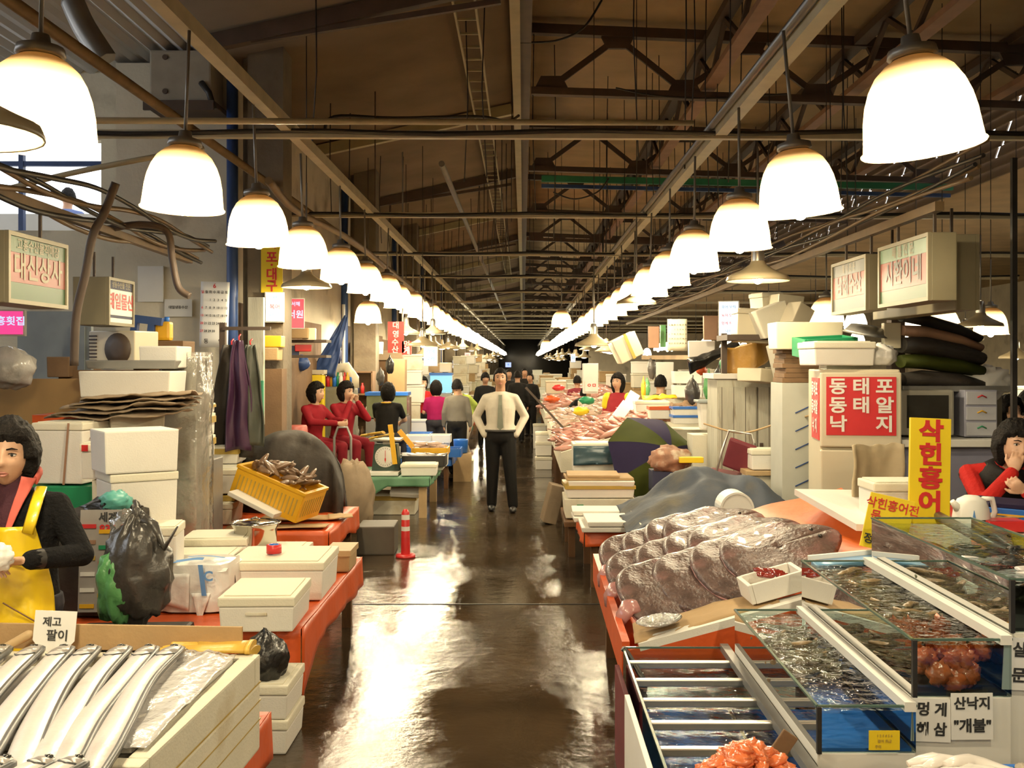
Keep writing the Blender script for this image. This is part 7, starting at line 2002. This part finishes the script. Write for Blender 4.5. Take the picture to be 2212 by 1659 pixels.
b = MB(); b.surf(lambda u, v: (lerp(-.30, .26, u), .05 * math.sin(u * 8), .06 + .14 * u - .30 * v * (1 - .75 * abs(u - .4)) + .02 * nz(u * 6, v * 6)), 24, 12, thick=.004); b.build('sheet', mat('amber_film', (.45, .24, .05), .35, .25, 5, .4, 12), t)
for k, (px, py, y, mm, r_, lab) in enumerate(((1575, 785, 10, 'greenp', (.09, .08, .09), 'dark green net bundle below the orange sheet'), (1515, 800, 11, 'orange', (.06, .06, .05), 'small orange bundle below the black tarp'), (1532, 835, 10.6, 'greenbag', (.06, .05, .14), 'bright green bag hanging beside the buckets'), (1555, 830, 10.4, 'blackbag', (.07, .06, .20), 'black bag hanging beside the green one'), (1496, 850, 11.2, 'greybag', (.08, .07, .15), 'charcoal bag draped by the foam boxes'), (1398, 840, 12.9, 'greenbag', (.04, .04, .12), 'green bag behind the man in black'), (1390, 842, 12.6, 'yplastic', (.03, .03, .14), 'orange bag beside the green one on the right'), (1690, 760, 9.2, 'kraft', (.10, .08, .05), 'brown paper bundle above the lockers'), (1408, 795, 12.4, 'greybag', (.05, .05, .13), 'dark bag hanging left of the white board'))):
    t = thing('plastic_bag', lab, 'bag', P(px, py, y))
    blob(k * 2 + .7, r_, .25, 2.5, 18, 14, neck=.75).build('bag', M[mm], t)
tb = carton('white board on which the man in black leans', 1436, 782, 842, 14.4, 40, 'white', 0, d=.03)
b = MB(); b.box((0, .03, -tb.location.z / 2), (.05, .03, tb.location.z)); b.build('leg', M['plank'], tb)
for k, (py0, py1) in enumerate(((832, 858), (802, 828))): carton(['lower long foam box behind the man in black', 'upper long foam box behind the man in black'][k], 1483, py0, py1, 13.2 + .1 * k, 62, 'foam', 0)
m = MB(); m.box((0, 0, .65), (.55, .4, 1.30)); solo('support_crate', m, M['foam2'], 'foam base under the long foam boxes on the right', 'crate', (PX(1480, 13.3), 13.4, 0))
carton('white cardboard tower with red print far on the right', 1275, 785, 850, 17.5, 34, 'white', 0)
board_text(solo('print_panel', MB().box((0, 0, 0), (.22, .01, .2)), M['white'], 'white printed panel on the cardboard tower', 'panel', P(1278, 833, 17.3)), 'ㅇㅁ', .09, 'redink', (0, -.008, .0))
m = MB(); m.box((0, 0, .55), (.4, .3, 1.1)); solo('support_crate', m, M['foam2'], 'foam base of the cardboard tower', 'crate', (PX(1275, 17.5), 17.6, 0))
t = thing('bucket', 'large white plastic tub with a grey rim beside the lockers', 'bucket', (PX(1535, 10.2), 10.2, PZ(928, 10.2)))
b = MB(); b.box((0, 0, .14), (.25, .22, .28), taper=.82, bev=.02); b.build('body', M['foam'], t)
b = MB(); b.box((0, 0, .285), (.30, .27, .03), bev=.008); b.build('rim', mat('grey_plastic_rim', (.30, .33, .33), .4), t)
m = MB(); m.box((0, 0, .52), (.4, .35, 1.04)); solo('support_crate', m, M['foam2'], 'pale base under the large white tub', 'crate', (PX(1535, 10.2), 10.25, 0))
for k, py in enumerate((915, 897)):
    foam_box(['lower white box with a blue band by the umbrella', 'upper white box with a blue band by the umbrella'][k], (PX(1480, 11), 11.0, PZ(py, 11)), (.30, .25, .085), .02, tape='bluep', lid=False)
foam_box('orange banded box behind the umbrella top', (PX(1432, 11.2), 11.3, PZ(905, 11.2)), (.30, .25, .12), 0, m='foam', tape='orange', lid=False)
foam_box('long cream foam box on the counter behind the umbrella', (PX(1408, 11.9), 12.0, PZ(890, 11.9)), (.40, .3, .13), 0, m='foam')
m = MB(); m.box((0, 0, .51), (.95, .5, 1.02)); solo('support_crate', m, M['foam2'], 'pale plinth under the boxes behind the umbrella', 'crate', (PX(1450, 11.3), 11.45, 0))
m = sheet([(-.2, -.05, 0), (.2, -.05, .02), (.2, .1, .05), (-.2, .1, .04)], 10, 5, .03, 4, 2, .01); solo('yellow_cloth', m, M['yplastic'], 'yellow cloth on the boxes in front of the man in black', 'cloth', P(1425, 862, 12))
m = sheet([(-.14, -.1, 0), (.14, -.1, .02), (.14, .1, .05), (-.14, .1, .04)], 10, 5, .05, 4, 5, .02); solo('sack', m, M['cardd'], 'brown crumpled sack on the blue-banded boxes', 'sack', P(1475, 880, 11.1))
# pile of foam pieces above the lockers
for k, (px, py, y, w_, h, d_, ry, lab) in enumerate(((1625, 705, 9.3, .36, .30, .3, .05, 'big pale foam box high above the lockers'), (1675, 690, 9.1, .30, .26, .26, -.35, 'tilted pale foam box high above the lockers'), (1695, 655, 9.3, .26, .14, .25, .1, 'topmost foam box of the high heap'), (1655, 650, 9.5, .22, .14, .25, -.05, 'foam box at the left top of the high heap'), (1712, 680, 8.9, .18, .20, .2, .5, 'foam box sliding off the right of the high heap'), (1705, 800, 9.0, .10, .5, .2, -.3, 'leaning white foam strip beside the lockers'), (1640, 812, 9.2, .3, .12, .3, .1, 'open white box lying on the lockers'))):
    foam_box(lab, (PX(px, y), y, PZ(py, y) - h / 2), (w_, d_, h), rot=(0, ry, .1 * k), m='foam2' if k % 2 else 'fridge', lid=k in (0, 3))
m = MB(); m.box((0, 0, 0), (.9, .5, .05)); solo('shelf_board', m, M['steel'], 'dark shelf board under the high foam heap', 'shelf', P(1665, 730, 9.35))
for sx in (-.4, .4):
    m = MB(); m.box((0, 0, 0), (.05, .05, .42)); solo('shelf_post', m, M['steel'], 'short post from the locker top to the high shelf, %s' % ('left' if sx < 0 else 'right'), 'post', (PX(1665, 9.35) + sx, 9.5, 1.82))

# ------------------------------------------------------------ far stalls on both sides of the long hall
box1 = MB().box((0, 0, .13), (.46, .34, .26), bev=.01, seg=1); box1.box((0, 0, .275), (.48, .36, .04), bev=.008, seg=1)
bm_ = [('foam', 'white'), ('foam2', 'worn cream'), ('fridge', 'ivory'), ('card', 'brown cardboard')]
protos = {}
def farbox(x, y, z, k, s_=1.0, side='left'):
    mm, col = bm_[k]
    lab = f'small {col} box stacked in the far {side} stalls'
    key = (k, side)
    if key not in protos:
        o = solo('foam_box' if k < 3 else 'cardboard_box', box1, M[mm], lab, 'box', (x, y, z), R.uniform(-.1, .1), f'{col} boxes in the far {side} stalls'); protos[key] = o
    else: o = dup(protos[key], (x, y, z), R.uniform(-.1, .1), lab)
    o.scale = (s_, s_, s_)
rr = random.Random(21)
def stack(x, y, z0, n, side):
    z = z0
    for i in range(n):
        s_ = rr.uniform(.8, 1.25)
        farbox(x + rr.uniform(-.05, .05), y + rr.uniform(-.05, .05), z, rr.choice((0, 0, 1, 1, 2, 3)), s_, side); z += .30 * s_
gcols = ['bluep', 'greenp', 'orange', 'steel', 'greenc', 'navy']
for i in range(13):
    y = 17.0 + 3.1 * i
    x1 = -1.05 + rr.uniform(-.1, .1)
    stall_table('low market table in the far left stalls', x1 - 1.25, x1, y, y + 2.2, .45, mt=gcols[i % 6], drop=.12, group='low tables in the far left stalls', legs=False)
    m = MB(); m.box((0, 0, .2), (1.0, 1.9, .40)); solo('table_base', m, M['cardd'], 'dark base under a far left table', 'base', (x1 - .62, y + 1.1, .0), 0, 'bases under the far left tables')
    for q in range(2): stack(x1 - .3 - .5 * q, y + .4 + rr.uniform(0, 1.2), .46, rr.choice((1, 1, 2)), 'left')
    stack(-2.1, y + rr.uniform(0, 2), .46, rr.choice((3, 4, 5)), 'left')
    # right
    x0 = .50 + rr.uniform(-.08, .08)
    yb = 24.6 + 3.2 * i
    stall_table('low market table in the far right stalls', x0, x0 + 1.4, yb, yb + 2.3, .62, mt=gcols[(i + 2) % 6], side='right', drop=.12, group='low tables in the far right stalls', legs=False)
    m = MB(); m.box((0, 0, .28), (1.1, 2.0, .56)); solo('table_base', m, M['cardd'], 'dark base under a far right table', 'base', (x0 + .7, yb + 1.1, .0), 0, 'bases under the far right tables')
    for q in range(2): stack(x0 + .35 + .55 * q, yb + .4 + rr.uniform(0, 1.2), .63, rr.choice((1, 2, 2)), 'right')
    stack(2.5, 15 + 3.0 * i + rr.uniform(0, 1), 0, rr.choice((4, 5, 6)), 'right')
# the next aisles on the right
for i in range(15):
    y = 11.5 + 2.1 * i
    for x in (4.3, 7.2, 9.8):
        if x == 4.3 and y < 12.5: continue
        stack(x + rr.uniform(-.3, .3), y + rr.uniform(-.4, .4), 0, rr.choice((3, 4, 4, 5)), 'right-hand aisle')
def far_sign(px, py0, py1, w_px, y, col, st, lab, txt, ink='bluink'):
    lit_sign(lab, px - w_px / 2, px + w_px / 2, py0, py1, y, col, st, [(txt, .5, .5, ink)])
far_sign(1238, 765, 782, 9, 25, (.7, .85, 1), 1.4, 'tiny lit blue white sign in the far right stalls', '회')
far_sign(1010, 762, 776, 12, 40, (1, .5, .45), 1.2, 'tiny lit pink sign in the far left stalls', '어', 'redink')
far_sign(985, 778, 795, 14, 34, (.9, .95, 1), 1.6, 'small lit white sign left of the walking man', '회')
far_sign(1098, 783, 793, 12, 60, (.3, .4, 1), 1.6, 'distant lit blue sign at the end of the hall', '회')
# far reflector style lamps scattered low over both sides
refl = MB().lathe([(.004, .26), (.04, .24), (.05, .14), (.12, .08), (.22, .02), (.21, .0), (.05, .1)], 14)
rods = [MB().tube([(0, 0, .25), (0, 0, 2.95)], .006, 4), MB().tube([(0, 0, .25), (0, 0, 3.95)], .006, 4)]
rb = [None, None]
for i in range(22):
    y = 19 + 2.6 * i
    for s in (-1, 1):
        x = -1.75 + rr.uniform(-.5, .3) if s < 0 else 1.7 + rr.uniform(-.3, .6)
        z = 2.05 + rr.uniform(-.2, .2)
        lab = 'small lit lamp low over the far %s stalls' % ('left' if s < 0 else 'right'); g = lab + ' group'
        g = 'low lamps over the far %s stalls' % ('left' if s < 0 else 'right')
        si = 0 if s < 0 else 1
        if rb[si] is None:
            rb[si] = q = thing('reflector_lamp', lab, 'lamp', (x, y, z), 0, g); refl.build('reflector', M['tan'], q)
            rods[si].build('rod', M['steel'], q)
            b = MB(); b.ell((0, 0, .03), (.11, .11, .05), n=10, m=6); b.build('bulb', M['farlamp'], q)
        else: dup(rb[si], (x, y, z), 0, lab, g)
